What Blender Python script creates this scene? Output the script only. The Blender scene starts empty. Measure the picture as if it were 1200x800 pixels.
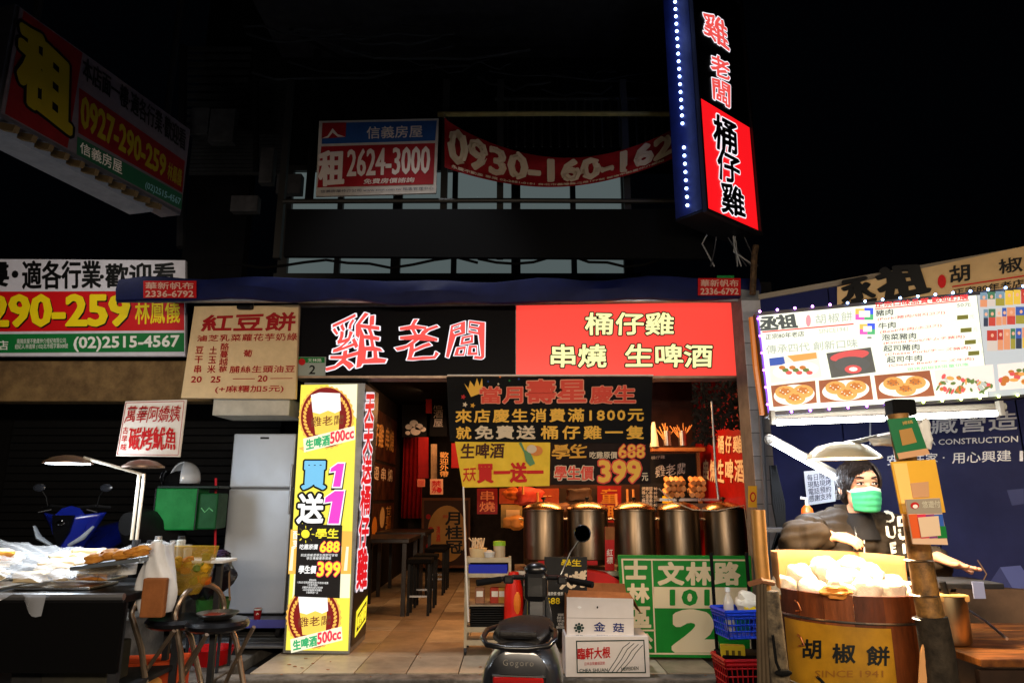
import bpy, bmesh, math, random
from mathutils import Vector, Matrix, Euler
from mathutils.bvhtree import BVHTree
random.seed(7)
S = bpy.context.scene
COL = S.collection
rad = math.radians
# ------------------------------------------------------------------ camera, world, light
H = 1.5; F = 800.0; PITCH = rad(12.8); CP, SP = math.cos(PITCH), math.sin(PITCH)
cd = bpy.data.cameras.new('camera'); cam = bpy.data.objects.new('camera', cd); COL.objects.link(cam)
cd.lens = 24; cd.sensor_width = 36; cd.clip_start = 0.05; cd.clip_end = 500
cam.location = (0, 0, H); cam.rotation_euler = (rad(90) + PITCH, 0, 0); S.camera = cam
W = bpy.data.worlds.new('World'); S.world = W; W.use_nodes = True
bg = W.node_tree.nodes['Background']; bg.inputs['Color'].default_value = (0.25, 0.35, 0.6, 1); bg.inputs['Strength'].default_value = 0.0012
S.view_settings.view_transform = 'Standard'; S.view_settings.look = 'None'; S.view_settings.exposure = 0; S.view_settings.gamma = 1
S.cycles.use_denoising = True; S.cycles.max_bounces = 6; S.cycles.sample_clamp_indirect = 4
LIGHTS = []
def area(name, loc, target, sx, sy, power, col, spread=180):
    l = bpy.data.lights.new(name, 'AREA'); l.shape = 'RECTANGLE'; l.size = sx; l.size_y = sy; l.energy = power; l.color = col; l.spread = rad(spread)
    o = bpy.data.objects.new(name, l); COL.objects.link(o); o.location = loc
    o.rotation_euler = (Vector(target) - Vector(loc)).to_track_quat('-Z', 'Y').to_euler(); return o
def point(name, loc, power, col, r=0.04):
    l = bpy.data.lights.new(name, 'POINT'); l.energy = power; l.color = col; l.shadow_soft_size = r
    o = bpy.data.objects.new(name, l); COL.objects.link(o); o.location = loc; return o
def spot(name, loc, target, power, col, ang, blend=.5, r=.1):
    l = bpy.data.lights.new(name, 'SPOT'); l.energy = power; l.color = col; l.spot_size = rad(ang); l.spot_blend = blend; l.shadow_soft_size = r
    o = bpy.data.objects.new(name, l); COL.objects.link(o); o.location = loc
    o.rotation_euler = (Vector(target) - Vector(loc)).to_track_quat('-Z', 'Y').to_euler(); return o
WARM = (1, .62, .3); COOL = (.82, .9, 1)
# stall light from across the lane, behind the camera, and an added fill
area('opposite_stall_light', (0, -1.3, 2.35), (0, 6, 1.5), 5.0, .25, 290, (1, .81, .6))
spot('added_fill_light', (-3.4, -2.5, 3.6), (0, 6.8, 3.4), 36, (1, .92, .85), 80, 1, .7)  # added fill that brightens the upper signs
# street lamp high over the lane: lights the ground up to the shade line of the awning
spot('street_lamp_light', (-1.0, 5.35, 8.2), (-1.0, 5.3, 0), 900, (.95, .96, 1), 46, .5, .08)
area('billboard_lamp', (-4.3, 5.6, 3.9), (-4.8, 7.15, 3.4), 1.2, .1, 9, (1, .95, .85))
area('wall_wash_light', (-1.0, 10.4, 2.7), (-2.05, 10.6, 1.6), .2, 2.2, 16, (1, .55, .26))  # added warm wash to brighten the posters on the left wall
spot('far_room_light', (-.9, 11.0, 2.8), (-1.5, 12.8, 1.6), 40, (1, .5, .25), 80, .6)
# inside the shop (ceiling lamps)
area('dining_light', (-.7, 9.8, 2.75), (-.7, 9.8, 0), .5, 2.6, 24, (1, .42, .14))
area('kitchen_light', (1.0, 7.55, 2.6), (1.0, 7.6, 0), 1.4, .3, 84, (1, .48, .18))
# ------------------------------------------------------------------ projection: photo pixel -> point at a real distance
def ray(x, y):
    v = y - 400; f = F * CP + v * SP; return (x - 600) / f, (F * SP - v * CP) / f
def P(x, y, Y):
    a, b = ray(x, y); return Vector((a * Y, Y, H + b * Y))
def G(x, y, z):
    a, b = ray(x, y); Y = (z - H) / b; return Vector((a * Y, Y, z))
def lin(c): return tuple((v / 255 / 12.92) if v / 255 <= .04045 else ((v / 255 + .055) / 1.055) ** 2.4 for v in c)
# ------------------------------------------------------------------ materials
MATS = {}
LIT = ('lit_', 'lamp_', 'tube_', 'menu_', 'ph_', 'sp_', 'sq_', 'patch_', 'blue_white_led', 'led_', 'frosted_pane', 'amber', 'poster_charcoal')  # backlit prints, lamps, windows
WORLD = ('floor_tile', 'concrete', 'asphalt', 'stave_', 'counter_wood', 'pot_steel')
def M(name, col, rough=.6, metal=0, emit=0, var=0, scale=8, bump=0, ecol=None, alpha=1, trans=0, stretch=None, col2=None, coat=0, spec=None):
    if name in MATS: return MATS[name]
    if emit and not name.startswith(LIT): emit = 0
    if spec is None and rough >= .4 and not metal and not coat: spec = .22
    m = bpy.data.materials.new(name); m.use_nodes = True; nt = m.node_tree; b = nt.nodes['Principled BSDF']
    c = lin(col) + (1,)
    b.inputs['Base Color'].default_value = c; b.inputs['Roughness'].default_value = rough; b.inputs['Metallic'].default_value = metal
    b.inputs['Coat Weight'].default_value = coat
    if spec is not None: b.inputs['Specular IOR Level'].default_value = spec
    if trans: b.inputs['Transmission Weight'].default_value = trans; b.inputs['IOR'].default_value = 1.1
    b.inputs['Alpha'].default_value = alpha
    if emit:
        b.inputs['Emission Color'].default_value = lin(ecol or col) + (1,); b.inputs['Emission Strength'].default_value = emit
    if var or bump or col2:
        tc = nt.nodes.new('ShaderNodeTexCoord'); mp = nt.nodes.new('ShaderNodeMapping'); n = nt.nodes.new('ShaderNodeTexNoise')
        n.inputs['Scale'].default_value = scale; n.inputs['Detail'].default_value = 6; n.inputs['Roughness'].default_value = .65
        if stretch: mp.inputs['Scale'].default_value = stretch
        geo = nt.nodes.new('ShaderNodeNewGeometry'); nt.links.new(geo.outputs['Position'] if name.startswith(WORLD) else tc.outputs['Object'], mp.inputs[0]); nt.links.new(mp.outputs[0], n.inputs['Vector'])
        if var or col2:
            r = nt.nodes.new('ShaderNodeValToRGB'); k = 1 - (var or .3)
            r.color_ramp.elements[0].position = .36; r.color_ramp.elements[1].position = .66
            r.color_ramp.elements[0].color = (lin(col2) + (1,)) if col2 else tuple(v * k for v in c[:3]) + (1,)
            r.color_ramp.elements[1].color = c
            nt.links.new(n.outputs['Fac'], r.inputs[0]); nt.links.new(r.outputs[0], b.inputs['Base Color'])
            rm = nt.nodes.new('ShaderNodeMapRange'); rm.inputs[3].default_value = min(1, rough + .18); rm.inputs[4].default_value = max(.03, rough - .12)
            nt.links.new(n.outputs['Fac'], rm.inputs[0]); nt.links.new(rm.outputs[0], b.inputs['Roughness'])
        if bump:
            bp = nt.nodes.new('ShaderNodeBump'); bp.inputs['Strength'].default_value = bump; bp.inputs['Distance'].default_value = .02
            nt.links.new(n.outputs['Fac'], bp.inputs['Height']); nt.links.new(bp.outputs[0], b.inputs['Normal'])
    MATS[name] = m; return m
black = M('black_plastic', (14, 14, 15), .5, var=.3)
matt = M('matt_black', (7, 7, 8), .85, spec=.12)
white = M('white_paint', (225, 225, 222), .5, var=.12)
offw = M('aged_white', (205, 198, 182), .6, var=.25, scale=5)
steel = M('brushed_steel', (196, 190, 182), .28, 1, var=.25, scale=6, stretch=(6, 6, .6))
alu = M('aluminium_frame', (170, 170, 172), .4, .9, var=.25, scale=9)
grey = M('grey_paint', (120, 122, 126), .55, var=.3)
dgrey = M('dark_grey', (45, 46, 50), .6, var=.3)
rust = M('rusty_steel', (110, 84, 56), .7, .3, var=.5, scale=22, bump=.4, col2=(48, 36, 28))
redp = M('red_print', (190, 14, 18), .5, var=.12)
yelp = M('yellow_print', (250, 214, 20), .5)
orgp = M('orange_print', (240, 130, 40), .5)
blkp = M('black_print', (10, 10, 10), .5)
whtp = M('white_print', (235, 232, 224), .5)
grnp = M('green_print', (16, 118, 52), .5, var=.12)
blup = M('blue_print', (22, 66, 140), .5)
gldp = M('gold_print', (226, 160, 40), .5)
def E_(name, col, e=1.0): return M(name, tuple(v * .6 for v in col), .5, emit=e, ecol=col)
# ------------------------------------------------------------------ object helpers
def props(o, label=None, cat=None, group=None, kind=None):
    if label: o['label'] = label
    if cat: o['category'] = cat
    if group: o['group'] = group
    if kind: o['kind'] = kind
    return o
def T(name, label, cat, loc=(0, 0, 0), rz=0, group=None, rx=0, ry=0):
    o = bpy.data.objects.new(name, None); COL.objects.link(o); o.location = loc; o.rotation_euler = (rx, ry, rz); o.empty_display_size = .1
    return props(o, label, cat, group)
class B:
    def __init__(s): s.bm = bmesh.new()
    def box(s, c, d, rz=0, bev=0, rx=0, ry=0):
        r = bmesh.ops.create_cube(s.bm, size=1); vs = r['verts']
        m = Matrix.Translation(c) @ Euler((rx, ry, rz)).to_matrix().to_4x4() @ Matrix.Diagonal((d[0], d[1], d[2], 1))
        bmesh.ops.transform(s.bm, matrix=m, verts=vs)
        if bev:
            es = list({e for v in vs for e in v.link_edges}); bmesh.ops.bevel(s.bm, geom=es, offset=bev, segments=2, affect='EDGES', profile=.5)
        return s
    def tube(s, pts, r, n=8, cap=True, close=False, sx=1, sy=1):
        pts = [Vector(p) for p in pts]; rs = r if isinstance(r, (list, tuple)) else [r] * len(pts); L = len(pts); rings = []; up = None
        for i, p in enumerate(pts):
            a = pts[(i - 1) % L] if (close or i) else p; b = pts[(i + 1) % L] if (close or i < L - 1) else p
            t = (b - a).normalized() if (b - a).length > 1e-9 else Vector((0, 0, 1))
            if up is None: up = Vector((0, 0, 1)) if abs(t.z) < .9 else Vector((0, 1, 0))
            x = t.cross(up); x = x.normalized() if x.length > 1e-6 else t.orthogonal().normalized(); up2 = x.cross(t).normalized(); up = up2
            rings.append([s.bm.verts.new(p + (x * math.cos(k / n * math.tau) * sx + up2 * math.sin(k / n * math.tau) * sy) * rs[i]) for k in range(n)])
        for i in range(L if close else L - 1):
            A, C = rings[i], rings[(i + 1) % L]
            for k in range(n): s.bm.faces.new((A[k], A[(k + 1) % n], C[(k + 1) % n], C[k]))
        if cap and not close:
            s.bm.faces.new(rings[0][::-1]); s.bm.faces.new(rings[-1])
        return s
    def lathe(s, prof, c=(0, 0, 0), n=32, ax='z', sx=1, sy=1, mtx=None):
        rings = []
        for (r, z) in prof:
            ring = []
            for k in range(n):
                a = k / n * math.tau; p = Vector((r * math.cos(a) * sx, r * math.sin(a) * sy, z))
                if ax == 'y': p = Vector((p.x, p.z, p.y))
                if ax == 'x': p = Vector((p.z, p.x, p.y))
                if mtx: p = mtx @ p
                ring.append(s.bm.verts.new(p + Vector(c)))
            rings.append(ring)
        for A, C in zip(rings, rings[1:]):
            for k in range(n): s.bm.faces.new((A[k], A[(k + 1) % n], C[(k + 1) % n], C[k]))
        if prof[0][0] > 1e-5: s.bm.faces.new(rings[0][::-1])
        if prof[-1][0] > 1e-5: s.bm.faces.new(rings[-1])
        return s
    def loft(s, secs, cap=True):
        R = [[s.bm.verts.new(Vector(p)) for p in sec] for sec in secs]; n = len(R[0])
        for A, C in zip(R, R[1:]):
            for k in range(n): s.bm.faces.new((A[k], A[(k + 1) % n], C[(k + 1) % n], C[k]))
        if cap: s.bm.faces.new(R[0][::-1]); s.bm.faces.new(R[-1])
        return s
    def grid(s, fn, nu, nv):
        V = [[s.bm.verts.new(Vector(fn(i / nu, j / nv))) for i in range(nu + 1)] for j in range(nv + 1)]
        for j in range(nv):
            for i in range(nu): s.bm.faces.new((V[j][i], V[j][i + 1], V[j + 1][i + 1], V[j + 1][i]))
        return s
    def ball(s, c, r, n=12, sc=(1, 1, 1)):
        q = bmesh.ops.create_uvsphere(s.bm, u_segments=n, v_segments=max(6, n // 2 + 1), radius=r)
        bmesh.ops.transform(s.bm, matrix=Matrix.Translation(c) @ Matrix.Diagonal((sc[0], sc[1], sc[2], 1)), verts=q['verts']); return s
    def poly(s, pts, th=None):
        vs = [s.bm.verts.new(Vector(p)) for p in pts]; f = s.bm.faces.new(vs)
        if th:
            e = bmesh.ops.extrude_face_region(s.bm, geom=[f]); ev = [x for x in e['geom'] if isinstance(x, bmesh.types.BMVert)]
            bmesh.ops.translate(s.bm, vec=Vector(th), verts=ev)
        return s
    def build(s, name, mat, parent=None, smooth=False, label=None, kind=None, loc=None, recalc=True, solid=0):
        if recalc: bmesh.ops.recalc_face_normals(s.bm, faces=s.bm.faces)
        me = bpy.data.meshes.new(name); s.bm.to_mesh(me); s.bm.free()
        if smooth:
            me.polygons.foreach_set('use_smooth', [True] * len(me.polygons))
            try: me.set_sharp_from_angle(angle=rad(42))
            except Exception: pass
        me.materials.append(mat); o = bpy.data.objects.new(name, me); COL.objects.link(o)
        if parent: o.parent = parent
        if loc is not None: o.location = loc
        if solid:
            md = o.modifiers.new('solid', 'SOLIDIFY'); md.thickness = solid; md.offset = 0
        return props(o, label, None, None, kind)
def dup(o, loc=None, rot=None, label=None, parent=None, name=None):
    c = o.copy(); COL.objects.link(c)
    if parent is not None: c.parent = parent
    if loc is not None: c.location = loc
    if rot is not None: c.rotation_euler = rot
    if label: c['label'] = label
    for ch in o.children: dup(ch, parent=c)
    return c
# ------------------------------------------------------------------ lettering as real outlines
TXC = {}
def glyphs(body, line=1.0, sp=1.0):
    key = (body, line, sp)
    if key in TXC: return TXC[key]
    c = bpy.data.curves.new('t', 'FONT'); c.body = body; c.resolution_u = 2; c.space_line = line; c.space_character = sp; c.align_x = 'CENTER'
    o = bpy.data.objects.new('t', c); me = o.to_mesh()
    vs = [(v.co.x, v.co.y) for v in me.vertices]; fs = [tuple(p.vertices) for p in me.polygons]
    cnt = {}
    for f in fs:
        for i in range(len(f)):
            e = tuple(sorted((f[i], f[(i + 1) % len(f)]))); cnt[e] = cnt.get(e, 0) + 1
    be = [e for e, k in cnt.items() if k == 1]
    o.to_mesh_clear(); bpy.data.objects.remove(o); bpy.data.curves.remove(c)
    TXC[key] = (vs, fs, be); return TXC[key]
def hull(pts):
    pts = sorted(set(pts)); lo = []
    for p in pts:
        while len(lo) > 1 and (lo[-1][0] - lo[-2][0]) * (p[1] - lo[-2][1]) - (lo[-1][1] - lo[-2][1]) * (p[0] - lo[-2][0]) <= 0: lo.pop()
        lo.append(p)
    up = []
    for p in reversed(pts):
        while len(up) > 1 and (up[-1][0] - up[-2][0]) * (p[1] - up[-2][1]) - (up[-1][1] - up[-2][1]) * (p[0] - up[-2][0]) <= 0: up.pop()
        up.append(p)
    return lo[:-1] + up[:-1]
class Pan:
    """A flat sign at its real place: origin bottom-left, x along it, z up, -y to the viewer."""
    def __init__(s, name, label, cat, bl, br, tl, group=None, kind=None, root=None, parent=None):
        bl, br, tl = Vector(bl), Vector(br), Vector(tl); u = (br - bl).normalized(); w = tl - bl; w = (w - w.dot(u) * u).normalized(); n = w.cross(u)
        s.u, s.w, s.n, s.o = u, w, n, bl
        m = Matrix(((u.x, n.x, w.x, bl.x), (u.y, n.y, w.y, bl.y), (u.z, n.z, w.z, bl.z), (0, 0, 0, 1)))
        s.root = bpy.data.objects.new(name, None); COL.objects.link(s.root); s.root.matrix_world = m; s.root.empty_display_size = .1
        if parent: s.root.parent = parent; s.root.matrix_parent_inverse = Matrix.Identity(4)
        props(s.root, label, cat, group, kind)
    def px(s, x, y):
        a, b = ray(x, y); d = Vector((a, 1, b)); o = Vector((0, 0, H)); t = (s.o - o).dot(s.n) / d.dot(s.n); q = o + d * t - s.o
        return (q.dot(s.u), q.dot(s.w))
    def pts(s, q): return [s.px(*p) for p in q]
    def slab(s, name, q, mat, y0=0, y1=.04, parent=None, label=None, bev=0):
        b = B(); p = s.pts(q); b.poly([(a, y0, c) for a, c in p], (0, y1 - y0, 0)); return b.build(name, mat, parent or s.root, label=label)
    def sheet(s, name, q, mat, k=1, parent=None, local=False, label=None):
        b = B(); p = q if local else s.pts(q); b.poly([(a, -.003 * k, c) for a, c in p]); return b.build(name, mat, parent or s.root, recalc=False, label=label)
    def ell(s, name, cx, cy, rx, ry, mat, k=1, n=24, rot=0, star=0, parent=None, a0=0, a1=math.tau):
        q = []
        for i in range(n):
            a = a0 + i / n * (a1 - a0); m = 1 - (star if i % 2 else 0); x, y = rx * m * math.cos(a), ry * m * math.sin(a)
            q.append((cx + x * math.cos(rot) - y * math.sin(rot), cy + x * math.sin(rot) + y * math.cos(rot)))
        return s.sheet(name, q, mat, k, parent)
    def rim(s, name, q, mat, wd=.02, y0=-.01, y1=.03, parent=None):
        p = s.pts(q); b = B(); n = len(p)
        cx = sum(a for a, c in p) / n; cz = sum(c for a, c in p) / n
        for i in range(n):
            a, c = Vector(p[i]), Vector(p[(i + 1) % n]); d = (c - a).normalized(); nn = Vector((-d.y, d.x))
            if nn.dot(Vector((cx, cz)) - a) < 0: nn = -nn
            off = 0.0004 * (i % 2)
            q4 = [a - d * 0, c + d * 0, c + nn * wd - d * wd, a + nn * wd + d * wd]
            b.poly([(v.x, y0, v.y) for v in q4], (0, y1 - y0, 0))
        return b.build(name, mat, parent or s.root)
    def text(s, body, q, mat, k=2, r=0, out=None, ro=0, nib=(1, 1), line=1.0, sp=1.0, wob=0, name='lettering', parent=None, rot=0, shadow=None):
        vs, fs, be = glyphs(body, line, sp)
        if not vs: return
        x0 = min(v[0] for v in vs); x1 = max(v[0] for v in vs); y0 = min(v[1] for v in vs); y1 = max(v[1] for v in vs)
        c = s.pts(q)  # TL TR BR BL
        W_ = (Vector(c[1]) - Vector(c[0])).length; H_ = (Vector(c[0]) - Vector(c[3])).length
        sx = W_ / max(1e-6, x1 - x0); sy = H_ / max(1e-6, y1 - y0)
        em = min(sx, sy)
        def mp(x, y):
            if wob: x, y = x + wob * math.sin(y * 7 + x * 3.1) + wob * .5 * math.sin(y * 17), y + wob * math.sin(x * 6.3 + y * 2) * .9
            a = (x - x0) / (x1 - x0 + 1e-9); b_ = (y - y0) / (y1 - y0 + 1e-9)
            tx = c[0][0] * (1 - a) + c[1][0] * a; ty = c[0][1] * (1 - a) + c[1][1] * a; bx = c[3][0] * (1 - a) + c[2][0] * a; by = c[3][1] * (1 - a) + c[2][1] * a
            return (bx * (1 - b_) + tx * b_, by * (1 - b_) + ty * b_)
        pv = [mp(*v) for v in vs]
        res = None
        def emit(mm, kk, rr, dx=0, dy=0, nm=name):
            verts = [(a + dx, -.003 * kk, b_ + dy) for a, b_ in pv]; faces = list(fs)
            if rr > 0:
                rr_ = rr * em; nb = [(rr_ * nib[0] * math.cos(t * math.tau / 8 + .39) , rr_ * nib[1] * math.sin(t * math.tau / 8 + .39)) for t in range(8)]
                for i, (e0, e1) in enumerate(be):
                    a, b_ = pv[e0], pv[e1]
                    if abs(a[0] - b_[0]) + abs(a[1] - b_[1]) < 1e-7: continue
                    hp = hull([(a[0] + n_[0] + dx, a[1] + n_[1] + dy) for n_ in nb] + [(b_[0] + n_[0] + dx, b_[1] + n_[1] + dy) for n_ in nb])
                    z = -.003 * kk + .00008 * (1 + (i * 7) % 11); st = len(verts)
                    verts += [(x, z, y) for x, y in hp]; faces.append(tuple(range(st, st + len(hp))))
            me = bpy.data.meshes.new(nm); me.from_pydata(verts, [], faces); me.materials.append(mm); o = bpy.data.objects.new(nm, me); COL.objects.link(o); o.parent = parent or s.root
            return o
        if shadow: emit(shadow, k - .7, max(r, ro), em * .03, -em * .03, 'lettering_shadow')
        if out: emit(out, k - .35, r + ro, nm='lettering_outline')
        return emit(mat, k, r)
def q(x0, y0, x1, y1, s=0, t=0): return [(x0 + s, y0), (x1 + s, y0 + t), (x1, y1 + t), (x0, y1)]
def flat(o, label, cat, group=None): return props(o, label, cat, group)
# ================================================================== SETTING
conc = M('concrete', (128, 122, 114), .85, var=.45, scale=5, bump=.5, col2=(72, 68, 63))
asph = M('asphalt', (60, 60, 62), .85, var=.4, scale=30, bump=.4)
FE = 5.75; FZ = .12
B().box((0, 10, -.05), (120, 120, .1)).build('road', asph, kind='structure')
o = B().box((0, 0, 0), (8, 2.2, .05)).build('light_blocker', M('blocker_cloth', (60, 60, 66), .8), loc=(0, -1.75, 2.52)); props(o, 'unseen slab added over the front light to keep it off the upper storeys', 'awning')  # unseen slab added to stop the front light reaching the upper storeys
b = B().box((.3, FE + .09, FZ / 2 - .002), (5.2, .18, FZ - .002), bev=.012); b.build('kerb', conc, kind='structure')
b = B().box((-4.6, 7.4, .05), (4.5, 3.3, .1), bev=.01); b.build('pavement', conc, kind='structure')
slab = B().box((.1, 10.05, .052), (4.45, 8.2, .104)).build('shop_floor', M('mortar', (70, 62, 54), .9), kind='structure')
tm = [M('floor_tile_a', (190, 172, 146), .38, var=.42, scale=2.6, bump=.05), M('floor_tile_b', (176, 156, 130), .34, var=.45, scale=2.9, bump=.05), M('floor_tile_c', (198, 184, 160), .42, var=.4, scale=2.3, bump=.05)]
tme = []
for m_ in tm:
    o = B().box((0, 0, 0), (.412, .592, .016), bev=.003).build('tile', m_, slab); tme.append(o.data); first = o
    bpy.data.objects.remove(o)
for i in range(9):
    for j in range(13):
        if i > 5 and j > 1: continue
        o = bpy.data.objects.new('tile', tme[(i * 5 + j * 7 + (i * j) % 3) % 3]); COL.objects.link(o); o.parent = slab
        o.location = (-1.9 + .42 * i, 6.24 + .6 * j, .113 + random.uniform(-.001, .001)); o.rotation_euler = (0, 0, 0)
wallw = M('dark_wall', (52, 40, 32), .8, var=.4)
inw = M('interior_wall', (38, 28, 22), .7, var=.4)
B().box((-2.12, 10.5, 1.6), (.12, 7.0, 3.0)).build('wall_left', inw, kind='structure')
B().box((2.36, 7.8, 1.6), (.1, 1.75, 3.0)).build('wall_right', M('red_wall', (150, 12, 10), .5, var=.35, scale=4), kind='structure')
B().box((.1, 14.1, 1.6), (4.6, .12, 3.0)).build('wall_back', inw, kind='structure')
B().box((.1, 10.5, 3.16), (4.6, 7.0, .1)).build('ceiling', matt, kind='structure')
B().box((1.35, 8.75, 1.6), (2.1, .08, 3.0)).build('partition_wall', M('kitchen_wall', (66, 34, 22), .6, var=.5, scale=6), kind='structure')
# dark arcade at the left
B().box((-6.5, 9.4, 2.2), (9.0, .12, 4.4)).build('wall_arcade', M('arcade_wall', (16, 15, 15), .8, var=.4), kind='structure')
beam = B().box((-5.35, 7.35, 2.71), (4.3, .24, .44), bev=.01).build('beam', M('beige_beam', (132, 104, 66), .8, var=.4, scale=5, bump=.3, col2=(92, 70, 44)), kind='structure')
# steel roller shutter slats behind the blue scooter
rs = T('roller_shutter', 'dark ribbed steel roller shutter closed behind the blue scooter', 'shutter', (-4.9, 9.2, .1))
sl = None
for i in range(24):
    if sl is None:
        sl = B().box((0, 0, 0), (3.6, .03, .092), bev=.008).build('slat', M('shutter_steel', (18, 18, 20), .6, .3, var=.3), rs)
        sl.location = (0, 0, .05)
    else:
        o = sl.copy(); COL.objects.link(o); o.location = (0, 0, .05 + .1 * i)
# ------------------------------------------------------------------ upper storeys
ub = T('upper_building', 'dark upper storeys with railing and dimly lit frosted windows above the shop', 'building', (0, 8, 3.3))
def ubx(name, c, d, m, par=None, bev=0): return B().box((c[0], c[1] - 8, c[2] - 3.3), d, bev=bev).build(name, m, par or ub)
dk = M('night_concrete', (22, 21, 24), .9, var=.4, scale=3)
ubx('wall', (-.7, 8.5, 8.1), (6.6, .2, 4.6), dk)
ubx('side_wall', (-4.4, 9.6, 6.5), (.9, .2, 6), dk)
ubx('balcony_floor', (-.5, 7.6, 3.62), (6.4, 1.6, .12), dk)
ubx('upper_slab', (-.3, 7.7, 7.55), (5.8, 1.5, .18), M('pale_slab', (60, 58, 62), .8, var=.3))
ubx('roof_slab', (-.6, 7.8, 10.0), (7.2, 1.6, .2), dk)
fw = M('frosted_pane', (60, 70, 70), .35, emit=.2, ecol=(170, 190, 190))
fr = M('window_frame_dark', (52, 50, 48), .5, .4)
wx = [-2.95, -2.25, -1.5, -.75, .05, .8, 1.5]
wf = B().box((-.7 - 0, .36, .95), (4.7, .08, .07)).box((-.7, .36, 2.45), (4.7, .08, .07)).box((-.7, .36, 1.7), (4.7, .07, .05))
for i, x in enumerate(wx): wf.box((x, .36, 1.7), (.07 if i % 2 else .12, .085, 1.5))
wfo = wf.build('window_frame', fr, ub)
for a, c in zip(wx, wx[1:]):
    B().box(((a + c) / 2, .4, 1.7), (c - a, .02, 1.5)).build('pane', fw, wfo)
# railings
ry = M('yellow_pipe', (190, 168, 100), .6, .2, var=.35)
for z0, Y0, x0, x1, mm in ((P(660, 134, 6.75).z, 6.75, P(513, 134, 6.75).x, P(815, 134, 6.75).x, ry), (P(600, 236, 6.75).z, 6.75, P(332, 236, 6.75).x, P(820, 236, 6.75).x, fr), (P(600, 241, 6.9).z + .52, 6.9, P(520, 190, 6.9).x, P(800, 190, 6.9).x, fr)):
    B().tube([(x0, Y0 - 8, z0 - 3.3), ((x0 + x1) / 2, Y0 - 8, z0 - 3.3 + .01), (x1, Y0 - 8, z0 - 3.3)], .028).build('rail', mm, ub)
zt = P(660, 116, 7.2).z
B().tube([(-.2, -.8, zt - 3.3), (2.0, -.8, zt - 3.3)], .02).build('rail', fr, ub)
bal = None
for i in range(22):
    if bal is None: bal = B().box((0, 0, 0), (.018, .018, .62)).build('baluster', fr, ub); o = bal
    else: o = bal.copy(); COL.objects.link(o)
    o.location = (-.15 + i * .1, -.8, zt - 3.3 - .31)
for x in (330, 520, 586, 735, 812):
    p0 = P(x, 236, 6.82); ubx('post', (p0.x, 6.82, p0.z + .4), (.07, .07, 2.1), fr)
# diagonal conduit, faint cloth and junk hanging at the left
for pts, r in (([P(340, 35, 7.6), P(520, 135, 7.3)], .025), ([P(372, 60, 7.5), P(368, 160, 7.4), P(362, 235, 7.2)], .05), ([P(215, 55, 7.6), P(212, 290, 7.4)], .05), ([P(300, 60, 7.8), P(300, 200, 7.8)], .04)):
    B().tube([Vector(p) - Vector((0, 8, 3.3)) for p in pts], r).build('conduit', dk, ub)
for i in range(11):
    z = P(250, 58, 8.3).z - i * .12
    ubx('louvre', (P(255, 80, 8.3).x, 8.3, z), (.9, .05, .05), M('louvre_grey', (60, 60, 62), .6, var=.3))
rr = random.Random(21)
for i in range(16):
    xa = rr.uniform(215, 700); xb = xa + rr.uniform(40, 220); ya = rr.uniform(20, 125); Yc = rr.uniform(6.9, 7.6)
    pts = [P(xa + (xb - xa) * t / 6, ya + rr.uniform(-3, 3) + rr.uniform(4, 14) * math.sin(t / 6 * 3.14), Yc) - Vector((0, 8, 3.3)) for t in range(7)]
    B().tube(pts, rr.uniform(.006, .018), n=5).build('wire', dgrey, ub)
for i in range(5):
    c = P(236 + i * 26, rr.uniform(120, 250), 7.7) - Vector((0, 8, 3.3)); B().box(c, (rr.uniform(.15, .35), .12, rr.uniform(.2, .5)), bev=.01).build('meter_box', M('meter_grey', (74, 72, 74), .7, var=.4), ub)
for i in range(26): ubx('shutter_slat', (P(262, 150, 8.35).x + .25, 8.36, P(262, 95, 8.35).z - i * .055), (1.3, .02, .045), M('louvre_grey', (60, 60, 62), .6, var=.3))
for x in (560, 700): c = P(x, 90, 8.2); ubx('window_upper', (c.x, 8.36, c.z), (.9, .04, .7), M('dark_glass', (20, 24, 28), .1))
# black fabric valance panel
vp = B(); a, c = P(332, 300, 6.45), P(336, 245, 6.45); a2, c2 = P(835, 303, 6.45), P(838, 245, 6.45)
vp.poly([(a.x, 0, a.z), (a2.x, 0, a2.z), (c2.x, 0, c2.z), (c.x, 0, c.z)], (0, .06, 0))
o = vp.build('canopy_box', matt); o.location = (0, 6.45, 0)
flat(o, 'long matt black canopy box running above the blue awning', 'canopy')
# ------------------------------------------------------------------ blue awning
blu = M('navy_tarp', (6, 18, 70), .6, var=.35, scale=4, bump=.25)
aw = T('rolled_awning', 'rolled navy blue tarpaulin awning across the top of the shopfront', 'awning', (-.6, 6.2, 3.4))
al, ar = P(140, 336, 6.2), P(889, 336, 6.2)
b = B(); secs = []
for i in range(30):
    t = i / 29; x = al.x + (ar.x - al.x) * t + .6; sag = .012 * math.sin(t * 40) + .02 * math.sin(t * 9)
    ring = []
    for (yy, zz) in ((0, -.11), (-.03, -.10), (-.055, 0), (-.03, .1), (.02, .12), (.5, .2), (.52, .17), (.06, .02), (.04, -.1)):
        ring.append((x, yy + .01 * math.sin(t * 23 + zz * 30), zz * (1 + .1 * math.sin(t * 31)) + sag))
    secs.append(ring)
b.loft(secs).build('tarp', blu, aw, smooth=True)
B().tube([(al.x + .55, .08, -.06), (ar.x + .65, .08, -.06)], .035).build('roller_bar', alu, aw)
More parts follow.
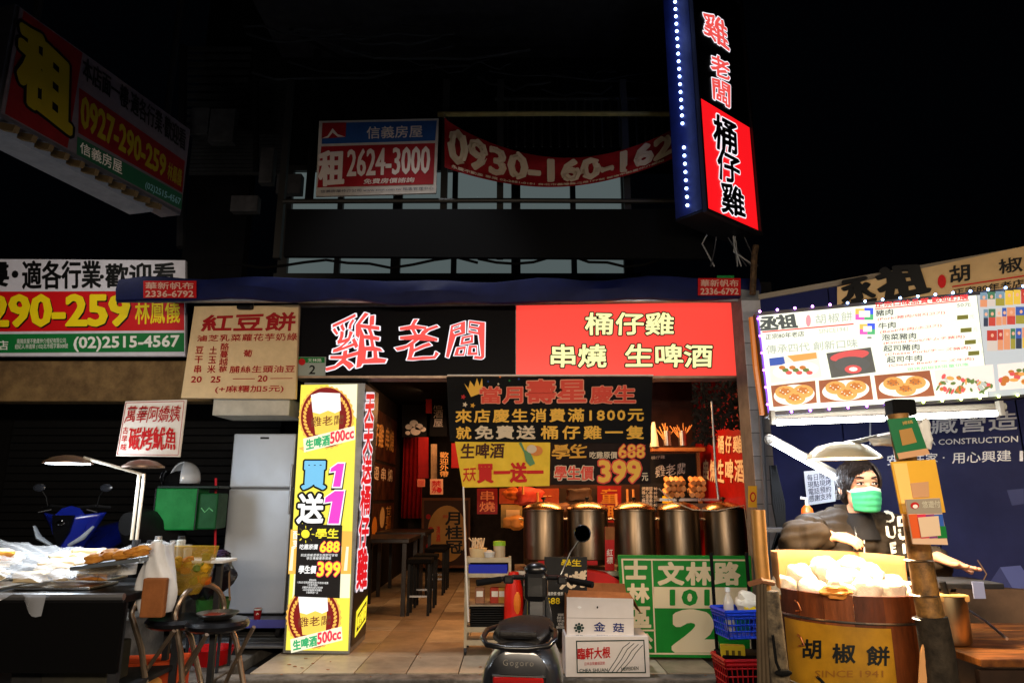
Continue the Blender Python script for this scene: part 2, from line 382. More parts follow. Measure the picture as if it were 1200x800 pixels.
for xa, xb, lab in ((168, 230, 0), (818, 868, 1)):
    p = Pan('maker_label', 'small red printed label of the awning maker at its %s end' % ('right' if lab else 'left'), 'label', P(xa, 349 if not lab else 346, 6.125), P(xb, 349 if not lab else 346, 6.125), P(xa, 326, 6.125))
    yb = 349 if not lab else 346; yt = yb - 20
    p.slab('cloth_patch', q(xa, yt, xb, yb), redp, 0, .006)
    p.text('華新帆布', q(xa + 3, yt + 2, xb - 3, yt + 10), M('pale_pink_print', (214, 170, 150), .6), 2, .02)
    p.text('2336-6792', q(xa + 3, yt + 12, xb - 3, yb - 1), M('pale_pink_print', (214, 170, 150), .6), 2, .03)
    if lab: p.sheet('green_strip', q(xa + 22, yt - 3, xa + 42, yt), grnp, 2)
# thin tube housings below the awning
for xa, xb in ((455, 600), (612, 860)):
    B().box((0, 0, 0), ((xb - xa) / 770 * 6.45, .06, .035), ry=rad(-.5 if xa < 500 else -.3)).build('tube_fitting', M('tube_fitting', (190, 170, 150), .5, emit=.25, ecol=(240, 170, 120)), loc=P((xa + xb) / 2, 350.5, 6.45))
for k, o in enumerate([o for o in bpy.data.objects if o.name.startswith('tube_fitting')]):
    flat(o, ('slim lamp housing above the black half of the sign', 'slim lamp housing above the red half of the sign')[k], 'lamp housing')
# ------------------------------------------------------------------ MAIN SIGN
YS = 6.62
p = Pan('shop_sign', 'long backlit shop sign, black at one half and red with cream lettering at the other', 'sign', P(347, 441, YS), P(868, 441, YS), P(350, 357, YS))
p.slab('cabinet', [(350, 356), (868, 352), (870, 443), (346, 443)], M('sign_cabinet', (150, 150, 150), .5, .5, var=.3), .004, .22)
p.sheet('black_panel', [(353, 361), (604, 358), (604, 440), (349, 440)], M('black_acrylic', (4, 4, 9), .5, spec=.1), 1)
p.sheet('red_panel', [(605, 358), (863, 354), (866, 440), (605, 440)], M('lit_red_acrylic', (150, 20, 18), .35, emit=1, ecol=(250, 72, 60)), 1)
p.rim('rim', [(350, 356), (867, 352), (870, 443), (347, 443)], M('sign_rim', (176, 150, 130), .4, .7, var=.3), .022, -.012, .0)
redl = E_('lit_red_letter', (240, 84, 78)); whl = E_('lit_white_edge', (248, 244, 252), 1.1)
for s_, qq in (('雞', [(391, 373), (448, 366), (449, 430), (385, 434)]), ('老', [(466, 375), (516, 378), (512, 424), (462, 420)]), ('闆', [(530, 380), (566, 376), (565, 424), (526, 418)])):
    p.text(s_, qq, redl, 3, 0, whl, .022, nib=(1.3, .7), wob=.05)
crm = E_('lit_cream_letter', (252, 248, 176)); crn = E_('lit_halo', (255, 214, 196)); bk = M('letter_black', (14, 6, 6), .5)
for s_, qq in (('桶仔雞', q(686, 367, 789, 392)), ('串燒', q(646, 404, 710, 430)), ('生啤酒', q(733, 404, 834, 430))):
    p.text(s_, qq, crm, 3.4, .026, bk, .05, wob=.012)
# house number plate
p = Pan('house_number_plate', 'small green and white house number plate at the lower corner of the sign', 'number plate', P(348, 440, YS - .03), P(381, 440, YS - .03), P(349, 418, YS - .03))
p.slab('plate', q(348, 418, 381, 440, 1), M('plate_white', (150, 158, 150), .5), 0, .01)
p.sheet('green_band', q(349, 418.5, 380.5, 425), grnp, 1); p.ell('emblem', 354, 424, 4, 4, redp, 2)
p.text('文林路', q(361, 420, 377, 424), whtp, 2, 0); p.text('2', q(362, 428, 369, 438, 1), blkp, 1, .02)
# ------------------------------------------------------------------ vertical projecting sign
a, c = P(826, 247, 5.5), P(888, 272, 6.03)
c.z = a.z
p = Pan('projecting_sign', 'tall projecting sign, black above red, with blue lamps along its edge', 'sign', a, c, a + Vector((0, 0, 3)))
lft = p.px(826, 247)[0]
top = p.px(844, 10)[1] + .25; w_ = .86; mid = p.px(845, 130)[1]
B().box((w_ / 2, .16, top / 2), (w_, .3, top)).build('cabinet', M('sign_box_black', (12, 12, 16), .6), p.root)
p.sheet('red_panel', [(.02, .03), (w_ - .02, .03), (w_ - .02, mid), (.02, mid)], M('lit_red_deep', (150, 8, 10), .35, emit=1, ecol=(250, 22, 30)), 1, local=True)
p.sheet('black_panel', [(.02, mid), (w_ - .02, mid), (w_ - .02, top - .03), (.02, top - .03)], M('black_acrylic', (4, 4, 9), .5), 1, local=True)
p.rim('rim', [(815, 0)] * 4, alu) if False else None
b = B(); [b.box((x, -.01, top / 2), (.025, .04, top)) for x in (0.0, w_)]; b.box((w_ / 2, -.01, 0), (w_ + .024, .042, .03)); b.box((w_ / 2, -.01, top), (w_ + .024, .042, .03)); b.build('rim', M('dark_rim', (40, 36, 40), .5, .5), p.root)
for s_, qq in (('桶', [(835, 133), (862, 146), (862, 182), (836, 172)]), ('仔', [(839, 173), (866, 186), (866, 218), (840, 208)]), ('雞', [(844, 212), (871, 224), (872, 256), (846, 248)])):
    p.text(s_, qq, blkp, 3, .028, whl, .035, wob=.02)
for s_, qq in (('雞', [(823, 14), (851, 26), (853, 62), (825, 40)]), ('老', [(831, 62), (854, 74), (854, 96), (833, 86)]), ('闆', [(834, 92), (854, 100), (854, 128), (836, 116)])):
    p.text(s_, qq, redl, 3, .025, whl, .045, wob=.03)
# left narrow side with its led lamps
B().box((-.006, .16, top / 2), (.006, .28, top - .04)).build('side_panel', M('blue_side', (30, 38, 78), .4, var=.3), p.root)
led = B()
ledm = M('blue_white_led', (200, 215, 255), .4, emit=9, ecol=(150, 175, 255))
nl = 30; lo = None
for i in range(nl):
    z = .1 + i * (top - .2) / (nl - 1)
    if 7 < i < 10: continue
    if lo is None: lo = B().ball((0, 0, 0), .015, 8).build('led_lamp', ledm, p.root); o = lo
    else: o = lo.copy(); COL.objects.link(o)
    o.location = (-.02, .16, z)
sp_o = p.o + p.u * -.12 + p.n * .16
for k in range(4):
    z = .4 + k * (top - .8) / 3; q0 = sp_o + Vector((0, 0, z)); area('led_glow', q0, p.o + p.n * .16 + Vector((0, 0, z)), .04, .8, .5, (.3, .42, 1), 170)
# ------------------------------------------------------------------ rental board
YR = 6.62
p = Pan('rental_board', 'dim rental board with blue heading and phone number fixed to the railing', 'sign', P(370, 230, YR), P(511, 226, YR), P(375, 141, YR))
p.slab('board', [(374, 142), (514, 139), (511, 226), (370, 230)], M('board_pale', (206, 196, 186), .7, var=.2), 0, .03)
bl2 = M('rent_blue', (42, 84, 146), .6, var=.15); rd2 = M('rent_red', (160, 22, 30), .6, var=.15); pk = M('rent_pale', (226, 208, 196), .7)
p.sheet('blue_band', [(378, 144.5), (512, 141.5), (510, 165), (377, 169)], bl2, 1)
p.sheet('red_patch', [(378, 144.5), (406, 144), (405, 161), (377, 163)], rd2, 2)
p.sheet('peak_mark', [(377, 163), (384, 160), (390, 151), (396, 158), (405, 161), (396, 161), (390, 156), (385, 162)], pk, 3)
p.sheet('red_band', [(376.5, 172), (510, 168), (508, 216), (372, 220)], rd2, 1)
p.text('信義房屋', [(430, 149), (495, 147), (495, 161), (430, 163)], pk, 2, .01)
p.text('租', [(374, 179), (404, 177), (402, 216), (375, 218)], pk, 3, .05)
p.text('2624-3000', [(408, 176), (504, 172), (503, 203), (407, 207)], pk, 2, .025, nib=(1.4, 1))
p.text('免費房價諮詢', [(427, 210), (486, 208), (485, 214), (426, 216)], pk, 2, .02)
p.text('信義房屋仲介公司 www.sinyi.com.tw 租售管理中心', [(376, 223), (508, 219), (508, 223), (376, 227)], M('small_navy', (40, 44, 70), .6), 2, 0)
# ------------------------------------------------------------------ sagging red banner
YB = 6.6
def bancurve(t, up):
    x = 521 + (797 - 521) * t
    if up: y = 138 + 10 * t + 42 * math.sin(math.pi * min(1, t * 1.02)) ** .8 if t < .98 else 146
    else: y = 196 - 14 * t + 30 * math.sin(math.pi * t) ** .9
    return x, y
rb = T('red_phone_banner', 'long sagging red cloth banner with a hand painted phone number on the railing', 'banner', P(655, 215, YB))
def banp(t, s):
    x0, y0 = bancurve(t, True); x1, y1 = bancurve(t, False)
    if y1 < y0 + 20: y1 = y0 + 20
    v = P(x0 + (x1 - x0) * s, y0 + (y1 - y0) * s, YB + .03 * math.sin(t * 26 + s * 2) + .02 * math.sin(s * 9 + t * 6)); return v - rb.location
B().grid(banp, 60, 8).build('cloth', M('banner_cloth', (150, 16, 22), .75, var=.3, scale=3, bump=.2), rb, smooth=True)
def wrap_text(body, t0, t1, s0, s1, mat, r, off=.02, sp=1, nib=(1, 1)):
    vs, fs, be = glyphs(body, 1.0, sp); X0 = min(v[0] for v in vs); X1 = max(v[0] for v in vs); Y0 = min(v[1] for v in vs); Y1 = max(v[1] for v in vs)
    def m_(v):
        a = (v[0] - X0) / (X1 - X0); d = (v[1] - Y0) / (Y1 - Y0); pp = banp(t0 + (t1 - t0) * a, s1 + (s0 - s1) * d); return Vector((pp.x, pp.y - off, pp.z))
    pv = [m_(v) for v in vs]; verts = list(pv); faces = list(fs)
    for i, (e0, e1) in enumerate(be):
        a, b_ = pv[e0], pv[e1]; nb = [(r * nib[0] * math.cos(t * math.tau / 8), r * nib[1] * math.sin(t * math.tau / 8)) for t in range(8)]
        hp = hull([(a.x + n[0], a.z + n[1]) for n in nb] + [(b_.x + n[0], b_.z + n[1]) for n in nb]); st = len(verts)
        verts += [Vector((x, a.y + .0002 * (i % 9 + 1), y)) for x, y in hp]; faces.append(tuple(range(st, st + len(hp))))
    me = bpy.data.meshes.new('lettering'); me.from_pydata(verts, [], faces); me.materials.append(mat); o = bpy.data.objects.new('lettering', me); COL.objects.link(o); o.parent = rb
cl = M('banner_cream', (206, 184, 156), .75)
wrap_text('0930-160-162', .02, .965, .12, .82, cl, .016, nib=(1.2, 1))
wrap_text('永慶不動產 專業 02-2881-0101 台北市基隆路二段177號 誠信不動產仲介經紀', .03, .93, .90, .97, cl, .001)
for t in (0, 1):
    pp = banp(t, 0) + rb.location; B().tube([pp - rb.location, P(521 + 276 * t, 134, 6.75) - rb.location], .008).build('tie_cord', cl, rb)
# ------------------------------------------------------------------ hanging rent sign (top left)
zb = 1.5 + .432 * 6.2
A = Vector((-3.70, 4.42, zb)); C_ = Vector((-3.22, 6.22, zb))
p = Pan('hanging_rent_sign', 'large unlit rental sign hanging over the left pavement with a pale lamp trough under it', 'sign', A, C_, A + Vector((0, 0, 1)))
Lh = (C_ - A).length; hh = .92
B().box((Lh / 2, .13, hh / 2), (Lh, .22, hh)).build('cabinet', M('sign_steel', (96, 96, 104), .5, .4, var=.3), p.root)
p.sheet('face', [(.02, .02), (Lh - .02, .02), (Lh - .02, hh - .02), (.02, hh - .02)], M('shaded_sign_pale', (104, 96, 106), .7, var=.2), 1, local=True)  # sign and trough colours darkened in place of the missing light
s1 = p.px(91, 120)[0]
rd3 = M('shaded_sign_red', (112, 14, 20), .7, var=.2); ye3 = M('shaded_sign_yellow', (138, 124, 14), .7)
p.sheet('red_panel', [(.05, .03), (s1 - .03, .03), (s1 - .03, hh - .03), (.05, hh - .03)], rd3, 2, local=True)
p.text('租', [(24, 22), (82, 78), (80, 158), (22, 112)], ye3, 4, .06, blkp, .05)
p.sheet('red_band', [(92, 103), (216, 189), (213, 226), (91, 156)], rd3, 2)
p.sheet('green_band', [(90, 160), (213, 228), (212, 246), (89, 181)], M('shaded_sign_green', (30, 84, 60), .7), 2)
p.text('本店面一樓·適各行業·歡迎看', [(97, 66), (217, 153), (216, 177), (96, 92)], blkp, 3, .035)
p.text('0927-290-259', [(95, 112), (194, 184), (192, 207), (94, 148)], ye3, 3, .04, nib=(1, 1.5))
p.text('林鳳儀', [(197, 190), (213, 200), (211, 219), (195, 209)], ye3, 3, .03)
p.text('信義房屋', [(93, 166), (142, 189), (142, 205), (93, 179)], whtp, 3, .01)
p.text('(02)2515-4567', [(170, 213), (211, 233), (210, 243), (169, 222)], M('cyan_pale', (120, 170, 180), .6), 3, .02)
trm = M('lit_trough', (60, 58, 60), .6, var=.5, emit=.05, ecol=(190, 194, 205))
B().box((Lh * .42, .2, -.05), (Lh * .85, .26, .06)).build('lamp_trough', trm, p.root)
for i in range(11): B().box((.1 + i * .14, -.0, -.055), (.04, .16, .05), rx=.3).build('clip', M('brown_clip', (90, 74, 50), .8), p.root)
for x in (.25, Lh - .2): B().tube([(x, .13, hh), (x, .13, hh + 3)], .03).build('hanger', dgrey, p.root)
# ------------------------------------------------------------------ big rental billboard (left)
YL = 7.15
p = Pan('rental_billboard', 'wide rental billboard in white, red and green with yellow phone digits at the far left', 'billboard', P(-80, 417, YL), P(217, 416, YL), P(-80, 305, YL))
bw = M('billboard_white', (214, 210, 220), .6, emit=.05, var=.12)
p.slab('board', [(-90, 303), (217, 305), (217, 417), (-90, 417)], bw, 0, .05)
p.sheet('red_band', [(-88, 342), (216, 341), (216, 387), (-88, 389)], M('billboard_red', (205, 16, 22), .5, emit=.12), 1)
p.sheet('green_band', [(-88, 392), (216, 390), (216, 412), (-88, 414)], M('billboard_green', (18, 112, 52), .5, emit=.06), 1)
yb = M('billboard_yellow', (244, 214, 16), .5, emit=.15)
p.text('樓', [(-28, 306), (10, 306), (10, 335), (-28, 337)], blkp, 2, .03); p.text('·', [(15, 318), (21, 318), (21, 325), (15, 325)], blkp, 2, .02)
p.text('適各行業', [(27, 306), (118, 306), (118, 337), (27, 339)], blkp, 2, .035)
p.text('·歡迎看', [(118, 310), (205, 308), (205, 336), (118, 337)], blkp, 2, .03)
p.text('0927-290-259', [(-130, 347), (151, 346), (151, 381), (-130, 383)], yb, 3, .035, nib=(1.3, 1), shadow=blkp)
p.text('林鳳儀', [(159, 352), (211, 350), (211, 378), (159, 380)], yb, 3, .02)
p.text('店', [(-3, 399), (10, 399), (10, 410), (-3, 410)], whtp, 2, .01)
p.text('南陽房屋不動產仲介經紀有限公司\n經紀人:林進榮 (102)北市經字第008號', [(18, 397), (80, 396), (80, 409), (18, 410)], whtp, 2, 0)
p.text('(02)2515-4567', [(87, 395), (210, 393), (210, 410), (87, 412)], whtp, 2, .03)
# ------------------------------------------------------------------ red bean cake board
YM = 6.5
p = Pan('cake_price_board', 'cream price board for red bean cakes with red lettering beside the main sign', 'sign', P(212, 466, YM), P(346, 467, YM), P(222, 358, YM))
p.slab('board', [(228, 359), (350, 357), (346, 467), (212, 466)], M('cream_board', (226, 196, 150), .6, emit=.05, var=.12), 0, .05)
mr = M('maroon_print', (166, 26, 30), .5)
def sk(x0, y0, x1, y1):  # the board leans with its left edge
    f = lambda x, y: x + (466 - y) * .115 * (350 - x) / 130
    return [(x0, y0), (x1, y0), (x1 - .0, y1), (x0, y1)]
p.text('紅豆餅', [(240, 370), (347, 366), (345, 387), (236, 388)], mr, 2, .035, nib=(1, 1.2))
p.text('滷芝乳菜蘿花芋奶綠', [(232, 393), (349, 390), (348, 399), (231, 400)], mr, 2, .02, sp=1.1)
for s_, x in (('豆\n干\n串', 230), ('土\n玉\n米', 246)):
    p.text(s_, [(x, 406), (x + 9, 406), (x + 6, 437), (x - 3, 437)], mr, 2, .02, line=1.1)
p.text('酪\n蔓\n越\n莓', [(259, 402), (269, 402), (266, 437), (256, 437)], mr, 2, .015)
p.text('葡', [(286, 410), (296, 410), (295, 418), (285, 418)], mr, 2, .02)
p.text('脯絲生頭油豆', [(270, 429), (346, 428), (345, 436), (269, 437)], mr, 2, .02, sp=1.1)
p.text('20', [(225, 441), (237, 441), (236, 448), (224, 448)], mr, 2, .03); p.text('25', [(248, 441), (259, 441), (258, 448), (247, 448)], mr, 2, .03); p.text('20', [(303, 440), (314, 440), (313, 447), (302, 447)], mr, 2, .03)
p.sheet('rule', [(273, 443.5), (299, 443.3), (299, 444.1), (273, 444.3)], mr, 2); p.sheet('rule', [(317, 443.1), (343, 442.8), (343, 443.6), (317, 443.9)], mr, 2)
p.text('(+麻糬加5元)', [(253, 452), (333, 451), (332, 460), (252, 461)], mr, 2, .02)
B().box((0, 0, 0), (.16, .06, .1), bev=.02).build('clamp', M('black_clamp', (14, 14, 14), .4), p.root, loc=Vector((*[p.px(289, 358)[0]], -.03, p.px(289, 358)[1])))
# white awning housing under the board
a = P(305, 480, 6.9); o = B().box((0, 0, 0), (.75, .5, .17), bev=.01).build('fan_housing', offw, loc=(a.x, 6.9, a.z)); flat(o, 'white metal housing under the price board above the fridge', 'housing')
# ================================================================== TALL LIGHT BOX
YX = 6.6
p = Pan('light_box_sign', 'tall yellow backlit beer offer sign box standing on the doorway tiles', 'sign', P(331, 765, YX), P(411, 766, YX), P(349, 448, YX))
fz = 2.46; wl = p.px(411, 766)[0] - .0
B().box((.3, .345, fz / 2), (.6, .68, fz), bev=.004).build('cabinet', M('lightbox_alu', (150, 152, 156), .45, .6, var=.2), p.root)
fpx = [(353, 451), (419, 450), (408, 762), (335, 761)]
p.sheet('face', fpx, E_('lit_yellow', (252, 236, 84), 1), 2)
ly2 = E_('lit_pale', (250, 246, 214), 1); lor = E_('lit_orange', (250, 190, 84)); ldr = E_('lit_maroon', (128, 26, 26)); lwh = E_('lit_white', (252, 252, 250), 1.05)
lgn = E_('lit_green_text', (60, 176, 110)); lrd = E_('lit_red_text', (232, 60, 80)); lmg = E_('lit_magenta', (236, 70, 206)); lcy = E_('lit_skyblue', (120, 196, 236)); lbr = E_('lit_brown_text', (120, 66, 40)); lye = E_('lit_bright_yellow', (255, 238, 60)); lbk = M('lit_black', (14, 12, 14), .4, emit=.1, ecol=(30, 28, 30))
p.sheet('pale_zone', [(385, 451), (419, 450), (418, 490), (398, 470)], ly2, 3)
p.sheet('pale_zone', [(345, 672), (411, 672), (410, 700), (343, 700)], ly2, 3)
p.sheet('orange_zone', [(341, 620), (413, 622), (411, 672), (338, 672)], lor, 2.6)
for k in range(9): p.sheet('ray', [(342 + k * 8, 640), (345 + k * 8, 640), (343 + k * 8, 668), (339 + k * 8, 668)], ly2, 2.8)
def badge(cx, cy, s=1.0):
    p.ell('badge_rays', cx, cy, 33 * s, 37.5 * s, lor, 3.4, 64, star=.05)
    p.ell('badge_ring', cx, cy, 30 * s, 35 * s, ldr, 4, 36)
    for a in range(14):
        for sd in (-1, 1):
            an = rad(-62 + a * 9) ; x = cx + sd * 25.5 * s * math.cos(an); y = cy - 29 * s * math.sin(an)
            if a % 1 == 0: p.ell('wheat_ear', x, y, 3.0, 1.6, lor, 5, 6, rot=-sd * (an + .9))
    p.sheet('beer', [(cx - 17, cy - 14), (cx + 16, cy - 16), (cx + 14, cy + 20), (cx - 13, cy + 20)], E_('lit_beer', (250, 214, 90)), 5)
    p.sheet('beer_foam', [(cx - 18, cy - 26), (cx - 8, cy - 29), (cx + 16, cy - 28), (cx + 17, cy - 8), (cx + 10, cy - 5), (cx + 2, cy - 8), (cx - 8, cy - 4), (cx - 16, cy - 6)], lwh, 5.5)
    p.text('雞老闆', [(cx - 18, cy + 0), (cx + 20, cy - 3), (cx + 20, cy + 8), (cx - 18, cy + 11)], lbr, 6.5, .01, wob=.03)
    p.sheet('ribbon', [(cx - 27, cy + 25), (cx + 33, cy + 10), (cx + 34, cy + 26), (cx - 26, cy + 41)], ly2, 7)
    p.text('生啤酒', [(cx - 24, cy + 27), (cx + 4, cy + 20), (cx + 4, cy + 32), (cx - 23, cy + 38)], lgn, 8, .05)
    p.text('500cc', [(cx + 5, cy + 18), (cx + 32, cy + 12), (cx + 32, cy + 24), (cx + 5, cy + 31)], lrd, 8, .045)
badge(383, 489); badge(368, 723)
p.sheet('orange_corner', [(350, 525), (364, 520), (360, 530), (366, 534)], lor, 3)
def one(x0, y0, x1, y1):
    w = x1 - x0; h = y1 - y0
    for g, m_, k in ((2.6, blkp, 6), (1.6, lwh, 6.6), (0, lmg, 7.2)):
        o_ = 1.5 if k == 6 else 0
        p.sheet('numeral', [(x0 + w * .1 - g, y0 + h * .2 - g * .2 + o_), (x0 + w * .55, y0 - g + o_), (x1 + g, y0 - g + o_), (x1 - w * .26 + g, y1 + g + o_), (x0 + w * .22 - g, y1 + g + o_), (x0 + w * .42 - g, y0 + h * .32 + g + o_), (x0 + w * .04 - g, y0 + h * .36 + g + o_)], m_, k)
p.text('買', q(355, 541, 381, 572, 2), lcy, 7, .05, blkp, .075); one(387, 543, 404, 570)
p.text('送', q(349, 579, 378, 612, 2), lwh, 7, .04, blkp, .085); one(380, 575, 404, 613)
p.sheet('poster', [(350, 613), (402, 615), (399, 700), (346, 698)], M('poster_charcoal', (38, 36, 38), .4, emit=.1), 9)
p.ell('bulb', 359, 625, 5, 5, lye, 10, 12)
for k in range(8): a = k * math.pi / 4; p.sheet('bulb_ray', [(359 + 7 * math.cos(a), 625 + 7 * math.sin(a)), (359 + 10 * math.cos(a), 625 + 10 * math.sin(a)), (359.8 + 10 * math.cos(a), 626 + 10 * math.sin(a)), (359.8 + 7 * math.cos(a), 626 + 7 * math.sin(a))], lye, 10)
p.text('學生', q(371, 619, 397, 630, 1), lye, 11, .03, wob=.02); p.text('吃雞原價', q(352, 637, 373, 643, 1), lwh, 11, .02); p.text('688', q(376, 634, 398, 646, 1), lye, 11, .03, lrd, .05)
p.text('學生價', q(351, 662, 371, 671, 1), lwh, 11, .04); p.text('399', q(373, 658, 399, 674, 1), lye, 11, .03, lrd, .06)
p.text('到店用餐憑學生證即可享有\n學生專屬優惠價格', q(353, 648, 396, 655, 1), lwh, 11, 0)
p.text('使用說明:\n1.須出示在學證明學生證方可使用本優惠\n2.外帶不適用\n3.優惠內容依店家公告為準\n4.本店保留最終修改權利\n5.每桌限用一次', [(350, 677), (386, 678), (385, 695), (349, 694)], lwh, 11, 0)
p.text('酉\n享', q(344, 622, 349, 642), lwh, 6, .02)
# black side face with the vertical red words
a = p.o + p.u * .603 + p.n * 0; s = Pan('side_face', None, None, (0, 0, 0), (1, 0, 0), (0, 0, 1)); bpy.data.objects.remove(s.root)
class Side(Pan):
    def __init__(s, pan, x):
        s.u, s.w = pan.n, pan.w; s.n = -pan.u; s.o = pan.o + pan.u * x
        s.root = bpy.data.objects.new('side_face', None); COL.objects.link(s.root)
        m = Matrix(((0, -1, 0, x), (1, 0, 0, 0), (0, 0, 1, 0), (0, 0, 0, 1))); s.root.matrix_world = m; s.root.parent = pan.root
sd = Side(p, .603)
sd.sheet('side_panel', [(.03, .05), (.66, .05), (.66, fz - .05), (.03, fz - .05)], M('side_black', (18, 14, 16), .35), 1, local=True)
lrs = E_('lit_word_red', (214, 22, 34)); lws = E_('lit_word_white', (240, 232, 240), 1)
ch = '天天送桶仔雞'
y0 = 463
hs = [(463, 494), (497, 531), (534, 566), (569, 602), (605, 640), (643, 688)]
for c_, (ya, yb_) in zip(ch, hs):
    xa = 427.5 - (ya - 463) * .052; xb = 438 - (ya - 463) * .045
    sd.text(c_, [(xa, ya), (xb, ya - 0), (xb - 1.8, yb_ - 1), (xa - 1.8, yb_ + 1)], lrs, 4, .045, lws, .06)
sd.sheet('offer_tag', [(417, 716), (430, 697), (428, 727), (415, 747)], lye, 2); sd.sheet('offer_tag', [(418, 720), (428.5, 703), (427, 725), (416.5, 741)], M('side_black', (18, 14, 16), .35), 3)
sd.text('啤酒暢飲', [(418, 722), (428, 706), (427, 722), (417, 738)], lye, 4, .04)
area('lightbox_glow', p.o + p.n * -.05 + p.u * .3 + Vector((0, 0, 1.2)), p.o + p.n * -2 + p.u * .3 + Vector((0, 0, .6)), .5, 2.2, 7, (1, .93, .6))
# ================================================================== FRIDGE ETC
fr_ = T('fridge', 'tall silver two door fridge standing on a low dolly behind the stools', 'fridge', (-2.58, 7.52, .377))
fm = M('fridge_silver', (205, 212, 222), .38, .25, var=.1, scale=2)
B().box((0, 0, .885), (.655, .6, 1.77), bev=.01).build('body', M('fridge_grey', (120, 124, 130), .5), fr_)
B().box((0, -.325, .60), (.65, .05, 1.2), bev=.014).build('lower_door', fm, fr_)
B().box((0, -.325, 1.49), (.65, .05, .55), bev=.014).build('upper_door', fm, fr_)
B().box((-.0, -.352, 1.72), (.09, .004, .02)).build('badge', dgrey, fr_)
B().box((.31, -.36, 1.2), (.02, .03, .5), bev=.006).build('handle', alu, fr_)
B().box((0, -.30, -.01), (.62, .06, .03)).build('plinth', black, fr_)
# dolly
dl = T('platform_dolly', 'low dolly with violet blue edge and small castors under the fridge', 'dolly', (-2.55, 7.25, .19))
B().box((0, .1, .135), (.85, .85, .05), bev=.008).build('deck', M('dolly_top', (150, 150, 165), .5, var=.2), dl)
B().box((0, -.335, .135), (.87, .02, .075), bev=.006).build('edge_strip', M('violet_blue', (92, 96, 190), .5), dl)
for x in (-.33, .3):
    for y in (-.2, .4):
        w = B().lathe([(0, -.02), (.05, -.02), (.05, .02), (0, .02)], ax='x', n=16).build('castor', dgrey, dl); w.location = (x, y, .04 - .0)
        B().box((0, 0, .045), (.05, .06, .02)).build('fork', alu, w)
# pallet
pl_ = T('steel_pallet', 'flat grey slatted platform lying under the dolly', 'platform', (-2.55, 6.95, .1))
for k in range(4): B().box((0, -.22 + k * .17, .07), (1.25, .15, .02), bev=.003).build('plank', M('pallet_grey', (140, 142, 144), .5, .3, var=.2), pl_)
for x in (-.5, 0, .5): B().box((x, .02, .03), (.08, .6, .056)).build('runner', dgrey, pl_)
# paper cup
cp = T('paper_cup', 'red paper cup with white rim standing on the dolly edge', 'cup', P(301, 729, 6.98)); cp.location.z = .19 + .16
B().lathe([(.028, 0), (.04, .105), (.038, .105), (.027, .004), (0, .004)], n=20).build('cup', M('cup_red', (160, 24, 26), .5), cp, smooth=True)
B().lathe([(.041, .09), (.0415, .105), (.039, .107), (.0385, .09)], n=20).build('rim', white, cp)
B().tube([(.0, -.036, .05), (.01, -.037, .065), (.022, -.034, .055)], .006).build('mark', whtp, cp)
# ================================================================== DELIVERY BOX, HELMET, SCOOTER (behind the stall)
dbs = None
dbx = T('delivery_box', 'bright green insulated delivery box with flap, on the seat of a dark scooter', 'delivery box', P(221, 620, 6.7), rz=rad(8))
dbx.scale = (.88, .9, 1)
gm = M('delivery_green', (14, 128, 56), .55, var=.25, bump=.2)
B().box((-.09, 0, .19), (.42, .42, .38), bev=.015, ry=0).build('box', gm, dbx)
B().box((.22, .03, .17), (.2, .4, .33), bev=.015).build('side_pocket', M('delivery_dark_green', (10, 84, 40), .55, var=.3), dbx)
B().box((0.02, 0, .39), (.62, .44, .025), bev=.008).build('lid', M('dark_lid', (24, 40, 34), .5), dbx)
for x in (-.3, .12): B().box((x, -.212, .19), (.012, .006, .37)).build('piping', black, dbx)
pp_ = Pan('pocket_print', None, None, (.14, -.175, .12), (.3, -.175, .12), (.14, -.175, .2), parent=dbx)
pp_.root.name = 'print_patch'
vs = B().tube([(.16, -.178, .2), (.2, -.178, .16), (.24, -.178, .2), (.28, -.178, .17)], .006).build('squiggle', M('pale_green', (110, 190, 130), .5), dbx)
bpy.data.objects.remove(pp_.root)
ds = T('dark_scooter', 'dark parked scooter carrying the green delivery box', 'scooter', (-3.35, 6.75, .52))
B().loft([[(x * sx + ox, y, z * 1.0 + oz) for x, z in [(math.cos(a) * .16, math.sin(a) * h + c) for a in [k / 12 * math.tau for k in range(12)]]] for (y, sx, h, c, ox, oz) in [(-.6, .5, .1, .75, 0, 0), (-.4, 1, .2, .68, 0, 0), (0, 1.1, .24, .62, 0, 0), (.4, 1, .16, .45, 0, 0), (.8, .8, .14, .35, 0, 0)]]).build('body', black, ds, smooth=True)
for y in (-.3, .85):
    w = B().lathe([(.12, -.04), (.22, -.05), (.24, 0), (.22, .05), (.12, .04)], ax='x', n=24).build('wheel', matt, ds); w.location = (0, y, .24)
hl = T('helmet', 'white open face helmet resting on the green delivery box', 'helmet', P(214, 573, 6.75))
hl.location.z = dbx.location.z + .41
b = B()
for i in range(9):
    pass
b.grid(lambda u, v: (.145 * math.cos(rad(-75 + 250 * u)) * math.sin(v * 1.85 + .01), .16 * math.sin(rad(-75 + 250 * u)) * math.sin(v * 1.85 + .01), .16 * math.cos(v * 1.85) + .06), 28, 12)
b.build('shell', M('helmet_white', (205, 205, 205), .2, coat=.5), hl, smooth=True, solid=.012)
B().ball((-.03, -.03, .02), .13, 20, (1, 1, .9)).build('lining', matt, hl)
B().grid(lambda u, v: (-.15 - .03 * math.sin(v * 3), -.1 + .2 * u, .0 + .14 * v), 6, 6).build('visor', M('smoked_visor', (20, 20, 24), .08), hl, smooth=True, solid=.004)
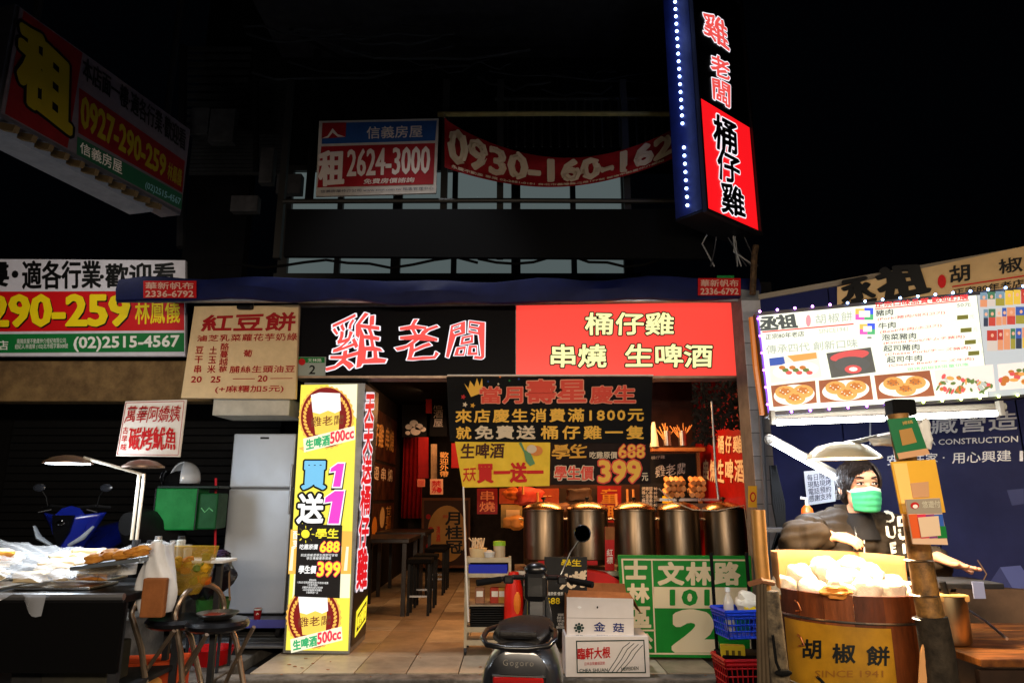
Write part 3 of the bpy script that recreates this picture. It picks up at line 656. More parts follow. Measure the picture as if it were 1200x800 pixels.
# blue scooter front
bsx = T('blue_scooter', 'blue and black parked scooter seen from its front behind the food stall', 'scooter', (P(85, 600, 6.3).x - .05, 6.35, .62)); bsx.scale = (.8, .8, .8)
bp = M('scooter_blue', (18, 32, 130), .25, coat=.7)
def tri(pts, m, nm, th=.03, par=bsx): return B().poly(pts, (0, th, 0)).build(nm, m, par)
z = lambda y: P(85, y, 6.3).z - .1
x_ = lambda x: P(x, 600, 6.3).x - P(85, 600, 6.3).x
b = B()
def face(u, v):  # front cowl: shield shape
    X = (u - .5) * 2; w = .36 * (1 - .75 * v) ; return (X * w, -.1 + .18 * abs(X) ** 1.5 + .05 * v, .88 - .42 * v + .05 * abs(X) * (1 - v))
b.grid(face, 14, 10).build('front_cowl', bp, bsx, smooth=True, solid=.02)
tri([(-.12, -.125, .9), (.12, -.125, .9), (.09, -.13, .72), (0, -.13, .56), (-.09, -.13, .72)], M('cowl_black', (12, 12, 14), .2), 'centre_panel')
B().ball((0, -.15, .82), .035, 12, (1.3, .4, .8)).build('front_badge', M('chrome', (220, 220, 225), .1, 1), bsx)
for sg in (-1, 1):
    B().tube([(sg * .1, -.1, .58), (sg * .24, -.11, .66), (sg * .33, -.08, .78)], [.03, .045, .02], sy=.6).build('headlight', M('lens', (200, 210, 220), .05, trans=.4), bsx, smooth=True)
    B().tube([(sg * .06, .02, .98), (sg * .25, .04, 1.0), (sg * .38, .12, .98)], .018).build('handlebar', black, bsx)
    B().tube([(sg * .28, .02, 1.0), (sg * .3, .0, 1.1), (sg * .36, -.02, 1.19)], .007).build('mirror_stalk', black, bsx)
    B().ball((sg * .38, -.02, 1.2), .06, 14, (1.2, .3, .75)).build('mirror', M('mirror_shell', (40, 42, 48), .2), bsx, smooth=True)
    B().tube([(sg * .2, -.03, .96), (sg * .33, -.05, .93)], .006).build('brake_lever', alu, bsx)
B().loft([[(w * math.cos(a), y, h * math.sin(a) + c) for a in [k / 12 * math.tau for k in range(12)]] for (y, w, h, c) in [(0, .2, .2, .8), (.3, .14, .2, .5), (.8, .2, .15, .62), (1.3, .2, .15, .68), (1.6, .1, .08, .75)]]).build('body', bp, bsx, smooth=True)
for y in (-.12, 1.3):
    w = B().lathe([(.12, -.04), (.22, -.05), (.24, 0), (.22, .05), (.12, .04)], ax='x', n=24).build('wheel', matt, bsx); w.location = (0, y, .24)
# ================================================================== LEFT FOOD STALL
XL = lambda x, Y: ray(x, 600)[0] * Y
st = T('food_stall_table', 'dark food stall table loaded with grilled squid trays at the left', 'stall table', (-3.55, 4.95, 0))
B().box((0, 0, .88), (2.3, .95, .05), bev=.01).build('tabletop', M('stall_dark', (16, 16, 19), .5, var=.3), st)
B().box((0, -.46, .66), (2.3, .03, .4)).build('front_panel', M('stall_front', (4, 4, 5), .8, spec=.1), st)
for x in (-1.1, 1.1):
    for y in (-.4, .4): B().box((x, y, .43), (.05, .05, .86)).build('leg', dgrey, st)
B().box((0, .05, .3), (2.2, .8, .03)).build('shelf', dgrey, st)
B().tube([(-1.15, -.5, .9), (.1, -.5, .9), (1.16, -.5, .9)], .022).build('front_rail', alu, st)
# clear wrap hanging on the front rail
B().box((-4.9, 7.4, .3), (3.5, 3.0, .44), bev=.01).build('raised_step', conc, kind='structure')
plas = M('clear_wrap', (225, 230, 240), .12, alpha=.32, spec=.8)
def wrapf(u, v): return (-1.2 + 1.9 * u, -.53 - .03 * math.sin(u * 40) * v, .93 - (.10 + .07 * math.sin(u * 13) + .03 * math.sin(u * 47)) * v)
B().grid(wrapf, 70, 6).build('plastic_skirt', plas, st, smooth=True)
foodw = M('squid_white', (226, 204, 164), .5, var=.2, scale=12, bump=.3); breadm = M('bread_gold', (214, 150, 60), .6, var=.35, scale=14, bump=.3, col2=(160, 92, 30)); foodb = M('grilled_brown', (150, 100, 50), .55, var=.5, scale=14, bump=.4)
def lump(nm, lab, cat, loc, d, mat, rz=0, grp=None, seed=0, par=None, n=3):
    rr = random.Random(seed); bm = bmesh.new(); bmesh.ops.create_icosphere(bm, subdivisions=n, radius=1)
    ph = [rr.uniform(0, 6) for _ in range(6)]
    for v in bm.verts:
        c = v.co.copy(); k = 1 + .12 * math.sin(c.x * 5 + ph[0]) + .1 * math.sin(c.y * 6 + ph[1]) + .1 * math.sin(c.z * 7 + ph[2]) + .05 * math.sin(c.x * 13 + c.y * 9 + ph[3])
        v.co = Vector((math.copysign(abs(c.x) ** .75, c.x) * d[0] * k, math.copysign(abs(c.y) ** .75, c.y) * d[1] * k, math.copysign(abs(c.z) ** .8, c.z) * d[2] * k))
    o = B(); o.bm.free(); o.bm = bm; o = o.build(nm, mat, par, smooth=True); o.location = loc; o.rotation_euler = (0, 0, rz)
    if lab: props(o, lab, cat, grp)
    return o
# trays of food
for i, (x, y, w) in enumerate(((-4.25, 4.78, .5), (-3.62, 4.84, .58), (-3.0, 4.86, .5), (-3.9, 5.22, .6), (-3.2, 5.25, .6))):
    t = T('food_tray', ('steel tray of pale squid at the outer end of the stall front', 'steel tray of sliced squid under the lamp in the stall front', 'steel tray of golden snacks near the stall corner', 'steel tray of squid at the rear of the stall, lamp side', 'steel tray of squid at the rear of the stall beside the lamp post')[i], 'tray', (x, y, .905), group='food trays on the squid stall')
    B().box((0, 0, .012), (w, .34, .02), bev=.006).build('tray', steel, t)
    for k in range(7):
        lump('squid_piece', None, None, (random.uniform(-.38, .38) * w, random.uniform(-.12, .12), .06 + random.uniform(0, .07) + (.06 if y > 5 else 0)), (random.uniform(.08, .15), .06, .04), breadm if (i * 7 + k) % 9 == 0 else foodw, random.uniform(-.6, .6), seed=i * 9 + k, par=t)
# wrinkled clear plastic over the food
def cov(u, v):
    X = -4.75 + 2.2 * u; Yv = 4.52 + .98 * v
    return (X + .02 * math.sin(v * 19), Yv, 1.0 + .15 * v + .022 * math.sin(u * 21 + v * 5) * math.sin(v * 8 + u * 3) + .009 * math.sin(u * 67 + v * 41) + .006 * math.sin(u * 131 - v * 77) + .04 * math.sin(u * 6.2 + .5) * v)
o = B().grid(cov, 90, 40).build('plastic_cover', M('plastic_sheet', (244, 244, 244), .3, alpha=.24, spec=.7), smooth=True); flat(o, 'wrinkled clear plastic sheet laid over the food on the stall', 'plastic sheet')
# board with golden bread strip
tb = T('serving_board', 'grey metal board jutting from the stall corner with golden fried strips', 'board', P(128, 660, 4.62), rz=rad(2), ry=rad(-7))
B().box((.0, .1, 0), (.44, .3, .025), bev=.004).build('board', M('board_steel', (130, 140, 150), .35, .7, var=.2), tb)
for k in range(4): lump('fried_strip', None, None, (-.08 + k * .09, -.0, .045 + .01 * (k % 2)), (.075, .05, .03), breadm, .3 * (k % 2), seed=40 + k, par=tb)
ps = T('bottle_tub', 'white plastic tub with red lid by the lamp post', 'tub', P(152, 640, 4.95)); ps.location.z = .98
B().lathe([(.0, 0), (.06, 0), (.065, .1), (.0, .1)], n=20).build('tub', white, ps, smooth=True)
B().lathe([(.0, .1), (.06, .1), (.06, .13), (0, .13)], n=20).build('lid', redp, ps)
# jars and things behind the post
for k in range(7):
    x = P(168 + k * 9, 628, 5.35).x; hgt = .06 + .03 * (k % 3)
    j = T('sauce_jar', ('clear jar next to the lamp post, first in the row of jars', 'short pale jar, second from the lamp post', 'tall pale jar, third from the lamp post', 'clear jar in the middle of the row of jars', 'short pale jar, fifth from the lamp post', 'tall pale jar, sixth from the lamp post', 'clear jar ending the row near the snack bags')[k], 'jar', (x, 5.35, 1.06), group='jars along the stall edge')
    B().lathe([(0, 0), (.03, 0), (.032, hgt), (.02, hgt + .01)], n=14).build('jar', M('jar_pale', (190, 192, 186), .3, alpha=.8), j, smooth=True)
    B().lathe([(0, hgt + .008), (.025, hgt + .008), (.025, hgt + .03), (0, hgt + .03)], n=14).build('lid', dgrey if k % 2 else alu, j)
sh = T('side_shelf', 'thin white tray shelf holding jars at the stall edge', 'shelf', (P(200, 640, 5.3).x, 5.3, 1.04))
B().box((.08, 0, 0), (.75, .26, .02), bev=.004).build('shelf_board', white, sh)
B().box((0, .1, -.52), (.04, .04, 1.02)).build('post', dgrey, sh); B().box((.34, .1, -.52), (.04, .04, 1.02)).build('post', dgrey, sh)
# snack bag hanging (yellow/orange)
sn = T('snack_basket', 'bag of yellow and orange snacks under the white shelf', 'snack bag', P(219, 668, 5.2))
B().loft([[(w * math.cos(a) * 1, .08 * math.sin(a), z) for a in [k / 16 * math.tau for k in range(16)]] for z, w in ((-.16, .1), (-.05, .17), (.08, .2), (.17, .22))]).build('bag', M('snack_film', (190, 150, 40), .3, alpha=.45), sn, smooth=True)
for k in range(16): lump('snack', None, None, (random.uniform(-.13, .15), random.uniform(-.05, .02), random.uniform(-.1, .12)), (.04, .03, .03), M(('snack_gold', 'snack_orange', 'snack_green')[k % 3], ((214, 160, 30), (200, 96, 20), (96, 110, 30))[k % 3], .5, var=.3), k, seed=60 + k, par=sn, n=2)
# white plastic bag with brown paper bag inside
wb = T('plastic_bag', 'white plastic carrier bag hanging at the stall corner', 'plastic bag', P(185, 675, 4.75))
def bagf(u, v):
    a = u * math.tau; w = (.105 + .03 * math.sin(v * 5) + .008 * math.sin(a * 5 + v * 7)); return (w * math.cos(a) * (1.0 if v < .6 else 1.0), .07 * math.sin(a) + .006 * math.sin(a * 7 + v * 11), -.22 + .43 * v + .012 * math.sin(a * 3) * v)
B().grid(bagf, 40, 16).build('bag', M('bag_white', (226, 228, 232), .35, var=.06, alpha=.92), wb, smooth=True)
pb = T('paper_bag', 'brown paper bag hanging below the white plastic bag', 'paper bag', P(182, 690, 4.66))
B().box((0, 0, -.05), (.15, .05, .24), bev=.01).build('bag', M('kraft', (150, 92, 50), .75, var=.25, bump=.3), pb)
# boxes under the stall
ob = T('orange_crate_box', 'orange printed carton standing on the ground beside the folding stools', 'carton', P(175, 782, 5.35), rz=rad(14)); ob.location.z = .0
B().box((0, .1, .17), (.46, .3, .33), bev=.006).build('carton', M('carton_orange', (196, 70, 24), .6, var=.2), ob)
B().ball((.03, -.05, .2), .06, 14, (1.3, .1, .8)).build('print', M('print_pale_orange', (232, 160, 80), .6), ob)
B().box((-.25, .1, .18), (.03, .32, .36)).build('carton_edge', M('kraft', (150, 92, 50), .75), ob)
for i, (x, c_) in enumerate(((118, (60, 58, 48)), (95, (52, 50, 44)), (60, (40, 40, 40)))):
    o = B().box((0, 0, .12), (.3, .26, .24), bev=.01, rz=.1 * i).build('storage_box', M('storage_%d' % i, c_, .7, var=.3), loc=(P(x, 740, 4.9).x, 4.9, .315)); flat(o, ('dim olive storage box on the shelf under the stall, nearest the orange carton', 'dim grey storage box in the middle under the stall', 'darkest storage box on the shelf under the stall')[i], 'box')
# lamp post with two shades
lp = T('stall_lamp', 'white two armed clip lamp with its bulb lit over the stall food', 'lamp', P(160, 632, 5.35)); L0 = lp.location.copy()
def rel(v): return v - L0
wl_ = M('lamp_cream', (206, 200, 186), .35, .3)
for dx in (-.018, .02): B().tube([rel(P(157, 632, 5.35)) + Vector((dx, 0, -.0)), rel(P(166, 555, 5.35)) + Vector((dx, 0, 0))], .012).build('stem', wl_, lp)
B().tube([rel(P(160, 632, 5.35)), rel(P(160, 632, 5.35)) + Vector((0, 0, -.12))], .03).build('clamp', dgrey, lp)
B().tube([rel(P(168, 556, 5.35)), rel(P(130, 545, 5.25)), rel(P(98, 536, 5.2))], .011).build('arm', wl_, lp)
def shade(par, c, r, m, h=.05, nm='lamp_shade'):
    o = B().lathe([(.02, h), (.035, h), (r * .62, h * .72), (r, 0), (r, -.012), (r * .96, -.012), (r * .6, h * .6), (.02, h * .9)], n=36).build(nm, m, par, smooth=True); o.location = c; return o
shm = M('shade_brown', (120, 96, 80), .35, .5, var=.2)
shade(lp, rel(P(80, 541, 5.2)), .165, shm); sh2 = shade(lp, rel(P(168, 546, 5.33)), .15, shm)
o = B().lathe([(0, .01), (.14, .01), (.145, -.004), (0, -.004)], n=28).build('diffuser', M('lamp_glow_cool', (255, 255, 255), .4, emit=14, ecol=(225, 238, 255)), lp); o.location = rel(P(80, 543, 5.2))
point('stall_lamp_spill', P(80, 556, 5.15), 38, (.8, .9, 1), .28); pl0 = P(80, 549, 5.2); spot('stall_lamp_light', pl0, (-3.5, 4.9, .9), 36, (.86, .93, 1), 150, .5, .1)
pl1 = P(168, 552, 5.33); spot('stall_lamp_light', pl1 + Vector((0, -.05, -.02)), (-2.6, 4.8, .6), 22, (.9, .95, 1), 140, .5, .1)
for i in range(0): pass
# squid board
p = Pan('squid_price_sign', 'white board with red brush lettering for grilled squid on top of the stall lamp', 'sign', P(136, 534, 5.4), P(210, 535, 5.4), P(147, 470, 5.4))
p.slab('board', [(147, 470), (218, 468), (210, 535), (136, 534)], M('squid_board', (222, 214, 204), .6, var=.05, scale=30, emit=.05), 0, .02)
for qq in ([(148, 471.5), (216, 469.7), (215.8, 470.4), (148, 472.2)], [(137.5, 532), (209, 532.6), (209, 533.2), (137.5, 532.7)], [(147.6, 471.5), (148.4, 471.5), (138.2, 532.5), (137.4, 532.5)], [(215.6, 470), (216.3, 470), (209.2, 533), (208.6, 533)]): p.sheet('rule', qq, mr, 1)
p.text('萬華阿嬌姨', [(151, 476), (213, 475), (210, 494), (146, 495)], mr, 2, .012, wob=.04)
p.text('碳烤魷魚', [(153, 501), (208, 500), (206, 526), (150, 527)], redp, 2, .03, nib=(1.3, .8), wob=.04)
p.text('古\n早\n味', [(145, 500), (151, 500), (148, 528), (141, 528)], redp, 2, .02, line=1.1)
# ================================================================== FOLDING STOOLS
tubem = M('stool_tube', (176, 156, 136), .3, .85, var=.3, scale=14); seatm = M('black_vinyl', (14, 14, 18), .32, coat=.3)
fst = T('folding_stool', 'folding stool with round black seat and a pan of food on it', 'stool', (0, 0, 0), group='folding stools by the squid stall')
N = 24
pts = [(-.05 + .34 , -.17, 0.0)]
hp = []
for k in range(15):
    a = math.pi * k / 14; hp.append((-.16, .155 * math.cos(a), .59 + .17 * math.sin(a)))
hoop = [(.16, .19, 0)] + [(-.02, .172, .42)] + hp + [(-.02, -.172, .42)] + [(.16, -.19, 0)]
B().tube(hoop, .0165, n=8).build('frame_hoop', tubem, fst, smooth=True)
for y in (-.145, .145): B().tube([(.2, y, .53), (.15, y, .47), (0, y * 1.05, .28), (-.2, y * 1.15, 0)], .012).build('leg', tubem, fst, smooth=True)
B().tube([(-.12, -.16, .13), (-.12, .16, .13)], .009).build('crossbar', tubem, fst); B().tube([(.1, -.18, .13), (.1, .18, .13)], .009).build('crossbar', tubem, fst)
B().lathe([(0, .52), (.15, .52), (.175, .535), (.18, .555), (.165, .575), (0, .58)], c=(.05, 0, 0), n=32).build('seat', seatm, fst, smooth=True)
fst.scale = (1.18, 1.18, 1.16); fst.location = (P(250, 727, 5.1).x, 5.1, 0.0); fst.rotation_euler = (0, 0, rad(-38))
f2 = dup(fst, loc=(P(202, 720, 5.2).x, 5.2, 0), rot=(0, 0, rad(-25)), label='folding stool with an empty round black seat next to the white bag')
pn = T('food_pan', 'shallow steel pan of red food on the stool seat', 'pan', fst.location + Vector((.04, -.03, .675)))
B().lathe([(0, 0), (.09, 0), (.14, .035), (.142, .04), (.136, .04), (.088, .008), (0, .008)], n=32).build('pan', steel, pn, smooth=True)
lump('sauce', None, None, (-.03, 0, .02), (.06, .07, .012), M('red_sauce', (130, 40, 20), .3, var=.4), seed=5, par=pn)
# black bag of scraps, green tub, red basin
bk_ = T('bin_bag', 'crumpled black bin bag bulging over a basket by the fridge', 'bin bag', P(243, 672, 6.1))
def crum(u, v):
    a = u * math.tau; r = (.2 + .04 * math.sin(a * 5 + v * 4) + .025 * math.sin(a * 11 - v * 9)) * math.sin(min(1, v * 1.1 + .12) * 2.3) ** .6; return (r * math.cos(a), r * math.sin(a) * .8, -.18 + .34 * v + .02 * math.sin(a * 7))
B().grid(crum, 48, 14).build('bag', M('bin_black', (18, 18, 26), .22, bump=.5, scale=20), bk_, smooth=True)
for k in range(14):
    a = random.uniform(0, 6.28); lump('cabbage_leaf', None, None, (.13 * math.cos(a), .1 * math.sin(a) - .05, .14 + random.uniform(0, .06)), (.05, .03, .015), M('purple_leaf', (58, 40, 72), .5, var=.4), a, seed=80 + k, par=bk_, n=2)
B().tube([(.2, -.05, .05), (.23, -.08, -.12), (.25, -.1, -.2)], .008).build('twig', M('twig', (110, 80, 50), .7), bk_)
gt = T('green_tub', 'green plastic tub standing under the bin bag', 'tub', P(249, 714, 6.15)); gt.location.z = .42
B().lathe([(0, 0), (.11, 0), (.14, .24), (.13, .24), (.1, .01), (0, .01)], n=24).build('tub', M('tub_green', (44, 92, 36), .4, var=.3), gt, smooth=True)
gs = T('tub_stand', 'dark wire stand carrying the green tub', 'stand', (gt.location.x, gt.location.y, 0.1))
for x in (-.13, .13):
    for y in (-.12, .12): B().box((x, y, .15), (.02, .02, .31)).build('leg', dgrey, gs)
B().box((0, 0, .31), (.32, .3, .015)).build('top', dgrey, gs)
rb_ = T('red_basin', 'red plastic basin on the ground behind the stools', 'basin', (P(235, 745, 6.1).x, 6.35, .1))
B().lathe([(0, 0), (.14, 0), (.19, .13), (.18, .13), (.13, .01), (0, .01)], n=28).build('basin', M('basin_red', (200, 20, 24), .4), rb_, smooth=True)
o = B().tube([P(253, 560, 6.9), P(252, 655, 6.9)], .012).build('hanging_line', M('neon_red', (200, 20, 40), .5)); flat(o, 'thin red cord hanging beside the fridge edge', 'cord')
# ================================================================== DOORWAY BANNERS
YD = 6.5
p = Pan('birthday_banner', 'black cloth banner with birthday offer in gold lettering hanging in the shop front', 'banner', P(523, 515, YD), P(764, 515, YD), P(523, 441, YD))
def clothpan(pan, qd, mat, name='cloth', amp=.008, nu=40, nv=12, back=.012):
    c = pan.pts(qd)
    def f(u, v):
        tx = c[0][0] * (1 - u) + c[1][0] * u; tz = c[0][1] * (1 - u) + c[1][1] * u; bx = c[3][0] * (1 - u) + c[2][0] * u; bz = c[3][1] * (1 - u) + c[2][1] * u
        return (tx * (1 - v) + bx * v, back + amp * math.sin(u * 23 + v * 7) + amp * .6 * math.sin(v * 13 - u * 9), tz * (1 - v) + bz * v)
    return B().grid(f, nu, nv).build(name, mat, pan.root, smooth=True)
clothpan(p, [(523, 441), (765, 441), (763, 519), (527, 517)], M('banner_black', (9, 8, 9), .75, scale=6, bump=.2, spec=.2))
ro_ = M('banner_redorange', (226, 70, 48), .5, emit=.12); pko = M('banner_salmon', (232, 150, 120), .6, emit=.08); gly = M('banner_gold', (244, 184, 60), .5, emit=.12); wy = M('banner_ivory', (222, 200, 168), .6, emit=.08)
p.text('當月', [(563, 454), (612, 453), (612, 472), (563, 472)], ro_, 4, .03, pko, .045)
p.text('壽星', [(617, 446), (686, 445), (686, 471), (617, 472)], ro_, 4, .03, pko, .045)
p.text('慶生', [(692, 453), (744, 452), (744, 472), (692, 472)], ro_, 4, .03, pko, .045)
p.text('來店慶生消費滿1800元', [(534, 480), (754, 478), (754, 493), (534, 495)], gly, 3, .028, sp=1.2)
p.text('就', q(535, 500, 552, 514), gly, 3, .03); p.text('免費送', q(557, 499, 627, 514), wy, 3, .035, sp=1.15); p.text('桶仔雞一隻', q(634, 499, 754, 514), gly, 3, .03, sp=1.3)
p.sheet('crown', [(544, 449), (549, 455), (551, 446), (556, 453), (559, 443), (562, 452), (565, 443), (566, 456), (563, 461), (552, 465)], gly, 3)
for i, (x, y, c_) in enumerate(((543, 465, redp), (545, 474, wy), (554, 475, gldp), (572, 447, blup), (586, 441.5, orgp), (597, 446, grnp), (608, 444, blup), (584, 450, wy))): p.ell('confetti', x, y, 3.2 if i < 3 else 1.6, 3.2 if i < 3 else 1.6, c_, 3, 10, star=.5)
B().tube([(x, -.02, p.px(600, 441)[1] + .01) for x in (0, 1, 1.98)], .006).build('hem_cord', whtp, p.root)
p = Pan('beer_banner', 'yellow cloth banner offering beer hanging under the birthday banner', 'banner', P(538, 570, YD + .02), P(644, 570, YD + .02), P(538, 516, YD + .02))
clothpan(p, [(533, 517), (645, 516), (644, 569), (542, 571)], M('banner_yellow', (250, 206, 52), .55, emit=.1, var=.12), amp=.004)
p.text('生啤酒', [(541, 520), (591, 519), (590, 536), (540, 537)], M('banner_brown_ink', (70, 26, 14), .6), 3, .025)
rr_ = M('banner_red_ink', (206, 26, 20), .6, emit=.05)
p.text('天天', [(543, 549), (558, 548), (557, 563), (543, 564)], rr_, 3, .03); p.text('買一送一', [(560, 543), (636, 542), (636, 564), (560, 565)], rr_, 3, .05)
p.sheet('bottle_print', [(608, 519), (611, 518), (615, 527), (622, 531), (627, 543), (621, 546), (616, 540), (614, 530)], M('bottle_green_print', (90, 140, 90), .5), 3)
p.ell('glass_print', 628, 528, 8, 6, M('beer_print', (220, 130, 50), .5), 3, 14); p.ell('glass_print', 623, 526, 6, 5, wy, 4, 14)
p = Pan('student_banner', 'dark brown cloth banner with a student price hanging under the birthday banner', 'banner', P(645, 568, YD + .03), P(762, 568, YD + .03), P(645, 517, YD + .03))
clothpan(p, [(645, 517), (762, 517), (763, 567), (645, 568)], M('banner_brown', (36, 20, 13), .7, var=.3, spec=.2), amp=.004)
p.text('學生', [(648, 521), (688, 520), (686, 536), (648, 538)], gldp, 3, .03, wob=.05, nib=(1.5, .8)); p.text('吃雞原價', q(691, 529, 723, 537), wy, 3, .02)
p.text('688', q(725, 521, 755, 536), gly, 4, .02, ro_, .05); p.text('學生價', q(650, 546, 695, 562), ro_, 4, .03, wy, .06); p.text('399', q(702, 540, 750, 564), gly, 4, .035, ro_, .05); p.text('元', q(752, 554, 759, 563), wy, 4, .03)
p.sheet('strike', [(726, 534), (756, 521), (756, 522), (726, 535)], ro_, 5)
for i, (xa, ya, xb, yb_, lb) in enumerate(((543, 570, 549, 728, 'thin white cord hanging from the yellow banner to the trolley'), )):
    o = B().tube([P(xa, ya, 6.5), P(546, 660, 6.5), P(xb, yb_, 6.52)], .008).build('banner_cord', whtp); flat(o, lb, 'cord')
# ================================================================== DINING ROOM
YW = 0
p = Pan('wall_menu_upper', 'brown photo poster high on the left dining room wall', 'poster', (-2.045, 9.7, 1.95), (-2.045, 12.3, 1.95), (-2.045, 9.7, 2.75))
def wallposter(name, label, y0, y1, z0, z1, base, X=-2.055, cat='poster'):
    p = Pan(name, label, cat, (X, y0, z0), (X, y1, z0), (X, y0, z1))
    p.sheet('paper', [(0, 0), (y1 - y0, 0), (y1 - y0, z1 - z0), (0, z1 - z0)], base, 2, local=True); return p
bpy.data.objects.remove(p.root)
brn = M('poster_brown', (84, 46, 26), .45, var=.6, scale=5, emit=.08, col2=(34, 18, 12))
def rl(p, body, x0, z0, x1, z1, m, k=4, r=.02, **kw):  # text in local coordinates
    o_px = p.pts; p.pts = lambda qd: qd; o = p.text(body, [(x0, z1), (x1, z1), (x1, z0), (x0, z0)], m, k, r, **kw); p.pts = o_px; return o
wg = M('warm_gold_print', (220, 160, 90), .5, emit=.1); wp = M('warm_pale_print', (230, 200, 170), .5, emit=.1)
p = wallposter('wall_menu_upper', 'brown photo poster higher on the left dining room wall', 9.4, 12.2, 2.05, 2.8, brn); rl(p, '桶仔雞 串燒', .3, .2, 2.5, .55, wg)
p = wallposter('wall_menu_middle', 'brown food poster with a row of pale words on the left dining room wall', 9.4, 12.2, 1.45, 2.0, brn); rl(p, '雞 翅 串 燒', .2, .3, 2.5, .5, wp)
for k in range(3): p.ell('dish_print', 600, 400, 1, 1, brn) if False else None
p = wallposter('wall_menu_lower', 'dark poster of fried dishes low on the left dining room wall', 9.4, 12.2, .8, 1.4, brn)
for k, (x, z_, r_) in enumerate(((.5, .35, .22), (1.1, .25, .2), (1.7, .38, .2), (2.3, .25, .18))):
    p.sheet('dish_print', [(x + r_ * math.cos(a), z_ + r_ * .8 * math.sin(a)) for a in [i / 18 * math.tau for i in range(18)]], (M('dish_cream', (214, 170, 110), .5, emit=.08), M('dish_gold', (200, 120, 40), .5, emit=.08))[k % 2], 4, local=True)
rl(p, '甘\n草\n雞', 2.0, .1, 2.5, .55, wg)
# red curtain, noren, hangings at the back
a = P(483, 470, 12.6); o = B().grid(lambda u, v: (a.x - .13 + .36 * u, 12.6 + .03 * math.sin(u * 30), a.z - 2.1 * v), 24, 3).build('red_curtain', M('curtain_red', (150, 14, 14), .7, var=.3), smooth=True, solid=.01); flat(o, 'narrow red curtain hanging at the far left of the dining room', 'curtain')
p = Pan('cloud_noren', 'black fabric half curtain with a white cloud pattern', 'curtain', P(471, 512, 12), P(500, 512, 12), P(471, 474, 12))
p.slab('cloth', q(471, 474, 500, 512), M('noren_black', (12, 12, 14), .8), 0, .01)
wn = M('noren_white', (205, 196, 186), .7, emit=.08)
for (x, y, r_) in ((479, 500, 4), (485, 496, 5), (491, 500, 5), (496, 503, 3.5), (487, 505, 6), (478, 507, 3)): p.ell('cloud_print', x, y, r_, r_ * .8, wn, 2, 12)
p = Pan('white_word_hanging', 'pale cloth with dark brush words hanging deep in the shop', 'curtain', P(503, 512, 12.3), P(523, 512, 12.3), P(503, 462, 12.3))
p.slab('cloth', [(506, 463), (522, 463), (524, 511), (503, 511)], M('noren_black', (12, 12, 14), .8), 0, .01)
p.text('居\n酒\n屋', q(508, 470, 519, 500), wn, 2, .01)
# red noren piece, small vertical signs
def vsign(name, label, cat, x0, y0, x1, y1, Y, base, txt=None, tm_=None, r=.03, line=1.0, **kw):
    p = Pan(name, label, cat, P(x0, y1, Y), P(x1, y1, Y), P(x0, y0, Y)); p.slab('board', q(x0, y0, x1, y1), base, 0, .02)
    if txt:
        m = (x1 - x0) * .12; p.text(txt, q(x0 + m, y0 + m, x1 - m, y1 - m), tm_, 2, r, line=line, **kw)
    return p
rdk = M('interior_red', (160, 14, 12), .5, emit=.12, var=.25)
vsign('red_lantern_cloth', 'bright red cloth strip hanging at the top of the dining room', 'cloth', 499, 459, 506, 484, 11.5, rdk)
vsign('takeout_sign', 'black vertical sign with gold words for takeaway', 'sign', 514, 528, 527, 560, 11, matt, '歡\n迎\n外\n帶', wg, .02)
vsign('pale_scroll', 'narrow pale vertical scroll to the left of the takeaway sign', 'scroll', 505, 520, 512, 562, 11.2, M('scroll_pale', (196, 160, 120), .6, emit=.06, var=.4, scale=20))
vsign('red_bunting', 'red cloth panel beside the pale scroll', 'cloth', 490, 512, 502, 560, 11.4, rdk)
vsign('red_bunting', 'red cloth at the inner edge of the doorway banners', 'cloth', 529, 519, 540, 548, 11, rdk)
p = vsign('no_smoking_sign', 'small pale no smoking notice with red words', 'notice', 504, 561, 519, 579, 11, M('notice_pale', (214, 160, 130), .6, emit=.08), '禁\n菸', redp, .02)
p.ell('no_smoking_ring', 515, 574, 3, 3, redp, 4, 16)
vsign('red_notice', 'small reddish notice left of the no smoking sign', 'notice', 489, 561, 498, 570, 11, M('notice_pink', (206, 120, 96), .6, emit=.08), '請勿吸菸', redp, .0)
p = Pan('sake_panel', 'large framed panel with a pale round barrel face and black brand words', 'panel', P(494, 665, 13.3), P(550, 665, 13.3), P(494, 583, 13.3))
p.slab('board', q(494, 583, 551, 665), M('sake_frame', (96, 56, 30), .6), 0, .05)
p.sheet('backing', q(497, 586, 549, 662), M('sake_back', (52, 30, 18), .6, emit=.05), 1)
p.ell('barrel_face', 524, 625, 23, 33, M('sake_face', (170, 130, 70), .6, emit=.05, var=.2, scale=2), 2, 36)
for (x, y, r_) in ((502, 605, 3), (503, 640, 4), (505, 620, 3)): p.ell('crest', x, y, r_, r_, rdk, 3, 12)
p.text('月\n桂\n冠', q(522, 600, 542, 648), blkp, 4, .03, line=1.0); p.text('清\n酒', q(511, 616, 516, 634), redp, 4, .02); p.text('特撰', q(519, 603, 525, 607), redp, 4, 0)
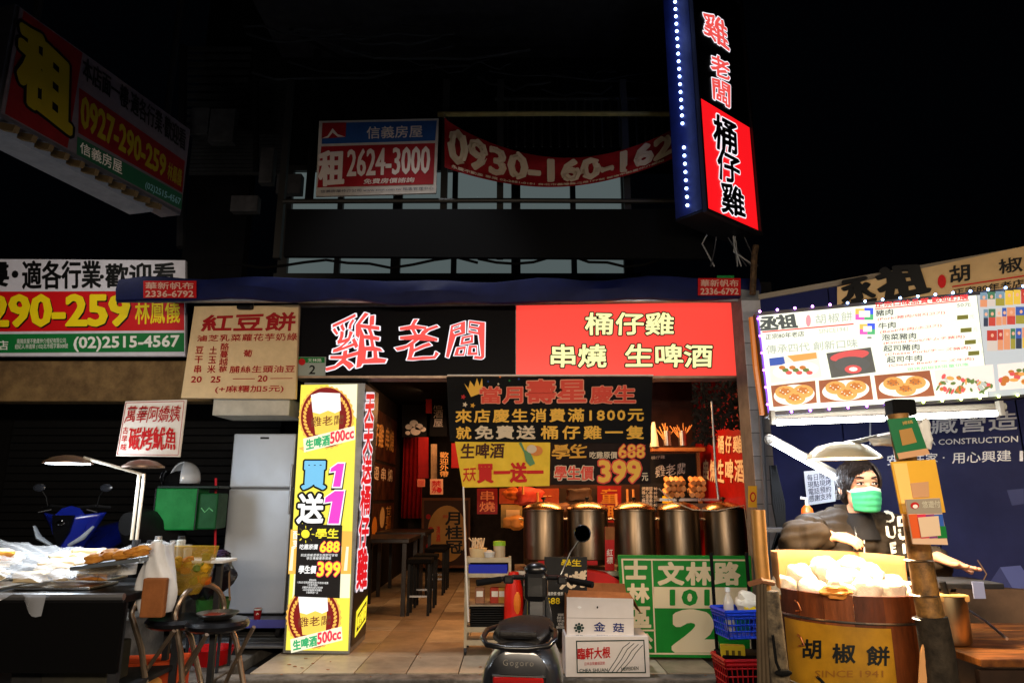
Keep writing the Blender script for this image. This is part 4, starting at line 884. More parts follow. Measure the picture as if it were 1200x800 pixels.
# tables and stools along the left wall
tw = M('table_dark_wood', (34, 24, 18), .35, var=.4, scale=10)
dt = T('dining_table', 'dark wooden dining table nearest the doorway', 'table', (-1.6, 9.1, .12), group='dark tables along the dining room wall')
B().box((0, 0, .86), (.72, 1.1, .05), bev=.006).build('tabletop', tw, dt)
for x in (-.3, .3):
    for y in (-.48, .48): B().box((x, y, .42), (.05, .05, .84)).build('leg', tw, dt)
dup(dt, loc=(-1.6, 10.7, .12), label='dark wooden dining table beyond the nearest one'); 
ds_ = T('bar_stool', 'black bar stool at the doorway end of the dining tables', 'stool', (-1.12, 8.75, .12), group='black bar stools by the dining tables')
B().box((0, 0, .62), (.3, .3, .06), bev=.015).build('seat', matt, ds_)
for x in (-.12, .12):
    for y in (-.12, .12): B().box((x, y, .3), (.03, .03, .6)).build('leg', black, ds_)
B().box((0, -.12, .22), (.27, .02, .02)).build('footrest', alu, ds_)
for i, (x, y, l_) in enumerate(((-1.12, 9.35, 'black bar stool second from the doorway'), (-1.12, 10.5, 'black bar stool third from the doorway'), (-1.12, 11.1, 'black bar stool farthest from the doorway'))): dup(ds_, loc=(x, y, .12), label=l_)
# ================================================================== KITCHEN COUNTER, POTS
ct = T('kitchen_counter', 'dark low counter carrying the row of steel pots', 'counter', (1.15, 7.0, .12))
B().box((0, .02, .68), (2.25, .62, .06), bev=.008).build('countertop', steel, ct)
B().box((0, .06, .33), (2.2, .5, .64)).build('base', M('counter_dark', (30, 24, 20), .6, var=.4), ct)
potm = M('pot_steel', (128, 108, 86), .36, 1, var=.35, scale=3, stretch=(9, 9, .5))
pots = [(637, 50), (688, 50), (743, 51), (795, 53), (848, 53)]
pd = None
plab = ('steel stock pot nearest the trolley, first of the row', 'steel stock pot second of the row, behind the scooter mirror', 'steel stock pot in the middle of the row', 'steel stock pot fourth of the row, below the bamboo pieces', 'steel stock pot at the red wall end of the row')
for i, (cx_, w_) in enumerate(pots):
    c = P(cx_, 600, 6.98); loc = (c.x, 6.98, .86)
    if pd is None:
        pd = T('stock_pot', plab[0], 'pot', loc, group='steel stock pots on the counter')
        B().lathe([(0, 0), (.195, 0), (.2, .01), (.2, .05), (.203, .055), (.2, .06), (.2, .5), (.207, .505), (.207, .52), (.198, .52), (.196, .01), (0, .01)], n=48).build('body', potm, pd, smooth=True)
        l_ = B().lathe([(.205, .522), (.2, .532), (.15, .565), (.06, .59), (0, .594)], n=40).build('lid', M('lid_brass', (206, 160, 110), .25, 1, var=.2), pd, smooth=True)
        B().lathe([(.012, .59), (.01, .61), (.028, .62), (.02, .635), (0, .637)], n=14).build('knob', black, l_)
        for sg in (-1, 1): B().tube([(sg * .2, -.05, .42), (sg * .24, -.04, .43), (sg * .24, .04, .43), (sg * .2, .05, .42)], .008).build('handle', steel, pd)
        B().box((.0, -.207, .03), (.13, .012, .04)).build('red_tag', redp, pd)
    else: dup(pd, loc=loc, label=plab[i])
# shelf behind pots
sw = M('shelf_wood', (150, 96, 50), .5, var=.3, scale=9)
sf = T('kitchen_shelf', 'wooden wall shelf holding cups and tongs above the blackboard', 'shelf', P(792, 527, 8.1))
B().box((0, 0, 0), (.62, .26, .04)).build('shelf_board', sw, sf); B().box((.28, .1, -.4), (.04, .04, .8)).build('bracket', sw, sf)
for i, x in enumerate((782, 800)):
    o = T('steel_cup', ('steel cup of wooden skewers nearer the banner', 'steel cup of wooden skewers nearer the red wall')[i], 'cup', P(x, 522, 8.0), group='cups of skewers on the kitchen shelf')
    B().lathe([(0, 0), (.045, 0), (.045, .17), (.04, .17), (.04, .01), (0, .01)], n=20).build('cup', steel, o, smooth=True)
    for k in range(9): B().tube([(random.uniform(-.03, .03), random.uniform(-.03, .03), .05), (random.uniform(-.14, .14), random.uniform(-.05, .05), .2 + random.uniform(0, .06))], .006, n=5).build('skewer', M('skewer_wood', (200, 140, 80), .6), o)
pc = T('white_cone', 'tall pale cone shaped thing at the banner end of the shelf', 'cone', P(767, 523, 8.0)); B().lathe([(.05, 0), (.045, .1), (.02, .28), (0, .29)], n=16).build('cone', M('paper_warm', (206, 190, 170), .7), pc, smooth=True); B().lathe([(0, -.003), (.055, -.003), (.055, .008), (0, .01)], n=16).build('base', M('paper_warm', (206, 190, 170), .7), pc)
p = Pan('blackboard', 'blackboard with the shop name in chalk behind the pots', 'blackboard', P(762, 590, 8.3), P(820, 590, 8.3), P(762, 531, 8.3))
p.slab('board', q(762, 531, 820, 590), M('blackboard', (16, 16, 18), .6, var=.3), 0, .02)
ch_ = M('chalk', (200, 196, 190), .8, emit=.06)
p.text('雞老闆', [(768, 546), (803, 542), (803, 555), (768, 559)], ch_, 2, .004, wob=.05); p.text('桶仔雞', [(763, 534), (779, 533), (779, 537), (763, 538)], ch_, 2, 0)
p.sheet('yellow_note', q(776, 581, 788, 592), yelp, 3)
p = Pan('chalk_menu', 'black hanging menu with rows of small pale writing beside the blackboard', 'menu', P(750, 600, 7.9), P(775, 600, 7.9), P(750, 568, 7.9))
p.slab('board', q(750, 566, 776, 600), M('blackboard', (16, 16, 18), .6), 0, .02)
p.text('烤雞翅 90\n雞心串 60\n七里香 50\n雞皮串 50\n香腸串 60\n啤酒 80', q(752, 570, 770, 598), ch_, 2, 0)
bw_ = T('bamboo_rack', 'shelf of stacked split bamboo pieces behind the last pots', 'rack', P(803, 583, 7.75))
B().box((.02, .05, -.02), (.66, .3, .03)).build('shelf_board', steel, bw_)
for k in range(24):
    x = -.22 + (k % 8) * .055 + (.0 if k < 8 else .02); z_ = .03 + (k // 8) * .065
    B().tube([(x, -.1, z_), (x + .02, .1, z_ + .05)], .03, n=7).build('bamboo_piece', M('bamboo_%d' % (k % 3), ((210, 150, 90), (190, 128, 70), (224, 170, 110))[k % 3], .6, var=.3), bw_) if k % 8 != 4 else None
B().box((.02, .1, -.2), (.6, .2, .28)).build('grey_box', M('steel_box', (110, 84, 64), .5, .4), bw_)
# clutter wall behind the first pots
for i, (nm, lb, ct_, x0, y0, x1, y1, Y, col, tx, tc_) in enumerate((
    ('red_poster', 'red poster with pale words behind the trolley', 'poster', 559, 572, 583, 602, 8.3, (120, 12, 10), '串\n燒', (190, 110, 70)),
    ('orange_menu_strip', 'orange and brown menu strip running under the doorway banners', 'menu', 585, 572, 655, 590, 8.35, (150, 60, 26), '雞翅 雞心 香腸 七里香', (240, 190, 120)),
    ('yellow_notice', 'yellow framed notice with a pale sheet behind the first pot', 'notice', 587, 591, 612, 618, 8.3, (150, 116, 50), None, None),
    ('red_scroll', 'dark red scroll with gold words between the second and third pots', 'scroll', 700, 569, 728, 612, 8.3, (128, 16, 12), '童\n趣', (170, 110, 30)),
    ('dark_cabinet_front', 'dark wooden cabinet front behind the second pot', 'cabinet front', 655, 572, 700, 605, 8.4, (40, 26, 18), None, None),
    ('red_bottle_box', 'tall red carton with white mark between the second and third pots', 'carton', 709, 617, 720, 668, 6.62, (196, 22, 20), None, None))):
    p = vsign(nm, lb, ct_, x0, y0, x1, y1, Y, M('clutter%d' % i, col, .55, emit=.06, var=.3), tx, M('clutter_t%d' % i, tc_, .6, emit=.08) if tx else None, .01)
    if i == 2: p.sheet('paper', q(593, 597, 609, 614), M('warm_paper', (206, 160, 96), .6, emit=.1), 2)
    if i == 5:
        p.sheet('cork_band', q(709, 617, 720, 632), M('kraft', (150, 92, 50), .75), 2); p.text('紅\n標', q(711, 643, 718, 660), whtp, 3, .01)
for i, (x, y, w_) in enumerate(((604, 612, .16), (618, 581, .2), (600, 578, .12), (658, 596, .14), (680, 580, .18))):
    o = lump('hanging_bag', ('amber packet hanging behind the first pot', 'red and white packet hanging on the orange menu strip', 'small orange packet hanging on the orange menu strip', 'brown sack between the first and second pots', 'dark sack hanging over the second pot')[i], 'packet', P(x, y, 8.1), (w_ * .8, .06, w_ * .5), M('packet%d' % i, ((180, 120, 50), (200, 70, 50), (220, 110, 40), (110, 70, 40), (70, 50, 34))[i], .5, var=.4), seed=100 + i)
for i, (x, y) in enumerate(((612, 563), (630, 588), (722, 590), (735, 585), (742, 585))):
    o = B().tube([P(x, y - 12, 8.0), P(x + 1, y + 16, 8.0)], .014).build('ladle', M('ladle_wood', (190, 130, 70), .5)); flat(o, ('wooden ladle handle just under the yellow banner', 'wooden ladle handle above the first pot', 'wooden ladle handle beside the gold lettered scroll', 'wooden ladle handle over the third pot, banner side', 'wooden ladle handle over the third pot, wall side')[i], 'ladle', 'ladles hanging in the kitchen')
# kitchen red wall lettering
YRW = 2.30
class RP(Pan): pass
p = Pan('wall_lettering', 'white raised lettering on the red side wall beside the pots', 'lettering', (2.308, 8.6, 0), (2.308, 6.95, 0), (2.308, 8.6, 1))
lt = M('raised_letter', (214, 196, 170), .5, emit=.06)
for ch_s, xs, ys in (('桶仔雞', (841, 850, 859, 873), (509, 529)), ('串燒生啤酒', (824, 832, 841, 850, 861, 874), (537, 563))):
    for i, c_ in enumerate(ch_s):
        o = p.text(c_, [(xs[i] + 1, ys[0] + 2), (xs[i + 1] - 1, ys[0] + 1), (xs[i + 1] - 1, ys[1] + 2), (xs[i] + 1, ys[1])], lt, 3, .03)
# hanging dark leaf garland over the red wall
for i, (x0, y0, x1, y1, Y) in enumerate(((812, 448, 838, 520, 6.95), (838, 446, 874, 502, 6.85))):
    g = T('dried_garland', ('long dark dried leaf garland hanging beside the post in the kitchen', 'bushy dark dried leaf garland hanging against the red wall')[i], 'garland', P((x0 + x1) / 2, y0, Y), group='dark garlands over the pots')
    b = B(); rr = random.Random(i)
    for k in range(420):
        v = P(rr.uniform(x0, x1), y0 + (y1 - y0) * rr.random() ** .8, Y + rr.uniform(-.08, .08)) - g.location; a = rr.uniform(0, 6.28); s_ = rr.uniform(.02, .045); t_ = rr.uniform(-.6, .6)
        d = Vector((math.cos(a) * s_, t_ * s_, math.sin(a) * s_)); e = Vector((-math.sin(a) * s_ * .35, rr.uniform(-.01, .01), math.cos(a) * s_ * .35))
        b.bm.faces.new([b.bm.verts.new(v - d), b.bm.verts.new(v + e), b.bm.verts.new(v + d), b.bm.verts.new(v - e)])
    b.build('leaves', M('dried_leaf', (46, 40, 32), .7, var=.5, scale=30), g, recalc=False, kind='stuff')
    B().tube([(0, 0, .12), (0, 0, -.4)], .006).build('string', black, g)
o = B().tube([P(834, 470, 6.8), P(839, 560, 6.8), P(842, 585, 6.8)], .012).build('hanging_rod', alu); flat(o, 'thin metal rod hanging in front of the red wall', 'rod')
# curved white cable over pots
o = B().tube([P(772, 572, 6.75), P(790, 588, 6.72), P(812, 597, 6.7), P(840, 598, 6.7), P(872, 592, 6.7), P(876, 620, 6.7), P(878, 650, 6.7)], .006).build('white_cable', M('cable_white', (190, 170, 150), .5)); flat(o, 'thin pale cable drooping in front of the last two pots', 'cable')
# ================================================================== GREY TILED POST
gp = T('tiled_post', 'grey tiled shop post between the kitchen and the pepper bun stall', 'post', (2.235, 6.3, 0))
B().box((0, 0, 1.7), (.17, .3, 3.4)).build('core', grey, gp)
gt0 = None
for k in range(16):
    if gt0 is None: gt0 = B().box((0, 0, 0), (.182, .012, .2), bev=.003).build('tile', M('post_tile', (200, 200, 208), .45, var=.3, scale=4), gp); o = gt0
    else: o = gt0.copy(); COL.objects.link(o)
    o.location = (0, -.156, .1 + .206 * k)
for nm, (x0, y0, x1, y1), m_, tx in (('yellow_sticker', (877, 569, 887, 594), M('sticker_yellow', (224, 160, 30), .5), None),):
    pv = Pan(nm, 'yellow round marked sticker on the tiled post', 'sticker', P(x0, y1, 5.92), P(x1, y1, 5.92), P(x0, y0, 5.92)); pv.slab('label_plate', q(x0, y0, x1, y1), m_, 0, .006); pv.ell('ring', 882, 582, 3.6, 6, redp, 2, 18); pv.ell('ring_centre', 882, 582, 2.2, 4, m_, 3, 18)
o = B().tube([P(890, 455, 6.0), P(894, 530, 5.95), P(898, 600, 5.9), P(902, 700, 5.8)], .02).build('drain_pipe', M('pipe_pale', (120, 126, 140), .5)); flat(o, 'pale pipe running down beside the tiled post', 'pipe')
# brown pipe at the sign end and cables
o = B().tube([P(882, 345, 6.0), P(884, 300, 6.0), P(886, 288, 6.0)], .03).build('upright_pipe', rust); flat(o, 'rusty upright pipe above the awning end', 'pipe')
rr = random.Random(3)
for i in range(9):
    x0 = rr.uniform(830, 875); pts = [P(x0, 262 + rr.uniform(0, 10), 6.1), P(x0 + rr.uniform(-18, 22), 290 + rr.uniform(-8, 8), 6.1 + rr.uniform(-.1, .1)), P(x0 + rr.uniform(-10, 25), 312, 6.05)]
    o = B().tube(pts, .007, n=5).build('power_cable', M('cable_%d' % (i % 2), ((60, 60, 64), (150, 150, 150))[i % 2], .6)); flat(o, ('dark cable looping nearest the canopy end', 'pale cable hanging against the canopy end', 'dark cable crossing behind the sign bracket', 'pale cable just under the sign corner', 'dark cable at the awning label', 'pale cable above the awning label', 'dark cable near the rusty pipe', 'pale cable beside the rusty pipe', 'dark cable farthest along toward the pipe')[i], 'cable', 'tangled cables under the projecting sign')
for i, (xa, xb, yy) in enumerate(((255, 560, 308), (560, 820, 306))):
    pts = [P(xa + (xb - xa) * t / 12, yy + rr.uniform(-3, 3) + 4 * math.sin(t), 6.55) for t in range(13)]
    o = B().tube(pts, .014, n=6).build('power_cable', matt); flat(o, ('black cable sagging over the left half of the blue awning', 'black cable sagging over the right half of the blue awning')[i], 'cable')
    for k in range(10): 
        c = P(xa + (xb - xa) * rr.random(), yy + rr.uniform(0, 6), 6.5)
# ================================================================== GREEN ADDRESS SIGN
YG = 6.38
p = Pan('address_sign', 'large green address board with cream lettering leaning before the pots', 'sign', P(733, 770, YG), P(884, 771, YG), P(726, 652, YG))
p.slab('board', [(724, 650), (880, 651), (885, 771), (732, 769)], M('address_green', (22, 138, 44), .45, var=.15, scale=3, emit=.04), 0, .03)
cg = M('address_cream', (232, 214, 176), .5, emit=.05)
def band(qd, k=1, m_=None): p.sheet('stripe', qd, m_ or cg, k)
band([(728, 654), (877, 655), (877, 657), (728, 656)]); band([(728, 656), (730, 656), (737, 765), (735, 765)]); band([(875, 657), (877, 657), (881, 767), (879, 767)]); band([(735, 764), (881, 765), (881, 767), (735, 766)])
band([(763, 656), (764.5, 656), (769, 764), (767.3, 764)]); band([(765, 687), (878, 688), (879, 713), (767, 712)]); band([(735, 737), (768, 737), (768, 739), (735, 739)])
p.text('士', q(733, 656, 757, 677, 0), cg, 2, .06); p.text('林', q(735, 684, 760, 705), cg, 2, .05); p.text('區', q(737, 711, 762, 734), cg, 2, .04); p.text('(公', q(740, 742, 764, 762), cg, 2, .05)
p.text('文林路', q(772, 659, 866, 684), cg, 2, .055, sp=1.15)
p.text('101', q(786, 691, 830, 708), M('address_green', (0, 0, 0)), 3, .05, nib=(1.3, 1), sp=1.1); p.text('2', q(793, 718, 836, 759), cg, 2, .09, nib=(1.3, 1))
# ================================================================== CARTONS
def flapbox(name, label, bl_px, br_px, top_px, Y, depth, mat, inner=None):
    a, b_, t_ = P(*bl_px, Y), P(*br_px, Y), P(*top_px, Y); w = b_.x - a.x; h = t_.z - a.z
    r = T(name, label, 'carton', ((a.x + b_.x) / 2, Y + depth / 2, a.z)); return r, w, h
wc = M('carton_white', (222, 216, 214), .7, var=.1, scale=3); kraft = M('kraft', (150, 92, 50), .75)
bx1 = T('radish_carton', 'lower white carton with red brush words and a radish drawing', 'carton', (0, 0, 0))
p = Pan('print_face', None, None, P(663, 793, 5.8), P(762, 793, 5.8), P(663, 745, 5.8)); bpy.data.objects.remove(bx1); p.root.name = 'radish_carton'; props(p.root, 'lower white carton with red brush words and a radish drawing', 'carton')
w_, h_ = p.px(762, 793)[0], p.px(663, 745)[1]
B().box((w_ / 2, .18, h_ / 2), (w_, .355, h_), bev=.004).build('box', wc, p.root)
fr2 = [(673, 748), (758, 747), (760, 789), (674, 790)]; g2 = M('carton_dkgreen', (26, 50, 44), .6)
p.rim('print_frame', [(675, 750), (755, 749), (757, 788), (676, 788)], g2, .008, -.004, -.001)
p.text('臨軒大根', [(677, 759), (715, 757), (715, 770), (677, 772)], redp, 2, .03); p.text('日本品質嚴選甜脆', [(685, 775), (709, 774), (709, 778), (685, 779)], redp, 2, 0)
p.text('CHEA SHUAN', [(679, 783), (712, 782), (712, 786), (679, 787)], g2, 2, .01); p.text('HEIFEIDEN', [(728, 781), (748, 780), (748, 784), (728, 785)], g2, 2, .01)
for k in range(4):
    a0 = [(712 + k * 5, 787), (722 + k * 6, 772), (730 + k * 5, 758 + k * 2), (738 + k * 5, 752 + k)]; pl2 = [p.px(*t) for t in a0]
    B().tube([(x, -.006, z_) for x, z_ in pl2], .0028, n=5).build('radish_line', g2, p.root)
p = Pan('mushroom_carton', 'upper white carton with blue words and torn brown flaps', 'carton', P(664, 755, 5.84), P(743, 757, 5.84), P(664, 700, 5.84))
w_, h_ = p.px(743, 756)[0], p.px(664, 699)[1]
b = B(); b.box((w_ / 2, 0.006, h_ / 2), (w_, .008, h_)); b.build('front_wall', wc, p.root)
B().box((w_ / 2, .35, h_ / 2), (w_, .008, h_)).build('rear_wall', wc, p.root)
for x in (.005, w_ - .005): B().box((x, .178, h_ / 2), (.008, .335, h_)).build('side_wall', kraft, p.root)
B().box((w_ / 2, .178, .01), (w_ - .02, .33, .01)).build('bottom', kraft, p.root)
B().poly([(0, .35, h_), (w_, .35, h_), (w_ - .01, .38, h_ + .07), (.01, .38, h_ + .07)], (0, .006, 0)).build('flap', kraft, p.root)
B().poly([(w_, 0.02, h_), (w_, .34, h_), (w_ + .07, .3, h_ - .12), (w_ + .07, .06, h_ - .12)], (.004, 0, 0)).build('flap', kraft, p.root)
B().poly([(0, .0, h_), (w_, .0, h_), (w_ - .02, .07, h_ + .035), (.02, .07, h_ + .045)], (0, .004, 0)).build('flap', kraft, p.root)
B().box((w_ * .45, .2, h_ - .03), (w_ * .8, .26, .05), rz=.1).build('filling', M('kraft_dark', (150, 100, 60), .7, var=.5, scale=20), p.root)
nb = M('carton_navy', (24, 42, 110), .6)
p.text('金 菇', [(696, 728), (731, 730), (731, 740), (696, 739)], nb, 2, .02, sp=1.3); p.text('黃金針菇 Gold Mushroom\nPRODUCTS OF TAIWAN R.O.C.', [(695, 743), (732, 743), (732, 748), (695, 748)], nb, 2, 0)
for k in range(8): a = k * math.pi / 4; p.ell('emblem', 678.5 + 4.6 * math.cos(a), 735 + 4.6 * math.sin(a), 1.5, 1.5, g2, 2, 8)
p.ell('emblem', 678.5, 735, 3, 3, g2, 2, 16); p.text('豐年', q(675, 743, 683, 747), g2, 2, 0)
for y in (749.3, 752): p.sheet('stripe', [(664, y), (743, y + 1.6), (743, y + 2.4), (664, y + .8)], nb, 2)
p.sheet('seam', [(664, 723), (743, 724), (743, 724.5), (664, 723.5)], M('seam_grey', (150, 146, 146), .7), 1.5); p.ell('tear', 679, 711, 2.5, 1.4, M('white_tear', (240, 240, 240), .6), 2, 8); p.ell('mark', 700, 711, 1, 1.5, blkp, 2, 8)
# ================================================================== black poster stand and red drum behind the scooter
p = Pan('night_market_poster', 'black printed poster board with white and yellow marks beside the cartons', 'poster', P(640, 738, 6.1), P(686, 738, 6.1), P(640, 652, 6.1))
p.slab('board', q(638, 652, 688, 740), M('poster_black', (16, 15, 16), .4, var=.2), 0, .02)
p.text('學生', q(658, 655, 681, 663), yelp, 2, .02, wob=.03); p.text('火烤', [(657, 672), (686, 668), (686, 686), (657, 690)], wy, 2, .05, wob=.05, nib=(1.6, .8))
p.text('688', q(640, 700, 656, 707), yelp, 2, .02); p.text('吃雞原價 優惠', q(638, 693, 660, 697), whtp, 2, 0)
p.text('使用說明\n限內用一次\n外帶不適用\n本店保留\n最終修改權利', q(652, 718, 662, 736), whtp, 2, 0); p.ell('mark', 639, 711, 2.2, 3, whtp, 2, 10)
rdm = T('red_gift_box', 'red box with yellow rounded mark between the poster and address sign', 'box', P(706, 690, 6.5))
B().loft([[(x, y, z_) for x, z_ in ((-.2, -.28), (.22, -.28), (.24, .02), (.06, .13), (-.16, .16), (-.22, .1))] for y in (0, .25)]).build('box', M('box_red', (196, 20, 18), .4, emit=.05, var=.2), rdm)
for k in range(2): B().tube([(-.05 + .0 + k * .09 + .04 * math.cos(a), -.008, .0 + .035 * math.sin(a)) for a in [i / 12 * math.tau for i in range(12)]], .014, close=True, n=6).build('yellow_mark', yelp, rdm)
b = T('red_bag', 'tall bright red bag standing behind the trolley legs', 'bag', P(602, 705, 6.55)); B().loft([[(w * math.cos(a), .06 * math.sin(a), z_) for a in [k / 14 * math.tau for k in range(14)]] for z_, w in ((-.36, .06), (-.2, .09), (.1, .085), (.26, .045))]).build('bag', M('bag_red', (220, 30, 16), .35, emit=.06), b, smooth=True)
B().ball((.03, -.05, 0), .05, 12, (.7, .4, 2)).build('orange_print', orgp, b)
rr = random.Random(9); b = B()
for k in range(26):
    x, y = rr.uniform(-1.9, 2.0), rr.uniform(5.8, 6.6); s_ = rr.uniform(.006, .02); a = rr.uniform(0, 3)
    b.poly([(x + s_ * math.cos(a + t), y + s_ * .6 * math.sin(a + t), .124 + .003 * (i % 2)) for i, t in enumerate((0, 1.3, 2.6, 4, 5.2))], (0, 0, .002))
o = b.build('litter', kraft, kind='stuff'); props(o, 'tiny scraps of litter scattered on the doorway tiles', 'litter')
# ================================================================== TROLLEY
tr = T('steel_trolley', 'three tier pale metal trolley with blue drawer in the doorway', 'trolley', (P(572, 700, 6.65).x, 6.75, .12))
tm2 = M('trolley_pale', (176, 164, 140), .45, .4, var=.25)
for x in (-.2, .2):
    for y in (-.17, .17):
        B().box((x, y, .44), (.025, .025, .76)).build('leg', tm2, tr)
        w = B().lathe([(0, -.012), (.032, -.012), (.032, .012), (0, .012)], ax='x', n=14).build('castor', dgrey, tr); w.location = (x, y, .033)
for z_, in ((.8,), (.67,), (.2,), (.09,)): B().box((0, 0, z_), (.4, .35, .018)).box((0, -.17, z_ + .02), (.4, .012, .03)).build('tray', tm2, tr)
B().box((0, -.165, .735), (.36, .03, .08), bev=.006).build('drawer_front', M('drawer_blue', (16, 40, 190), .4), tr)
def item(nm, lab, cat, loc, fn, *a): pass
bt = T('straw_bundle', 'bundle of pale straws and tissues in a cup on the trolley', 'cup', tr.location + Vector((-.1, -.05, .81)))
B().lathe([(0, 0), (.07, 0), (.085, .1), (.0, .1)], n=20).build('cup', M('cup_cream', (220, 196, 150), .6, emit=.04), bt, smooth=True)
for k in range(16): B().tube([(random.uniform(-.06, .06), random.uniform(-.04, .04), .08), (random.uniform(-.09, .09), random.uniform(-.05, .05), .19)], .006, n=5).build('straw', M('straw_cream', (226, 206, 170), .5), bt)
bt = T('white_cup', 'small white bowl beside the straws on the trolley', 'bowl', tr.location + Vector((.01, -.1, .81))); B().lathe([(0, 0), (.04, 0), (.055, .07), (.045, .07), (.03, .01), (0, .01)], n=20).build('bowl', white, bt, smooth=True); B().ball((0, 0, .06), .045, 12, (1, 1, .6)).build('tissue', white, bt, smooth=True)
bt = T('lime_lid_jar', 'jar with lime green lid at the scooter side of the trolley top', 'jar', tr.location + Vector((.1, -.02, .81))); B().lathe([(0, 0), (.055, 0), (.055, .12), (0, .12)], n=20).build('jar', M('jar_warm', (200, 180, 150), .3), bt, smooth=True); B().lathe([(0, .12), (.06, .12), (.058, .16), (0, .165)], n=20).build('lid', M('lime', (150, 200, 50), .4), bt, smooth=True)
bt = T('tray_stack', 'stack of black trays on the low tier of the trolley', 'tray stack', tr.location + Vector((0, 0, .215)))
for k in range(9): B().box((0, 0, .012 + k * .02), (.33, .28, .012), rz=random.uniform(-.05, .05), bev=.003).build('tray', black, bt)
for i, (x, c_) in enumerate(((-.08, (160, 110, 80)), (.06, (190, 60, 40)), (.13, (200, 150, 60)))):
    bt = T('condiment_packet', ('brown condiment packet hanging low inside the trolley', 'red condiment packet on the middle tier', 'yellow condiment packet on the middle tier')[i], 'packet', tr.location + Vector((x, 0, .42))); B().box((0, 0, .06), (.09, .08, .15), bev=.012).build('packet', M('cond%d' % i, c_, .5, var=.3), bt); B().box((0, -.042, .08), (.06, .003, .05)).build('print', whtp, bt)
mt_ = B().box((0, 0, 0), (.4, .33, .01)).build('middle_tray', tm2, tr); mt_.location = (0, 0, .415)
# ================================================================== BASKETS by the post
def basket(name, label, loc, w, d, h, mat, rz=0, nx=9, nz=4):
    r = T(name, label, 'basket', loc, rz=rz)
    tp = 1.12
    B().box((0, 0, .005), (w * .86, d * .86, .01)).build('bottom', mat, r)
    for (ux, uy, L, off) in ((1, 0, w, -d / 2), (1, 0, w, d / 2), (0, 1, d, -w / 2), (0, 1, d, w / 2)):
        b = B(); n = nx if ux else max(4, int(nx * d / w))
        for k in range(n + 1):
            t = (k / n - .5)
            lo = Vector((t * L * .86, off * .86, 0)) if ux else Vector((off * .86, t * L * .86, 0)); hi = Vector((t * L, off, h)) if ux else Vector((off, t * L, h))
            b.tube([lo, hi], .0045, n=4)
        for k in range(nz + 1):
            z_ = h * k / nz; sc = .86 + .14 * k / nz
            A_ = Vector((-L / 2 * sc, off * sc, z_)) if ux else Vector((off * sc, -L / 2 * sc, z_)); C2 = Vector((L / 2 * sc, off * sc, z_)) if ux else Vector((off * sc, L / 2 * sc, z_))
            b.tube([A_, C2], .0055 if k < nz - 0 else .013, n=4)
            if k == nz - 1: b.tube([A_ + Vector((0, 0, h / nz * .5)), C2 + Vector((0, 0, h / nz * .5))], .014, n=4)
        b.build('side_lattice', mat, r)
    return r
c = P(868, 744, 5.0); bb = basket('blue_basket', 'blue perforated plastic basket holding a bottle and white bag near the post', (c.x, 5.0, c.z), .3, .24, .17, M('basket_blue', (30, 66, 200), .35), rz=rad(8))
c2 = P(872, 800, 5.1); basket('red_basket', 'dark red plastic basket below the blue basket', (c2.x, 5.1, c2.z - .03), .34, .26, .2, M('basket_red', (170, 16, 22), .35), rz=rad(4))
bs = T('basket_stand', 'dark stacked crates carrying the two plastic baskets', 'stand', (c2.x, 5.15, 0)); 
for k in range(2): B().box((0, 0, .15 + k * .2), (.3, .24, .18), bev=.01).build('crate', matt, bs)
for x in (-.13, .13): B().box((x, .1, .6), (.02, .02, 1.0)).build('upright', matt, bs)
o = T('water_bottle', 'clear plastic bottle standing in the blue basket', 'bottle', bb.location + Vector((-.07, .0, .02)))
B().lathe([(0, 0), (.033, 0), (.035, .06), (.03, .09), (.035, .12), (.035, .2), (.014, .25), (.014, .27), (0, .27)], n=20).build('bottle', M('pet_clear', (225, 215, 200), .1, alpha=.6), o, smooth=True); B().lathe([(0, .265), (.018, .265), (.018, .29), (0, .29)], n=14).build('cap', white, o)
lump('tissue_bag', 'white bag with yellow print lying in the blue basket', 'bag', bb.location + Vector((.06, 0, .2)), (.085, .07, .075), M('tissue_white', (226, 216, 196), .5), seed=9)
lump('yellow_packet', 'yellow packet on the white bag in the blue basket', 'packet', bb.location + Vector((.05, -.06, .17)), (.04, .02, .035), yelp, seed=12)
yb2 = T('yellow_box', 'yellow lettered box tucked in the red basket', 'box', (c2.x - .07, 5.08, c2.z + .1), rz=rad(-10)); B().box((0, 0, .07), (.16, .06, .16), bev=.004).build('box', M('box_yellow', (206, 184, 40), .5), yb2)
for k in range(3): B().box((-.04 + k * .04, -.032, .07), (.02, .003, .1)).build('print_mark', M('print_olive', (90, 80, 20), .6), yb2)
lump('black_cloth', 'dark crumpled cloth in the red basket', 'cloth', (c2.x + .03, 5.1, c2.z + .13), (.12, .09, .05), matt, seed=14)
# ================================================================== CONSTRUCTION HOARDING
hl_, hr_ = Vector((1.96, 5.2, 0)), Vector((3.28 + .66, 4.14 - .53, 0))
hm = M('hoarding_navy', (12, 19, 68), .6, var=.3, scale=3)
p = Pan('site_hoarding', 'dark navy construction hoarding with silver company lettering behind the bun stall', 'hoarding', hl_, hr_, hl_ + Vector((0, 0, 1)))
Lh = (hr_ - hl_).length; HT = 3.02
nseg = 5
for k in range(nseg): B().box((Lh * (k + .5) / nseg, .02, HT / 2), (Lh / nseg - .006, .04, HT), bev=.003).build('panel', hm, p.root)
B().box((Lh / 2, .02, HT + .02), (Lh, .07, .04)).build('top_rail', M('rail_pale', (120, 110, 96), .6), p.root)
sv = M('silver_letter', (150, 148, 150), .4, .5)
p.text('金藏營造', [(1060, 488), (1192, 481), (1192, 503), (1060, 510)], sv, 2, .012); p.text('NOA CONSTRUCTION', [(1072, 516), (1193, 510.5), (1193, 517.5), (1072, 522)], sv, 2, .01)
